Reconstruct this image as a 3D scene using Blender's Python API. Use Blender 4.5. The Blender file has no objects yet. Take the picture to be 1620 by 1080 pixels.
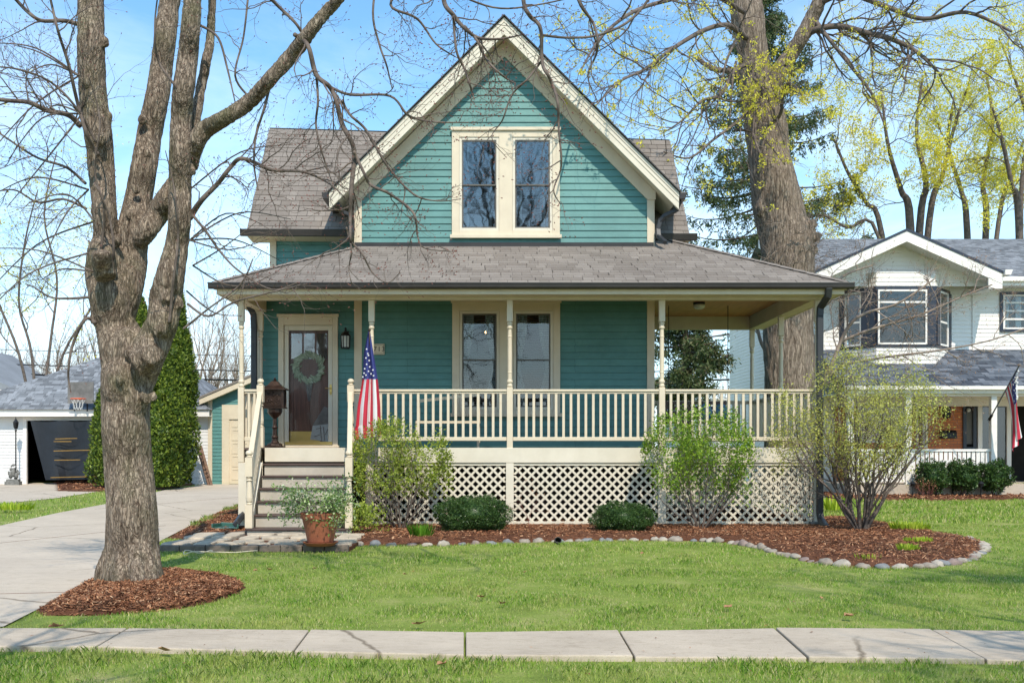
import bpy, math, random
import numpy as np
from mathutils import Vector, Matrix, noise as mnoise

PI = math.pi
RND = random.Random(11)
NR = np.random.default_rng(5)
SC = bpy.context.scene
COL = SC.collection
F, D0, VX, HY, CZ = 1700.0, 17.0, 790.0, 703.0, 1.33   # survey of the place: focal length, distance to the porch, camera height


def P(px, py, d):
    return Vector(((px - VX) * d / F, d - D0, CZ + (HY - py) * d / F))


def gp(px, py, z=0.0):
    d = F * (CZ - z) / (py - HY)
    return Vector(((px - VX) * d / F, d - D0, z))


# ------------------------------------------------------------------ objects
def tag(o, label=None, cat=None, group=None, kind=None):
    if label: o['label'] = label
    if cat: o['category'] = cat
    if group: o['group'] = group
    if kind: o['kind'] = kind
    return o


def thing(name, label, cat, loc=(0, 0, 0), group=None, rz=0.0):
    o = bpy.data.objects.new(name, None)
    COL.objects.link(o)
    o.location = loc
    o.rotation_euler = (0, 0, rz)
    o.empty_display_size = 0.1
    return tag(o, label, cat, group)


def wloc(o):
    v = Vector((0, 0, 0))
    while o is not None:
        v = v + Vector(o.location)
        o = o.parent
    return v


def link(name, me, mat, parent=None, local=False, origin=None):
    o = bpy.data.objects.new(name, me)
    COL.objects.link(o)
    if mat is not None and len(me.materials) == 0:
        for m in (mat if isinstance(mat, (list, tuple)) else [mat]):
            me.materials.append(m)
    if parent is not None:
        o.parent = parent
        if not local:
            off = wloc(parent)
            me.transform(Matrix.Translation(-off))
    elif origin is not None:
        me.transform(Matrix.Translation(-Vector(origin)))
        o.location = origin
    return o


def copy_tree(o, parent=None):
    c = o.copy()
    COL.objects.link(c)
    c.parent = parent
    for ch in list(o.children):
        copy_tree(ch, c)
    return c


class MB:
    def __init__(s):
        s.v, s.f, s.uv, s.mi = [], [], [], []

    def add(s, vs, fs, uvs=None, mi=0):
        n = len(s.v)
        s.v.extend([tuple(v) for v in vs])
        for k, f in enumerate(fs):
            s.f.append(tuple(i + n for i in f))
            s.uv.append(uvs[k] if uvs else None)
            s.mi.append(mi)
        return s

    def box(s, x0, x1, y0, y1, z0, z1, mi=0):
        vs = [(x, y, z) for z in (z0, z1) for y in (y0, y1) for x in (x0, x1)]
        return s.add(vs, [(0, 2, 3, 1), (4, 5, 7, 6), (0, 1, 5, 4), (2, 6, 7, 3), (0, 4, 6, 2), (1, 3, 7, 5)], mi=mi)

    def prism(s, poly, vec, mi=0):
        n = len(poly)
        vec = Vector(vec)
        vs = [Vector(p) for p in poly] + [Vector(p) + vec for p in poly]
        fs = [tuple(range(n))[::-1], tuple(range(n, 2 * n))]
        fs += [(i, (i + 1) % n, n + (i + 1) % n, n + i) for i in range(n)]
        return s.add(vs, fs, mi=mi)

    def bar(s, a, b, w, h, up=(0, 0, 1), mi=0):
        a, b = Vector(a), Vector(b)
        d = (b - a).normalized()
        side = d.cross(Vector(up))
        if side.length < 1e-5: side = d.cross(Vector((0, 1, 0)))
        side.normalize()
        u = side.cross(d).normalized()
        vs = []
        for p in (a, b):
            for sx, sz in ((-1, -1), (1, -1), (1, 1), (-1, 1)):
                vs.append(p + side * sx * w / 2 + u * sz * h / 2)
        return s.add(vs, [(0, 1, 2, 3), (7, 6, 5, 4), (0, 4, 5, 1), (1, 5, 6, 2), (2, 6, 7, 3), (3, 7, 4, 0)], mi=mi)

    def tube(s, pts, rads, n=8, cap=True, mi=0):
        pts = [Vector(p) for p in pts]
        m = len(pts)
        if not hasattr(rads, '__len__'): rads = [rads] * m
        vs = []
        ref = None
        for i, p in enumerate(pts):
            t = (pts[min(i + 1, m - 1)] - pts[max(i - 1, 0)])
            if t.length < 1e-9: t = Vector((0, 0, 1))
            t.normalize()
            if ref is None:
                ref = t.cross(Vector((0.31, 0.92, 0.2)))
                if ref.length < 1e-3: ref = t.cross(Vector((1, 0, 0)))
            ref = (ref - t * ref.dot(t)).normalized()
            b = t.cross(ref)
            for k in range(n):
                a = 2 * PI * k / n
                vs.append(p + (ref * math.cos(a) + b * math.sin(a)) * rads[i])
        fs = []
        for i in range(m - 1):
            for k in range(n):
                k2 = (k + 1) % n
                fs.append((i * n + k, i * n + k2, (i + 1) * n + k2, (i + 1) * n + k))
        if cap:
            fs.append(tuple(range(n))[::-1])
            fs.append(tuple(range((m - 1) * n, m * n)))
        return s.add(vs, fs, mi=mi)

    def lathe(s, cx, cy, prof, n=16, mi=0, square=False):
        vs = []
        for r, z in prof:
            for k in range(n):
                a = 2 * PI * (k + 0.5) / n
                vs.append((cx + r * math.cos(a), cy + r * math.sin(a), z))
        fs = []
        for i in range(len(prof) - 1):
            for k in range(n):
                k2 = (k + 1) % n
                fs.append((i * n + k, i * n + k2, (i + 1) * n + k2, (i + 1) * n + k))
        fs.append(tuple(range(n))[::-1])
        fs.append(tuple(range((len(prof) - 1) * n, len(prof) * n)))
        return s.add(vs, fs, mi=mi)

    def ball(s, c, r, n=10, m=7, sq=(1, 1, 1), nz=0.0, mi=0, seed=0):
        vs, fs = [], []
        for i in range(m + 1):
            th = PI * i / m
            for k in range(n):
                a = 2 * PI * k / n
                d = Vector((math.sin(th) * math.cos(a), math.sin(th) * math.sin(a), math.cos(th)))
                rr = r * (1 + nz * mnoise.noise(d * 1.7 + Vector((seed, 0, 0))))
                vs.append((c[0] + d.x * rr * sq[0], c[1] + d.y * rr * sq[1], c[2] + d.z * rr * sq[2]))
        for i in range(m):
            for k in range(n):
                k2 = (k + 1) % n
                fs.append((i * n + k, (i + 1) * n + k, (i + 1) * n + k2, i * n + k2))
        return s.add(vs, fs, mi=mi)

    def build_each(s, name, mat, parent=None, **kw):
        """every loose piece becomes a part of its own"""
        n = len(s.v); par = list(range(n))
        def find(a):
            while par[a] != a:
                par[a] = par[par[a]]; a = par[a]
            return a
        for f in s.f:
            r = find(f[0])
            for i in f[1:]: par[find(i)] = r
        groups = {}
        for k, f in enumerate(s.f): groups.setdefault(find(f[0]), []).append(k)
        out = []
        for ks in groups.values():
            m = MB(); mp = {}
            for k in ks:
                for i in s.f[k]:
                    if i not in mp: mp[i] = len(m.v); m.v.append(s.v[i])
                m.f.append(tuple(mp[i] for i in s.f[k])); m.uv.append(s.uv[k]); m.mi.append(s.mi[k])
            out.append(m.build(name, mat, parent, **kw))
        return out[0]

    def build(s, name, mat, parent=None, smooth=False, local=False, origin=None, bevel=0.0):
        me = bpy.data.meshes.new(name)
        me.from_pydata(s.v, [], s.f)
        if any(u is not None for u in s.uv):
            lay = me.uv_layers.new(name='UVMap')
            k = 0
            for f, u in zip(s.f, s.uv):
                for j in range(len(f)):
                    lay.data[k].uv = u[j] if u else (0, 0)
                    k += 1
        if any(s.mi):
            me.polygons.foreach_set('material_index', s.mi)
        if smooth:
            me.polygons.foreach_set('use_smooth', [True] * len(s.f))
        me.update()
        o = link(name, me, mat, parent, local, origin)
        if bevel:
            b = o.modifiers.new('bevel', 'BEVEL')
            b.width = bevel; b.segments = 2; b.limit_method = 'ANGLE'
        return o


def np_mesh(name, V, Fc, mat, parent=None, smooth=False, mi=None, origin=None, local=False):
    me = bpy.data.meshes.new(name)
    V = np.asarray(V, dtype=np.float32).reshape(-1, 3)
    Fc = np.asarray(Fc, dtype=np.int32)
    k = Fc.shape[1]
    me.vertices.add(len(V)); me.vertices.foreach_set('co', V.ravel())
    me.loops.add(Fc.size); me.loops.foreach_set('vertex_index', Fc.ravel())
    me.polygons.add(len(Fc))
    me.polygons.foreach_set('loop_start', np.arange(len(Fc), dtype=np.int32) * k)
    if mi is not None: me.polygons.foreach_set('material_index', np.asarray(mi, dtype=np.int32))
    if smooth: me.polygons.foreach_set('use_smooth', np.ones(len(Fc), dtype=bool))
    me.update(calc_edges=True)
    me.validate()
    return link(name, me, mat, parent, local, origin)


def unit(a):
    return a / np.maximum(np.linalg.norm(a, axis=1, keepdims=True), 1e-9)


def leaf_quads(C, size, up=0.0, aspect=0.55, normal=None, var=0.4):
    """diamond leaves at the centres C; returns V, F"""
    n = len(C)
    a = unit(NR.normal(size=(n, 3)) + np.array([0, 0, up]))
    b = NR.normal(size=(n, 3))
    if normal is not None: b = np.cross(a, unit(normal + 0.5 * NR.normal(size=(n, 3))))
    b = unit(b - a * (a * b).sum(1, keepdims=True))
    L = (size * (1 + var * (NR.random(n) * 2 - 1)))[:, None]
    W = L * aspect * 0.5
    c3 = np.cross(a, b)
    V = np.stack([C, C + a * L * .5 + b * W + c3 * W * .3, C + a * L, C + a * L * .5 - b * W + c3 * W * .3], 1).reshape(-1, 3)
    Fc = np.arange(4 * n).reshape(n, 4)
    return V, Fc


# ------------------------------------------------------------------ materials
def new_mat(name):
    m = bpy.data.materials.new(name)
    m.use_nodes = True
    nt = m.node_tree
    b = nt.nodes['Principled BSDF']
    return m, nt, b


def nd(nt, t, **kw):
    n = nt.nodes.new(t)
    for k, v in kw.items(): setattr(n, k, v)
    return n


def ramp(nt, fac, stops, interp='LINEAR'):
    r = nd(nt, 'ShaderNodeValToRGB')
    r.color_ramp.interpolation = interp
    e = r.color_ramp.elements
    while len(e) < len(stops): e.new(0.5)
    for i, (p, c) in enumerate(stops):
        e[i].position = p
        e[i].color = (*c, 1) if len(c) == 3 else c
    nt.links.new(fac, r.inputs['Fac'])
    return r.outputs['Color']


def noise_tex(nt, scale, detail=4, rough=0.55, vec=None, out='Fac', dist=0.0):
    n = nd(nt, 'ShaderNodeTexNoise')
    n.inputs['Scale'].default_value = scale
    n.inputs['Detail'].default_value = detail
    n.inputs['Roughness'].default_value = rough
    n.inputs['Distortion'].default_value = dist
    if vec is not None: nt.links.new(vec, n.inputs['Vector'])
    return n.outputs[out]


def coords(nt, kind='Object', scale=(1, 1, 1)):
    t = nd(nt, 'ShaderNodeTexCoord')
    mp = nd(nt, 'ShaderNodeMapping')
    mp.inputs['Scale'].default_value = scale
    nt.links.new(t.outputs[kind], mp.inputs['Vector'])
    return mp.outputs['Vector']


def wpos(nt, scale=(1, 1, 1)):
    t = nd(nt, 'ShaderNodeNewGeometry')
    mp = nd(nt, 'ShaderNodeMapping')
    mp.inputs['Scale'].default_value = scale
    nt.links.new(t.outputs['Position'], mp.inputs['Vector'])
    return mp.outputs['Vector']


def bump(nt, b, h, strength=0.3, dist=0.01):
    n = nd(nt, 'ShaderNodeBump')
    n.inputs['Strength'].default_value = strength
    n.inputs['Distance'].default_value = dist
    nt.links.new(h, n.inputs['Height'])
    nt.links.new(n.outputs['Normal'], b.inputs['Normal'])


def mixc(nt, fac, a, b, mode='MIX'):
    m = nd(nt, 'ShaderNodeMix', data_type='RGBA', blend_type=mode)
    for sock, val in ((m.inputs[0], fac), (m.inputs[6], a), (m.inputs[7], b)):
        if isinstance(val, (int, float)): sock.default_value = val
        elif isinstance(val, tuple): sock.default_value = (*val, 1)
        else: nt.links.new(val, sock)
    return m.outputs[2]


def mat_simple(name, c, rough=0.6, var=0.12, scale=3.0, bmp=0.0, bscale=60, metal=0.0, c2=None, stretch=(1, 1, 1), bd=0.004):
    m, nt, b = new_mat(name)
    v = wpos(nt, stretch)
    if c2 is None: c2 = tuple(x * (1 - 2 * var) for x in c)
    f = noise_tex(nt, scale, 5, 0.65, v)
    col = ramp(nt, f, [(0.3, c2), (0.68, c)])
    nt.links.new(col, b.inputs['Base Color'])
    b.inputs['Roughness'].default_value = rough
    if rough >= .8: b.inputs['Specular IOR Level'].default_value = 0.15
    b.inputs['Metallic'].default_value = metal
    if bmp: bump(nt, b, noise_tex(nt, bscale, 4, 0.6, v), bmp, bd)
    return m


def mat_leaf(name, stops, transl=0.35, rough=0.5, patch=None):
    """leaf colours spread at random over the leaves"""
    m, nt, b = new_mat(name)
    g = nd(nt, 'ShaderNodeNewGeometry')
    col = ramp(nt, g.outputs['Random Per Island'], stops)
    if patch:
        f = noise_tex(nt, patch[0], 3, 0.6, wpos(nt))
        f2 = ramp(nt, f, [(patch[1], (0, 0, 0)), (patch[2], (1, 1, 1))])
        col = mixc(nt, f2, col, patch[3])
    nt.links.new(col, b.inputs['Base Color'])
    b.inputs['Roughness'].default_value = rough
    b.inputs['Specular IOR Level'].default_value = 0.3
    tr = nd(nt, 'ShaderNodeBsdfTranslucent')
    nt.links.new(col, tr.inputs['Color'])
    mx = nd(nt, 'ShaderNodeMixShader')
    mx.inputs[0].default_value = transl
    nt.links.new(b.outputs[0], mx.inputs[1])
    nt.links.new(tr.outputs[0], mx.inputs[2])
    nt.links.new(mx.outputs[0], nt.nodes['Material Output'].inputs['Surface'])
    return m


def mat_shingle(name, cols, row=0.14, tab=0.22):
    m, nt, b = new_mat(name)
    t = nd(nt, 'ShaderNodeUVMap')
    sp = nd(nt, 'ShaderNodeSeparateXYZ')
    nt.links.new(t.outputs[0], sp.inputs[0])

    def math_(op, a, bb=None):
        n = nd(nt, 'ShaderNodeMath', operation=op)
        for s, v in ((n.inputs[0], a), (n.inputs[1], bb)):
            if v is None: continue
            if isinstance(v, (int, float)): s.default_value = v
            else: nt.links.new(v, s)
        return n.outputs[0]
    r = math_('FLOOR', math_('DIVIDE', sp.outputs[1], row))
    wn = nd(nt, 'ShaderNodeTexWhiteNoise', noise_dimensions='1D')
    nt.links.new(r, wn.inputs['W'])
    uu = math_('ADD', math_('DIVIDE', sp.outputs[0], tab), math_('MULTIPLY', wn.outputs[0], 9.0))
    # irregular tab widths
    wob = math_('MULTIPLY', math_('SINE', math_('MULTIPLY', uu, 2.3)), 0.28)
    uu = math_('ADD', uu, wob)
    cell = math_('FLOOR', uu)
    cb = nd(nt, 'ShaderNodeCombineXYZ')
    nt.links.new(r, cb.inputs[0]); nt.links.new(cell, cb.inputs[1])
    w2 = nd(nt, 'ShaderNodeTexWhiteNoise', noise_dimensions='3D')
    nt.links.new(cb.outputs[0], w2.inputs['Vector'])
    col = ramp(nt, w2.outputs[0], [(0, cols[0]), (0.45, cols[1]), (1, cols[2])])
    big = ramp(nt, noise_tex(nt, 0.8, 4, 0.6, wpos(nt)), [(0.3, (0.82, 0.82, 0.82)), (0.7, (1.08, 1.08, 1.08))])
    col = mixc(nt, 1.0, col, big, 'MULTIPLY')
    gr = ramp(nt, noise_tex(nt, 90, 2, 0.6, wpos(nt)), [(0.3, (0.8, 0.8, 0.8)), (0.7, (1.12, 1.12, 1.12))])
    col = mixc(nt, 1.0, col, gr, 'MULTIPLY')
    # the dark slots between tabs
    fr = math_('FRACT', uu)
    slot = math_('LESS_THAN', fr, 0.035)
    col = mixc(nt, slot, col, tuple(c * 0.35 for c in cols[0]))
    nt.links.new(col, b.inputs['Base Color'])
    b.inputs['Roughness'].default_value = 0.9
    b.inputs['Specular IOR Level'].default_value = 0.15
    hgt = math_('ADD', math_('MULTIPLY', w2.outputs[0], 0.5), math_('MULTIPLY', noise_tex(nt, 120, 3, 0.6, wpos(nt)), 0.4))
    bump(nt, b, hgt, 0.6, 0.008)
    return m


def mat_bark(name, dark, light, zs=0.28, scale=26, green=None, strength=1.0):
    m, nt, b = new_mat(name)
    v = wpos(nt, (1, 1, zs))
    n1 = noise_tex(nt, scale, 6, 0.7, v, dist=0.6)
    vo = nd(nt, 'ShaderNodeTexVoronoi', feature='DISTANCE_TO_EDGE')
    vo.inputs['Scale'].default_value = scale * 1.3
    nt.links.new(mixc(nt, 0.12, v, noise_tex(nt, scale * .5, 3, .6, v, out='Color')), vo.inputs['Vector'])
    col = ramp(nt, n1, [(0.34, dark), (0.5, tuple((a + c) / 2 for a, c in zip(dark, light))), (0.68, light)])
    crk = ramp(nt, vo.outputs[0], [(0.0, (0.3, 0.27, 0.25)), (0.16, (1, 1, 1))])
    col = mixc(nt, 0.75, col, crk, 'MULTIPLY')
    if green:
        gm = ramp(nt, noise_tex(nt, 2.2, 4, 0.6, wpos(nt)), [(0.5, (0, 0, 0)), (0.72, (0.5, 0.5, 0.5))])
        col = mixc(nt, gm, col, green)
    nt.links.new(col, b.inputs['Base Color'])
    b.inputs['Roughness'].default_value = 0.92
    b.inputs['Specular IOR Level'].default_value = 0.2
    a = nd(nt, 'ShaderNodeMath', operation='ADD')
    mm = nd(nt, 'ShaderNodeMath', operation='MINIMUM'); mm.inputs[1].default_value = 0.2
    nt.links.new(vo.outputs[0], mm.inputs[0])
    m3 = nd(nt, 'ShaderNodeMath', operation='MULTIPLY'); m3.inputs[1].default_value = 3.0
    nt.links.new(mm.outputs[0], m3.inputs[0])
    nt.links.new(n1, a.inputs[0]); nt.links.new(m3.outputs[0], a.inputs[1])
    bump(nt, b, a.outputs[0], strength, 0.015)
    return m


def mat_glass(name, tint=(0.75, 0.85, 0.9), refl=0.12, dirty=0.02):
    m, nt, b = new_mat(name)
    nt.nodes.remove(b)
    tr = nd(nt, 'ShaderNodeBsdfTransparent'); tr.inputs[0].default_value = (*tint, 1)
    gl = nd(nt, 'ShaderNodeBsdfGlossy'); gl.inputs['Roughness'].default_value = dirty
    gl.inputs[0].default_value = (1, 1, 1, 1)
    fr = nd(nt, 'ShaderNodeFresnel'); fr.inputs[0].default_value = 1.5
    ad = nd(nt, 'ShaderNodeMath', operation='ADD'); ad.inputs[1].default_value = refl
    nt.links.new(fr.outputs[0], ad.inputs[0])
    mx = nd(nt, 'ShaderNodeMixShader')
    nt.links.new(ad.outputs[0], mx.inputs[0])
    nt.links.new(tr.outputs[0], mx.inputs[1]); nt.links.new(gl.outputs[0], mx.inputs[2])
    bm = nd(nt, 'ShaderNodeBump'); bm.inputs['Strength'].default_value = 0.05; bm.inputs['Distance'].default_value = 0.02
    nt.links.new(noise_tex(nt, 2.5, 2, 0.5, wpos(nt)), bm.inputs['Height'])
    nt.links.new(bm.outputs[0], gl.inputs['Normal'])
    nt.links.new(mx.outputs[0], nt.nodes['Material Output'].inputs['Surface'])
    return m


def mat_teal():
    m, nt, b = new_mat('teal_paint')
    v = wpos(nt, (1, 1, 6))
    col = ramp(nt, noise_tex(nt, 2.5, 6, 0.7, v), [(0.3, (0.072, 0.2, 0.182)), (0.7, (0.089, 0.235, 0.213))])
    blot = ramp(nt, noise_tex(nt, 1.1, 5, 0.75, wpos(nt)), [(0.35, (0.82, 0.85, 0.86)), (0.65, (1.12, 1.1, 1.1))])
    col = mixc(nt, 1.0, col, blot, 'MULTIPLY')
    # butt joints between the boards
    g = nd(nt, 'ShaderNodeNewGeometry'); sx = nd(nt, 'ShaderNodeSeparateXYZ'); nt.links.new(g.outputs['Position'], sx.inputs[0])
    ad = nd(nt, 'ShaderNodeMath', operation='ADD'); nt.links.new(sx.outputs[0], ad.inputs[0]); nt.links.new(sx.outputs[1], ad.inputs[1])
    cb = nd(nt, 'ShaderNodeCombineXYZ'); nt.links.new(ad.outputs[0], cb.inputs[0]); nt.links.new(sx.outputs[2], cb.inputs[1])
    bt = nd(nt, 'ShaderNodeTexBrick'); nt.links.new(cb.outputs[0], bt.inputs['Vector'])
    bt.offset = 0.37; bt.offset_frequency = 3; bt.inputs['Scale'].default_value = 1
    bt.inputs['Brick Width'].default_value = 2.9; bt.inputs['Row Height'].default_value = 0.117; bt.inputs['Mortar Size'].default_value = 0.0022
    bt.inputs['Color1'].default_value = (1.06, 1.05, 1.05, 1); bt.inputs['Color2'].default_value = (.93, .94, .95, 1); bt.inputs['Mortar'].default_value = (.45, .45, .45, 1)
    col = mixc(nt, 1.0, col, bt.outputs[0], 'MULTIPLY')
    nt.links.new(col, b.inputs['Base Color'])
    b.inputs['Roughness'].default_value = 0.55
    bump(nt, b, noise_tex(nt, 18, 5, 0.7, wpos(nt, (1, 1, 7))), 0.35, 0.004)
    return m


def mat_concrete(name, c, c2, sc=1.2):
    m, nt, b = new_mat(name)
    v = wpos(nt)
    f1 = noise_tex(nt, sc, 6, 0.7, v)
    col = ramp(nt, f1, [(0.32, c2), (0.5, tuple((x + y) / 2 for x, y in zip(c, c2))), (0.66, c)])
    st = ramp(nt, noise_tex(nt, 5, 5, 0.75, wpos(nt, (1, 2.5, 1)), dist=1.2), [(0.5, (1, 1, 1)), (0.72, (0.72, 0.7, 0.66))])
    col = mixc(nt, 0.8, col, st, 'MULTIPLY')
    gr = ramp(nt, noise_tex(nt, 170, 2, 0.6, v), [(0.35, (0.86, 0.86, 0.86)), (0.65, (1.06, 1.06, 1.06))])
    col = mixc(nt, 1.0, col, gr, 'MULTIPLY')
    vo = nd(nt, 'ShaderNodeTexVoronoi', feature='DISTANCE_TO_EDGE'); vo.inputs['Scale'].default_value = .38
    nt.links.new(mixc(nt, 0.14, v, noise_tex(nt, 2.2, 5, .7, v, out='Color')), vo.inputs['Vector'])
    crk = ramp(nt, vo.outputs[0], [(0.0, (0.4, 0.38, 0.35)), (0.0035, (0.55, .53, .5)), (0.006, (1, 1, 1))])
    sel = ramp(nt, noise_tex(nt, .35, 2, .5, v), [(0.44, (0, 0, 0)), (0.5, (1, 1, 1))])
    col = mixc(nt, sel, col, mixc(nt, 1.0, col, crk, 'MULTIPLY'))
    spk = ramp(nt, noise_tex(nt, 24, 3, .6, v), [(0.66, (1, 1, 1)), (0.72, (0.6, 0.57, 0.52))])
    col = mixc(nt, .6, col, spk, 'MULTIPLY')
    nt.links.new(col, b.inputs['Base Color'])
    b.inputs['Specular IOR Level'].default_value = 0.2
    b.inputs['Roughness'].default_value = 0.88
    bump(nt, b, noise_tex(nt, 130, 4, 0.65, v), 0.3, 0.003)
    return m


def mat_brick():
    m, nt, b = new_mat('red_brick')
    t = nd(nt, 'ShaderNodeNewGeometry')
    sp = nd(nt, 'ShaderNodeSeparateXYZ'); nt.links.new(t.outputs['Position'], sp.inputs[0])
    cb = nd(nt, 'ShaderNodeCombineXYZ'); nt.links.new(sp.outputs[0], cb.inputs[0]); nt.links.new(sp.outputs[2], cb.inputs[1])
    bt = nd(nt, 'ShaderNodeTexBrick')
    nt.links.new(cb.outputs[0], bt.inputs['Vector'])
    bt.inputs['Scale'].default_value = 1.0
    bt.inputs['Brick Width'].default_value = 0.21; bt.inputs['Row Height'].default_value = 0.075
    bt.inputs['Mortar Size'].default_value = 0.006
    bt.inputs['Color1'].default_value = (0.62, 0.21, 0.075, 1); bt.inputs['Color2'].default_value = (0.46, 0.14, 0.055, 1)
    bt.inputs['Mortar'].default_value = (0.2, 0.13, 0.1, 1)
    nt.links.new(bt.outputs[0], b.inputs['Base Color'])
    b.inputs['Roughness'].default_value = 0.85
    bump(nt, b, bt.outputs[1], -0.5, 0.006)
    return m


M = {}
M['teal'] = mat_teal()
M['cream'] = mat_simple('cream_paint', (0.66, 0.56, 0.41), 0.5, c2=(0.57, 0.475, 0.345), scale=2.2, bmp=0.15, bscale=40)
M['riser'] = mat_simple('shaded_riser_paint', (0.5, 0.44, 0.36), 0.55, c2=(0.38, 0.33, 0.27), scale=3, bmp=.2, bscale=30)  # slight shade on the risers is darkened into this paint colour
M['trim_white'] = mat_simple('off_white_paint', (0.67, 0.6, 0.48), 0.5, c2=(0.58, 0.515, 0.405), scale=2.5, bmp=0.15, bscale=35)
M['white'] = mat_simple('white_vinyl', (0.82, 0.77, 0.71), 0.5, var=0.05, scale=1.5)
M['side_white'] = mat_simple('white_siding', (0.7, 0.68, 0.65), 0.5, var=0.05, scale=1.2)
M['brown_gutter'] = mat_simple('bronze_gutter', (0.035, 0.028, 0.024), 0.35, var=0.2)
M['charcoal'] = mat_simple('charcoal_downspout', (0.035, 0.036, 0.04), 0.5, var=0.2)
M['shingle'] = mat_shingle('porch_shingles', [(0.195, 0.164, 0.14), (0.225, 0.192, 0.166), (0.265, 0.228, 0.198)])
M['shingle_gray'] = mat_shingle('gray_shingles', [(0.12, 0.125, 0.135), (0.19, 0.2, 0.215), (0.28, 0.29, 0.31)], 0.14, 0.2)
M['shingle_dark'] = mat_shingle('slate_shingles', [(0.05, 0.058, 0.075), (0.10, 0.115, 0.14), (0.17, 0.185, 0.215)], 0.14, 0.25)
M['tread'] = mat_simple('brown_tread_paint', (0.075, 0.042, 0.034), 0.5, var=0.2, scale=6)
M['ceiling'] = mat_simple('stained_pine_ceiling', (0.55, 0.22, 0.085), 0.5, c2=(0.38, 0.145, 0.055), scale=3, stretch=(6, 0.6, 1))
M['deck'] = mat_simple('deck_boards', (0.16, 0.1, 0.08), 0.6, var=0.2, scale=4)
M['wood_door'] = mat_simple('dark_stained_door', (0.24, 0.10, 0.065), 0.4, c2=(0.12, 0.048, 0.033), scale=9, stretch=(4, 4, 0.4), bmp=0.1)
M['brass'] = mat_simple('brass', (0.6, 0.42, 0.15), 0.3, var=0.1, metal=1.0)
M['bronze'] = mat_simple('weathered_bronze', (0.085, 0.05, 0.035), 0.35, c2=(0.03, 0.018, 0.015), scale=14, metal=0.6, bmp=0.3, bscale=50)
M['black'] = mat_simple('black_metal', (0.015, 0.015, 0.016), 0.4, var=0.1, metal=0.3)
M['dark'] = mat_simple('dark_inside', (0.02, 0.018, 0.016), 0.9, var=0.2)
M['sash'] = mat_simple('taupe_sash', (0.11, 0.1, 0.085), 0.5, var=0.1)
M['glass'] = mat_glass('window_glass', refl=0.05)
M['glass_hi'] = mat_glass('reflective_glass', tint=(0.5, 0.54, 0.56), refl=0.13)
M['glass_door'] = mat_glass('door_glass', tint=(0.95, 0.95, 0.95), refl=-0.03)
M['blind'] = mat_simple('blinds', (0.22, 0.22, 0.22), 0.6, var=0.1)
M['curtain'] = mat_simple('lace_curtain', (0.6, 0.6, 0.58), 0.9, var=0.1, scale=20)
M['bark_near'] = mat_bark('rough_maple_bark', (0.11, 0.075, 0.052), (0.46, 0.365, 0.275), 0.2, 30, green=(0.11, 0.12, 0.045))
M['bark_right'] = mat_bark('furrowed_bark', (0.12, 0.088, 0.066), (0.40, 0.32, 0.25), 0.12, 22)
M['twig'] = mat_simple('twig_bark', (0.17, 0.125, 0.10), 0.8, c2=(0.07, 0.05, 0.042), scale=6)
M['twig_pale'] = mat_simple('pale_twig_bark', (0.34, 0.27, 0.22), 0.85, c2=(0.18, 0.135, 0.11), scale=1.5)
M['twig_gray'] = mat_simple('grey_twig_bark', (0.19, 0.15, 0.125), 0.85, c2=(0.075, 0.058, 0.048), scale=8, bmp=.4, bscale=30)
M['bud'] = mat_simple('red_buds', (0.22, 0.07, 0.05), 0.6, var=0.2, scale=20)
M['yellow'] = mat_leaf('yellow_blossom', [(0, (0.72, 0.62, 0.04)), (0.5, (0.85, 0.76, 0.09)), (1, (0.66, 0.6, 0.08))], 0.4)
M['conifer'] = mat_leaf('spruce_needles', [(0, (0.03, 0.055, 0.022)), (0.5, (0.075, 0.115, 0.04)), (0.8, (0.13, 0.16, 0.055)), (1, (0.2, 0.16, 0.09))], 0.25)
M['arbor'] = mat_leaf('arborvitae_sprays', [(0, (0.02, 0.05, 0.008)), (0.5, (0.09, 0.15, 0.016)), (1, (0.26, 0.32, 0.04))], 0.3)
M['box'] = mat_leaf('boxwood_leaves', [(0, (0.018, 0.045, 0.012)), (0.6, (0.045, 0.095, 0.022)), (1, (0.11, 0.18, 0.045))], 0.2, 0.35)
M['newleaf'] = mat_leaf('fresh_leaves', [(0, (0.12, 0.18, 0.02)), (0.5, (0.3, 0.38, 0.045)), (1, (0.5, 0.56, 0.1))], 0.4)
M['newleaf2'] = mat_leaf('bright_fresh_leaves', [(0, (0.07, 0.15, 0.015)), (0.5, (0.2, 0.34, 0.03)), (1, (0.4, 0.54, 0.06))], 0.4)
M['paleleaf'] = mat_leaf('pale_budding_leaves', [(0, (0.34, 0.34, 0.06)), (0.5, (0.5, 0.49, 0.1)), (1, (0.6, 0.61, 0.2))], 0.4)
M['potleaf'] = mat_leaf('variegated_leaves', [(0, (0.08, 0.18, 0.03)), (0.4, (0.18, 0.3, 0.06)), (0.65, (0.4, 0.48, 0.2)), (1, (0.72, 0.75, 0.5))], 0.3)
M['lily'] = mat_leaf('lime_shoots', [(0, (0.2, 0.34, 0.02)), (0.6, (0.42, 0.54, 0.04)), (1, (0.6, 0.66, 0.1))], 0.4)
M['tuft'] = mat_leaf('green_shoots', [(0, (0.08, 0.22, 0.015)), (1, (0.17, 0.36, 0.03))], 0.4)
M['grass'] = mat_leaf('grass_blades', [(0, (0.11, 0.25, 0.022)), (0.4, (0.24, 0.44, 0.04)), (0.66, (0.43, 0.58, 0.08)), (0.8, (0.62, 0.58, 0.22)), (1, (0.8, 0.7, 0.42))], 0.5,
                        patch=(1.6, 0.46, 0.78, (0.55, 0.56, 0.17)))
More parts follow.
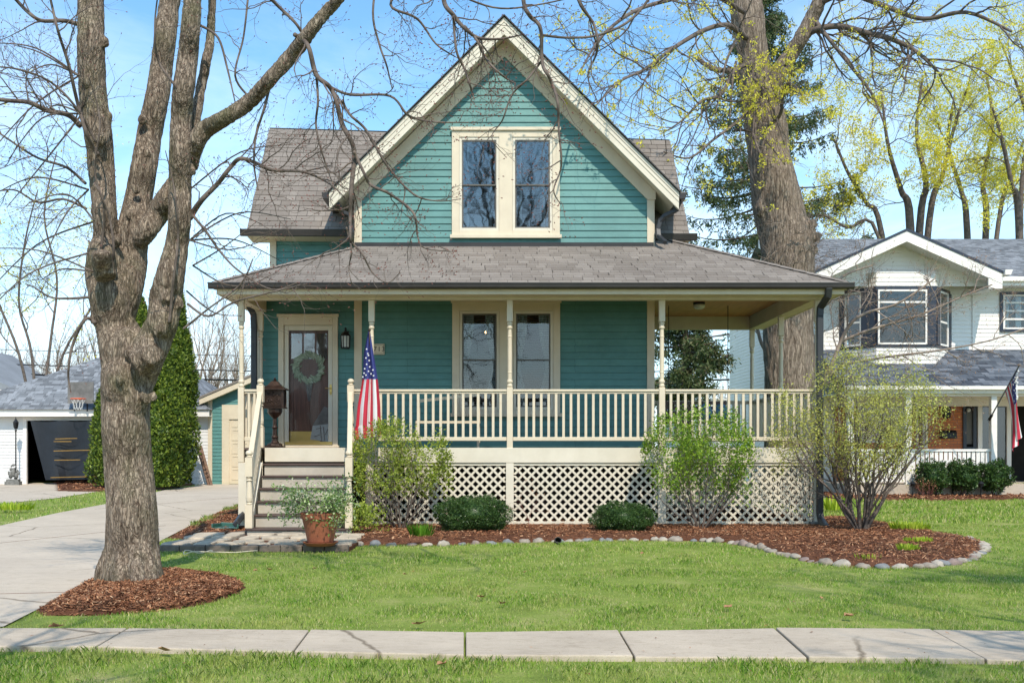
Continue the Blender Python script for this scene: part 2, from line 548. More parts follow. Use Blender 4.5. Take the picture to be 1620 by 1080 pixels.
M['wreath'] = mat_leaf('sage_wreath', [(0, (0.3, 0.36, 0.22)), (0.6, (0.55, 0.6, 0.42)), (1, (0.75, 0.78, 0.62))], 0.2)
M['terracotta'] = mat_simple('terracotta', (0.33, 0.105, 0.05), 0.7, c2=(0.24, 0.075, 0.04), scale=8, bmp=0.1)
M['walk'] = mat_concrete('sidewalk_concrete', (0.54, 0.45, 0.35), (0.43, 0.355, 0.275))
M['drive'] = mat_concrete('driveway_concrete', (0.57, 0.48, 0.38), (0.46, 0.385, 0.305), 0.6)
M['flagstone'] = mat_simple('flagstone', (0.56, 0.46, 0.34), 0.85, c2=(0.34, 0.28, 0.21), scale=5, bmp=0.5, bscale=30, bd=0.01)
M['paver'] = mat_simple('edging_brick', (0.2, 0.16, 0.13), 0.9, c2=(0.1, 0.08, 0.07), scale=8, bmp=0.5, bscale=40, bd=0.01)
M['stone_a'] = mat_simple('grey_stone', (0.33, 0.28, 0.23), 0.85, c2=(0.2, 0.17, 0.14), scale=12, bmp=0.3, bscale=60)
M['stone_b'] = mat_simple('pinkish_stone', (0.3, 0.225, 0.195), 0.8, c2=(0.19, 0.145, 0.13), scale=12, bmp=0.3, bscale=60)
M['stone_c'] = mat_simple('pale_stone', (0.44, 0.385, 0.32), 0.85, c2=(0.28, 0.245, 0.2), scale=12, bmp=0.3, bscale=60)
M['stone_d'] = mat_simple('bluish_stone', (0.24, 0.24, 0.24), 0.85, c2=(0.15, 0.155, 0.16), scale=12, bmp=0.3, bscale=60)
M['brick'] = mat_brick()
M['navy'] = mat_simple('navy_paint', (0.02, 0.026, 0.045), 0.4, var=0.1)
M['flag_blue'] = mat_simple('flag_blue', (0.035, 0.045, 0.2), 0.7, var=0.1)
M['flag_red'] = mat_simple('flag_red', (0.5, 0.02, 0.045), 0.7, var=0.05)
M['flag_white'] = mat_simple('flag_white', (0.72, 0.7, 0.68), 0.7, var=0.05)
M['net'] = mat_simple('dark_tarp', (0.012, 0.015, 0.022), 0.5, var=0.3, scale=1.2)
M['gold'] = mat_simple('amber_strap', (0.3, 0.17, 0.03), 0.6, var=0.2)
M['orange'] = mat_simple('orange_rim', (0.75, 0.14, 0.05), 0.5, var=0.1)
M['board_grey'] = mat_simple('weathered_board', (0.2, 0.19, 0.18), 0.8, c2=(0.11, 0.105, 0.1), scale=4)
M['green_plastic'] = mat_simple('green_plastic', (0.035, 0.12, 0.095), 0.4, var=0.1)
M['blue_cloth'] = mat_simple('blue_pattern_cloth', (0.02, 0.12, 0.25), 0.9, c2=(0.25, 0.42, 0.5), scale=30)
M['lumber'] = mat_simple('old_lumber', (0.25, 0.15, 0.1), 0.8, c2=(0.12, 0.08, 0.06), scale=8)
M['statue'] = mat_simple('cast_stone', (0.25, 0.24, 0.22), 0.9, c2=(0.1, 0.1, 0.09), scale=10, bmp=0.4)
M['asphalt'] = mat_simple('asphalt', (0.06, 0.06, 0.06), 0.9, var=0.15, scale=30)
M['dead_leaf'] = mat_simple('dry_leaf', (0.4, 0.23, 0.12), 0.8, c2=(0.25, 0.13, 0.07), scale=30)
M['sand_wall'] = mat_simple('cream_far_wall', (0.62, 0.6, 0.55), 0.7, var=0.05)
M['ink'] = mat_simple('black_numerals', (0.02, 0.02, 0.02), 0.6, var=0.05)
M['cloth_grey'] = mat_simple('grey_felt', (0.3, 0.26, 0.24), 0.9, c2=(0.2, 0.17, 0.155), scale=15)
m_, nt_, b_ = new_mat('lit_bulb')
b_.inputs['Emission Color'].default_value = (1, 0.55, 0.2, 1); b_.inputs['Emission Strength'].default_value = 12
M['bulb'] = m_
m_, nt_, b_ = new_mat('frosted_glass')
b_.inputs['Base Color'].default_value = (0.6, 0.6, 0.56, 1); b_.inputs['Roughness'].default_value = 0.25
nt_.links.new(ramp(nt_, noise_tex(nt_, 12, 3, .5, wpos(nt_)), [(0.3, (0.5, 0.5, 0.46)), (0.7, (0.66, 0.66, 0.62))]), b_.inputs['Base Color'])
M['frost'] = m_


def mat_ground(name, c1, c2, c3, sc=1.5, fine=60):
    m, nt, b = new_mat(name)
    v = wpos(nt)
    col = ramp(nt, noise_tex(nt, sc, 6, 0.7, v), [(0.3, c1), (0.5, c2), (0.72, c3)])
    gr = ramp(nt, noise_tex(nt, fine, 4, 0.7, v), [(0.3, (0.55, 0.55, 0.55)), (0.7, (1.3, 1.3, 1.3))])
    col = mixc(nt, 1.0, col, gr, 'MULTIPLY')
    nt.links.new(col, b.inputs['Base Color'])
    b.inputs['Roughness'].default_value = 0.95
    b.inputs['Specular IOR Level'].default_value = 0.15
    bump(nt, b, noise_tex(nt, fine, 4, 0.7, v), 0.7, 0.02)
    return m


M['turf'] = mat_ground('turf_soil', (0.14, 0.19, 0.035), (0.22, 0.28, 0.055), (0.36, 0.34, 0.13))
M['mulch'] = mat_ground('mulch_base', (0.075, 0.03, 0.016), (0.12, 0.05, 0.027), (0.18, 0.078, 0.042), 3, 45)
M['chip'] = mat_leaf('mulch_chips', [(0, (0.085, 0.032, 0.015)), (0.5, (0.25, 0.1, 0.046)), (0.85, (0.4, 0.18, 0.085)), (1, (0.58, 0.36, 0.21))], 0.0, 0.9)
# ------------------------------------------------------------------ the teal house
WY = 1.6          # front wall plane
WR = 1.094
DK = 1.28         # porch deck height
def hx(px, r=1.0): return (px - VX) * r / 100
def hz(py, r=1.0): return CZ + (HY - py) * r / 100


def lap(mb, u0, u1, z0, z1, fn, holes=(), lim=None, e=0.117, proud=0.016):
    k = math.floor(z0 / e)
    while k * e < z1:
        a, b = max(k * e, z0), min((k + 1) * e, z1)
        cuts = sorted({a, b} | {h for H in holes for h in (H[2], H[3]) if a < h < b})
        for c0, c1 in zip(cuts, cuts[1:]):
            if c1 - c0 < 1e-4: continue
            mid = (c0 + c1) / 2
            segs = [(u0, u1)]
            for H in holes:
                if H[2] < mid < H[3]:
                    ns = []
                    for s in segs:
                        if H[1] <= s[0] or H[0] >= s[1]: ns.append(s); continue
                        if H[0] > s[0]: ns.append((s[0], H[0]))
                        if H[1] < s[1]: ns.append((H[1], s[1]))
                    segs = ns
            p0 = proud * (1 - (c0 / e - k)); p1 = proud * (1 - (c1 / e - k))
            for s in segs:
                l0, r0, l1, r1 = s[0], s[1], s[0], s[1]
                if lim:
                    a0, b0 = lim(c0); a1, b1 = lim(c1)
                    l0, r0, l1, r1 = max(s[0], a0), min(s[1], b0), max(s[0], a1), min(s[1], b1)
                    if l0 >= r0: continue
                    if l1 > r1: l1 = r1 = (l1 + r1) / 2
                mb.add([fn(l0, p0, c0), fn(r0, p0, c0), fn(r1, p1, c1), fn(l1, p1, c1)], [(0, 1, 2, 3)])
                if c0 == a:
                    mb.add([fn(l0, 0, c0), fn(r0, 0, c0), fn(r0, p0, c0), fn(l0, p0, c0)], [(0, 1, 2, 3)])
        k += 1


def front(Y): return lambda u, o, z: (u, Y - o, z)
def leftside(X): return lambda u, o, z: (X - o, u, z)
def rightside(X): return lambda u, o, z: (X + o, u, z)


def roof_face(mb, fn, v1, ul, ur, e=0.14, lift=0.012):
    """courses of shingles on the plane fn(u, v, lift)"""
    n = max(1, round(v1 / e))
    for k in range(n):
        a, b = k * e, min((k + 1) * e + 0.02, v1)
        if a >= v1: break
        P4 = [(ul(a), a, lift), (ur(a), a, lift), (ur(b), b, 0.002), (ul(b), b, 0.002)]
        if P4[1][0] - P4[0][0] < 0.01: continue
        bb = min(b, (k + 1) * e - 0.001)
        uv = [(P4[0][0], a + .003), (P4[1][0], a + .003), (P4[2][0], bb), (P4[3][0], bb)]
        mb.add([fn(*p) for p in P4], [(0, 1, 2, 3)], [uv])
        mb.add([fn(P4[0][0], a, -0.004), fn(P4[1][0], a, -0.004), fn(P4[1][0], a, lift), fn(P4[0][0], a, lift)], [(0, 1, 2, 3)],
               [[(P4[0][0], a + .003), (P4[1][0], a + .003), (P4[1][0], a + .004), (P4[0][0], a + .004)]])


def frame_rect(mb, x0, x1, z0, z1, w, y0, y1, wt=None, wb=None):
    wt = w if wt is None else wt; wb = w if wb is None else wb
    mb.box(x0, x0 + w, y0, y1, z0, z1)
    mb.box(x1 - w, x1, y0, y1, z0, z1)
    mb.box(x0 + w, x1 - w, y0, y1, z1 - wt, z1)
    mb.box(x0 + w, x1 - w, y0, y1, z0, z0 + wb)


house = thing('wooden_house', 'teal clapboard house with cream trim, steep front gable and wraparound porch', 'house', (0.08, WY, 0))

# windows (casing box, two double-hung sashes)
def sash_window(x0, x1, z0, z1, units, zr, glass, curtain):
    mb = MB()
    Y = WY
    us = sorted(units)
    mb.box(x0, us[0][0], Y - 0.05, Y + 0.04, z0, z1)
    mb.box(us[0][1], us[1][0], Y - 0.05, Y + 0.04, z0, z1)
    mb.box(us[1][1], x1, Y - 0.05, Y + 0.04, z0, z1)
    zt, zb = units[0][3], units[0][2]
    for u in us:
        mb.box(u[0], u[1], Y - 0.05, Y + 0.04, zt, z1)
        mb.box(u[0], u[1], Y - 0.05, Y + 0.04, z0, zb)
    mb.box(x0 - 0.02, x1 + 0.02, Y - 0.085, Y - 0.0505, z1 - 0.02, z1 + 0.035)
    w = mb.build('window', M['cream'], house, bevel=0.004)
    s = MB(); s.box(x0 - 0.03, x1 + 0.03, Y - 0.1, Y - 0.0505, z0 - 0.01, z0 + 0.05); s.build('sill', M['cream'], w, bevel=0.004)
    for u in us:
        fm = MB()
        frame_rect(fm, u[0] + .002, u[1] - .002, zb + .002, zt - .002, 0.045, Y - 0.035, Y + 0.035)
        fm.build('frame', M['trim_white'], w, bevel=0.003)
        a, b_, c, d = u[0] + .048, u[1] - .048, zb + .05, zt - .05
        sm = MB()
        frame_rect(sm, a, b_, c, zr + .02, 0.024, Y + 0.002, Y + 0.028)
        frame_rect(sm, a, b_, zr - .015, d, 0.024, Y - 0.026, Y + 0.0)
        sm.build('sash', M['sash'], w)
        g = MB()
        g.add([(a, Y + .014, c), (b_, Y + .014, c), (b_, Y + .0145, zr), (a, Y + .0145, zr)], [(0, 1, 2, 3)])
        g.add([(a, Y - .014, zr), (b_, Y - .014, zr), (b_, Y - .0135, d), (a, Y - .0135, d)], [(0, 1, 2, 3)])
        g.build('pane', glass, w)
        bl = MB()
        zz = c
        while zz < d:
            bl.add([(a, Y + .085, zz), (b_, Y + .085, zz), (b_, Y + .115, zz + .012), (a, Y + .115, zz + .012)], [(0, 1, 2, 3)])
            zz += 0.042
        bl.build('blind', M['blind'], w)
        if curtain:
            cu = MB()
            for (e0, e1, sgn) in ((a, a + .17, 1), (b_ - .17, b_, -1)):
                n = 14
                for k in range(n):
                    for h in range(10):
                        def q(i, j):
                            t = j / 10
                            pinch = 1 - 0.62 * math.exp(-((t - .45) / .22) ** 2)
                            s = i / n if sgn > 0 else 1 - i / n
                            xx = (e0 + (e1 - e0) * 1.15 * s * pinch) if sgn > 0 else (e1 - (e1 - e0) * 1.15 * s * pinch)
                            return (xx, Y + .16 + .015 * math.sin(i * 2.4), c + (d - c) * t)
                        cu.add([q(k, h), q(k + 1, h), q(k + 1, h + 1), q(k, h + 1)], [(0, 1, 2, 3)])
            cu.build_each('curtain', M['curtain'], w, smooth=True)
        else:
            cu = MB()
            for xx in (a + .1, b_ - .1):
                cu.box(xx - .018, xx + .018, Y + .05, Y + .053, c, d)
            cu.build('ladder_tape', M['curtain'], w)
    return w


UP = (hx(715, WR), hx(885.5, WR), hz(377, WR), hz(206, WR))
upu = [(hx(726.5, WR), hx(789.5, WR), hz(365.5, WR), hz(218, WR)), (hx(810.5, WR), hx(874, WR), hz(365.5, WR), hz(218, WR))]
LO = (hx(715.5, WR), hx(886, WR), hz(658, WR), hz(478, WR))
lou = [(hx(727, WR), hx(790, WR), hz(648, WR), hz(492, WR)), (hx(812, WR), hx(875, WR), hz(648, WR), hz(492, WR))]
sash_window(*UP, upu, hz(293, WR), M['glass_hi'], False)
sash_window(*LO, lou, hz(569, WR), M['glass'], True)
DX0, DX1, DZT = hx(441, WR), hx(535, WR), hz(500, WR)   # door casing outside
apexz, cx = 8.04, 0.09
holes = [(UP[0] + .02, UP[1] - .02, UP[2] + .02, UP[3] - .02), (LO[0] + .02, LO[1] - .02, LO[2] + .02, LO[3] - .02)]
fw = MB()
lap(fw, -2.39, 2.56, DK - .02, apexz, front(WY), holes, lambda z: (cx - min(2.48, apexz - z + .02), cx + min(2.48, apexz - z + .02)))
# entry bay wall to the left of the corner board
lap(fw, hx(413, WR) , hx(561, WR), DK - .02, 3.9, front(WY), [(DX0 + .02, DX1 - .02, DK - .1, DZT - .02)])
lap(fw, WY + .01, 10, 0.3, 5.7, rightside(2.68))
lap(fw, WY + .02, 10, 0.3, 5.7, leftside(-2.515))
fw.build('wall', M['teal'], house)
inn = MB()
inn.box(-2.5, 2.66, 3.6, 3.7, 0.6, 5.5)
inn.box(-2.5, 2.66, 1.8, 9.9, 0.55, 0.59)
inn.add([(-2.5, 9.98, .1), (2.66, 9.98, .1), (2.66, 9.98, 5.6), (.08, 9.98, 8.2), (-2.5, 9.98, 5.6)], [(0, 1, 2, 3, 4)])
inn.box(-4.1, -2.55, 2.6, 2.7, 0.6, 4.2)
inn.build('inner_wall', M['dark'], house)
# corner boards
cb = MB()
cb.box(hx(560.5, WR), hx(572.6, WR), WY - .03, WY + .05, DK - .02, 5.75)
cb.box(hx(1023.5, WR), hx(1035.3, WR), WY - .03, WY + .05, DK - .02, 5.75)
cb.box(hx(405, WR), hx(414, WR), WY - .03, WY + .05, 0.1, 3.9)
cb.build_each('corner_board', M['cream'], house, bevel=0.004)
# rake frieze boards against the wall
fz = MB()
for s in (-1, 1):
    a = Vector((cx, WY - .045, 8.33)); w = 2.62
    fz.prism([(cx, WY - .045, 8.30), (cx, WY - .045, 8.03), (cx + s * 2.47, WY - .045, 5.56), (cx + s * 2.61, WY - .045, 5.56), (cx + s * 2.61, WY - .045, 5.69)], (0, .08, 0))
fz.build('frieze_board', M['cream'], house)
# main steep roof
mr = MB()
HW, ez, az, YF, YB = 2.96, 5.60, 8.56, 1.2, 10.2
RX = 0.08
sl = math.hypot(HW, az - ez)
for s in (-1, 1):
    def fn(u, v, l, s=s):
        t = v / sl
        n = Vector((s * (az - ez), 0, HW)).normalized()
        return Vector((RX + s * HW * (1 - t), u, ez + (az - ez) * t)) + n * l
    if s < 0: roof_face(mr, lambda u, v, l: fn(-u, v, l, -1), sl, lambda v: -YB, lambda v: -YF + 0.0)
    else: roof_face(mr, lambda u, v, l: fn(u, v, l, 1), sl, lambda v: YF, lambda v: YB)
mr.box(RX - .05, RX + .05, YF, YB, az - .01, az + .02)
roof = mr.build('roof', M['shingle'], house)
# soffit boards under the roof (slab) and stepped barge boards
sf = MB()
for s in (-1, 1):
    sf.prism([(RX, YF + .06, az - .02), (RX, YF + .06, az - .25), (RX + s * (HW - .06), YF + .06, ez - .18), (RX + s * (HW - .02), YF + .06, ez - .02)], (0, YB - YF - .1, 0))
sf.build('soffit', M['cream'], house)
bb = MB()
for s in (-1, 1):
    for (t0, t1, yy, th) in ((0.008, 0.085, YF - .03, .09), (.083, .165, YF - .018, .078), (.163, .29, YF - .008, .067)):
        bb.prism([(RX, yy, az - t0), (RX, yy, az - t1), (RX + s * HW, yy, ez - t1), (RX + s * HW, yy, ez - t0)], (0, th, 0))
bb.build('barge_board', M['trim_white'], house)
de = MB()
for s in (-1, 1):
    de.prism([(RX, YF - .075, az + .03), (RX, YF - .075, az + .008), (RX + s * (HW + .02), YF - .075, ez - .018), (RX + s * (HW + .02), YF - .075, ez + .004)], (0, .12, 0))
de.build('shingle_edge', M['brown_gutter'], roof)
# gutters at the gable feet
for s in (-1, 1):
    g = MB()
    X = RX + s * (HW + .06)
    g.prism([(X - .07, YF - .02, ez + .0), (X + .07, YF - .02, ez + .0), (X + .05, YF - .02, ez - .12), (X - .05, YF - .02, ez - .12)], (0, 3.2, 0))
    gt = g.build('gutter', M['brown_gutter'], house, bevel=.008)
    d = MB()
    if s > 0:
        pts = [P(1074, 318, 18.3), P(1069, 333, 18.4), P(1052, 341, 18.45), P(1044, 350, 18.5), P(1041, 362, 18.5), P(1042, 374, 18.45), P(1052, 383, 18.3)]
    else:
        pts = [P(533, 322, 18.3), P(542, 336, 18.4), P(553, 340, 18.45), P(557, 352, 18.5), P(557, 370, 18.5), P(552, 378, 18.4), P(540, 382, 18.2)]
    for a, b_ in zip(pts, pts[1:]):
        e = (b_ - a).normalized() * .012
        d.bar(a - e, b_ + e, .085, .07)
    d.build('downspout', M['brown_gutter' if s < 0 else 'charcoal'], house, bevel=.012)

# cross wing behind, with its own roof
wg = MB()
lap(wg, -4.12, -2.53, 0.2, hz(371, 1.135), front(2.32))
lap(wg, 2.34, 6.2, 0.2, 5.1, leftside(-4.12))
lap(wg, 2.7, 3.06, 4.6, 5.05, front(2.35))
lap(wg, 2.35, 6.2, 4.4, 5.05, rightside(3.06))
wg.build('wing_wall', M['teal'], house)
wt = MB()
wt.box(hx(427, 1.135), hx(437, 1.135), 2.28, 2.4, 0.2, hz(375, 1.135))
wt.box(hx(427, 1.135), -2.53, 2.275, 2.33, hz(375, 1.135), hz(368, 1.13))
wt.box(2.95, 3.1, 2.3, 2.4, 4.5, 5.03)
wt.build_each('wing_trim', M['cream'], house)
wr = MB()
A = Vector((-4.46, 1.95, hz(366, 1.115))); B = Vector((3.36, 1.95, hz(373, 1.115)))
C = Vector((3.36, 4.2, 1.33 + 4.81 * 1.25)); Dd = Vector((-4.46, 3.86, 1.33 + 5.01 * 1.227))
L = (B - A).length
V1 = 3.0
nrm = (B - A).cross(Dd - A).normalized()
def wfn(u, v, l):
    t = v / V1
    lo = A.lerp(B, u / L); hi = Dd.lerp(C, u / L)
    return lo.lerp(hi, t) + nrm * l
roof_face(wr, wfn, V1, lambda v: 0, lambda v: L)
wr.add([Dd, C, Vector((3.36, 6.4, 4.9)), Vector((-4.46, 6.4, 4.9))], [(0, 1, 2, 3)], [[(0, 0), (8, 0), (8, 3), (0, 3)]])
wr.build('wing_roof', M['shingle'], house)
ws = MB()
ws.prism([A + Vector((0, .03, -.02)), B + Vector((0, .03, -.02)), B + Vector((0, .5, -.05)), A + Vector((0, .5, -.05))], (0, 0, -.06))
for E0, E1 in ((A, Dd), (B, C)):
    dx = .03 if E0 is A else -.03
    ws.prism([E0 + Vector((dx, 0, -.03)), E1 + Vector((dx, 0, -.03)), E1 + Vector((dx, 0, -.2)), E0 + Vector((dx, .12, -.12))], (.05 if E0 is A else -.05, 0, 0))
    ws.add([E0 + Vector((dx * 10, .3, -.1)), E1 + Vector((dx * 10, 0, -.1)), Vector((E1.x + dx * 10, 6.2, 4.8)), ], [(0, 1, 2)])
ws.build('wing_eaves', M['cream'], house)
wgut = MB()
wgut.prism([A + Vector((-.1, -.09, .03)), A + Vector((-.1, .0, .03)), A + Vector((-.1, .0, -.09)), A + Vector((-.1, -.07, -.09))], (1.98, 0, -.008))
wgut.prism([B + Vector((-.6, -.09, .03)), B + Vector((-.6, .0, .03)), B + Vector((-.6, .0, -.09)), B + Vector((-.6, -.07, -.09))], (.72, 0, 0))
wgut.build_each('wing_gutter', M['brown_gutter'], house, bevel=.006)

# ---------------- porch roof
EX0, EX1, EY, EZ, SLP = -4.40, 5.36, -0.43, 3.82, 0.466
K = math.sqrt(1 + SLP * SLP)
pr = MB()
def ff(u, v, l):
    y = EY + v / K
    return Vector((u, y, EZ + SLP * (v / K) + l))
TW = (WY - EY) * K
roof_face(pr, ff, TW, lambda v: EX0 + v / K, lambda v: EX1 - v / K)
# front face beyond the corner of the gable wall up to the hip
T2 = (EX1 - 2.68) * K
def ff2(u, v, l): return ff(u, v + TW, l)
roof_face(pr, ff2, T2 - TW, lambda v: 2.69, lambda v: EX1 - (v + TW) / K)
def fr_(u, v, l):
    return Vector((EX1 - v / K, u, EZ + SLP * (v / K) + l))
roof_face(pr, fr_, T2, lambda v: EY + v / K, lambda v: 4.78)
def fl_(u, v, l):
    return Vector((EX0 + v / K, -u, EZ + SLP * (v / K) + l))
roof_face(pr, fl_, 1.88 * K, lambda v: -2.3, lambda v: -(EY + v / K))
for s, xa, tt in ((-1, EX0, 1.88), (1, EX1, 2.66)):
    a = Vector((xa, EY, EZ)); b_ = Vector((xa - s * tt, EY + tt, EZ + SLP * tt))
    n = 16
    for k in range(n):
        p, q = a.lerp(b_, k / n), a.lerp(b_, (k + 1) / n)
        for w in (-1, 1):
            side = Vector((w * .1 * (s if True else 1), w * .1, -.033))
            side = Vector((.11, 0, -.05 * 1)) if (w * s) > 0 else Vector((-s * 0 , -.11, -.05)) if True else side
            if s > 0: side = Vector((.0, -.1, -.044)) if w < 0 else Vector((.1, 0, -.044))
            else: side = Vector((.0, -.1, -.044)) if w > 0 else Vector((-.1, 0, -.044))
            f_ = [p + Vector((0, 0, .035)), q + Vector((0, 0, .03)), q + side + Vector((0, 0, .022)), p + side + Vector((0, 0, .03))]
            if w * s > 0: f_ = f_[::-1]
            pr.add(f_, [(0, 1, 2, 3)], [[(k * .27 + w * 5, .01 + k * .16), (k * .27 + w * 5, .15 + k * .16), (k * .27 + .2 + w * 5, .15 + k * .16), (k * .27 + .2 + w * 5, .01 + k * .16)]])
porch_roof = pr.build('porch_roof', M['shingle'], house)
fl = MB(); fl.box(-2.5, 2.66, WY - .06, WY - .02, 4.70, 4.815); fl.build('flashing', M['brown_gutter'], porch_roof)
# porch fascia, beams, soffit, ceiling
fs = MB()
fs.box(EX0 + .03, EX1 - .03, EY + .03, EY + .06, 3.65, 3.80)
fs.box(EX0 + .0, EX1 - .0, EY + .005, EY + .0295, 3.715, 3.795)
fs.box(EX0 + .03, EX0 + .06, EY + .0602, 2.3, 3.65, 3.8)
fs.box(EX1 - .06, EX1 - .03, EY + .0602, 4.75, 3.65, 3.8)
fs.build('fascia', M['cream'], house, bevel=.004)
bm = MB()
bm.box(EX0 + .07, EX1 - .07, EY + .065, -.07, 3.655, 3.672)      # soffit
bm.box(EX0 + .07, -4.15, -.07, 2.3, 3.655, 3.672)
bm.box(5.10, EX1 - .07, -.07, 4.7, 3.655, 3.672)
bm.build('porch_soffit', M['cream'], house)
be = MB()
be.box(-4.15, 5.10, -.069, .06, 3.61, 3.88)
be.box(4.965, 5.095, .0605, 4.335, 3.612, 3.882)
be.box(2.70, 5.097, 4.336, 4.46, 3.615, 3.884)
be.box(-4.148, -4.02, .0605, 1.55, 3.612, 3.882)
be.build('porch_beam', M['cream'], house, bevel=.005)
ce = MB()
ce.box(-4.0, 4.96, .065, 1.55, 3.87, 3.9)
ce.box(2.70, 4.96, 1.551, 4.33, 3.87, 3.9)
ce.build('porch_ceiling', M['ceiling'], house)
cl = MB(); 
lx, ly = hx(1106, 1.13), 2.2
cl.lathe(lx, ly, [(.0, 3.868), (.105, 3.868), (.105, 3.83), (.0, 3.83)], 20)
ceil_l = cl.build('ceiling_light', M['black'], house)
cl = MB(); cl.lathe(lx, ly, [(.1, 3.829), (.105, 3.80), (.085, 3.765), (.04, 3.745), (0.001, 3.742)], 20); cl.build('globe', M['frost'], ceil_l, smooth=True)
# gutter with rolled lip and elbows
gu = MB()
prof = [(-.50, 3.81), (-.435, 3.81), (-.435, 3.725), (-.475, 3.72), (-.495, 3.75)]
gu.prism([(-4.48, y, z) for y, z in prof], (5.46 + 4.48, 0, 0))
gu.box(-4.485, 5.465, -.508, -.497, 3.80, 3.822)
gu.prism([(5.365 + (-.435 - y) + .0, 4.8, z) for y, z in prof], (0, -5.2, 0))
gu.build('gutter', M['brown_gutter'], house, bevel=.004)
dd = MB()
pts = [P(1311, 456, 16.55), P(1310, 468, 16.6), P(1298, 486, 16.85), P(1297, 500, 16.85), P(1297, 812, 16.85), P(1299, 822, 16.8), P(1306, 833, 16.45)]
for a, b_ in zip(pts, pts[1:]):
    e = (b_ - a).normalized() * .02
    dd.bar(a - e, b_ + e, .1, .085, up=(0, 1, 0))
dd.build('downspout', M['charcoal'], house, bevel=.015)
dd = MB()
pts = [P(394, 484, 18.2), P(401, 497, 18.3), P(402, 520, 18.3), P(402, 780, 18.3), P(396, 795, 18.0), P(374, 828, 16.3)]
for a, b_ in zip(pts, pts[1:]):
    e = (b_ - a).normalized() * .02
    dd.bar(a - e, b_ + e, .1, .085, up=(0, 1, 0))
dd.build('downspout', M['charcoal'], house, bevel=.015)

# ---------------- turned posts
def post_profile(z0, z1):
    return [(.03, z0), (.042, z0 + .012), (.047, z0 + .03), (.036, z0 + .045), (.036, z0 + .06), (.048, z0 + .08), (.048, z0 + .1), (.034, z0 + .125), (.034, z0 + .22), (.040, z0 + .235), (.034, z0 + .25),
            (.036, (z0 + z1) / 2), (.034, z1 - .25), (.040, z1 - .235), (.034, z1 - .22), (.03, z1 - .125), (.046, z1 - .1), (.047, z1 - .08), (.034, z1 - .06), (.036, z1 - .045), (.046, z1 - .03), (.04, z1 - .01), (.03, z1)]
def porch_post(x, y, zb=1.05, zt=3.61, name='post'):
    m = MB()
    m.box(x - .047, x + .047, y - .047, y + .047, zb, 2.235)
    m.box(x - .047, x + .047, y - .047, y + .047, 3.27, zt)
    m.lathe(x, y, post_profile(2.235, 3.27), 14)
    return m.build(name, M['cream'], house, bevel=.006)
PX = [-4.08, -2.02, .165, 2.57, 5.03]
for x in PX: porch_post(x, 0)
porch_post(5.03, 2.2); porch_post(5.03, 4.4); porch_post(-4.08, 1.36)
# ---------------- porch base
pb = MB()
pb.box(-2.38, 5.0, -.055, -.02, 1.045, DK + .0)
pb.box(5.04, 5.075, -.0195, 4.45, 1.045, DK)
pb.box(-4.13, -4.10, -.0195, 1.6, 1.045, DK)
pb.build_each('skirt_board', M['trim_white'], house, bevel=.004)
dk = MB()
y = -.015
while y < 4.4:
    x1 = 5.03
    x0 = -4.09 if y < 1.4 else 2.70
    dk.box(x0, x1, y, min(y + .135, 4.44), DK - .03, DK - .002)
    y += .14
dk.build('porch_floor', M['deck'], house)
sp = MB()
for x in (PX[1] - .03, PX[2], PX[3]): sp.box(x - .062, x + .062, -.05, .03, .05, 1.042)
sp.box(4.97, 5.06, -.05, .03, .1, 1.042)
sp.box(-4.12, -3.99, -.05, .03, .05, 1.042)
sp.box(5.0, 5.07, 4.3, 4.4, .1, 1.042)
sp.build_each('foundation_post', M['trim_white'], house, bevel=.004)
ft = MB(); ft.box(4.88, 5.12, -.12, .16, -.02, .12); ft.build('concrete_footing', M['statue'], house, bevel=.02)

def lattice(u0, u1, z0, z1, fn, name='lattice_panel'):
    m = MB()
    m2 = 0.142; w = .0175
    for lay, s in ((0, 1), (1, -1)):
        c = u0 - (z1 - z0) - 1
        k = 0
        while True:
            c0 = u0 - (z1 - z0) + k * m2 + .03 if s > 0 else u0 + k * m2 + .03
            k += 1
            # line u = c0 + s (z - z0)
            ps = []
            za, zb_ = z0, z1
            if s > 0:
                za = max(z0, z0 + (u0 - c0)); zb_ = min(z1, z0 + (u1 - c0))
            else:
                za = max(z0, z0 + (c0 - u1)); zb_ = min(z1, z0 + (c0 - u0))
            if (s > 0 and c0 > u1) or (s < 0 and c0 - (z1 - z0) > u1): break
            if zb_ - za < .02: continue
            ua, ub = c0 + s * (za - z0), c0 + s * (zb_ - z0)
            o = .0 + lay * .007
            h = w * 1.414
            pts4 = [(ua - h, za), (ua + h, za), (ub + h, zb_), (ub - h, zb_)]
            lo = [fn(a, o, b) for a, b in pts4]; hi = [fn(a, o + .0065, b) for a, b in pts4]
            m.add(lo + hi, [(0, 1, 2, 3), (7, 6, 5, 4), (0, 4, 5, 1), (1, 5, 6, 2), (2, 6, 7, 3), (3, 7, 4, 0)])
    p = m.build(name, M['trim_white'], house)
    f = MB()
    for (a, b, c, d) in ((u0 - .02, u1 + .02, z1 - .03, z1 + .012), (u0 - .02, u1 + .02, z0 - .03, z0 + .02)):
        q = [fn(a, .018, c), fn(b, .018, c), fn(b, .018, d), fn(a, .018, d)]
        q2 = [fn(a, .032, c), fn(b, .032, c), fn(b, .032, d), fn(a, .032, d)]
        f.add(q + q2, [(0, 1, 2, 3), (7, 6, 5, 4), (0, 4, 5, 1), (1, 5, 6, 2), (2, 6, 7, 3), (3, 7, 4, 0)])
    f.build('lattice_rail', M['trim_white'], p)
lf = front(-.0)
for a, b_ in ((-2.15 + .15, PX[2] - .07), (PX[2] + .07, PX[3] - .07), (PX[3] + .07, 4.96)):
    lattice(a, b_, .10, 1.03, lf)
lattice(.05, 4.3, .10, 1.03, rightside(5.02))
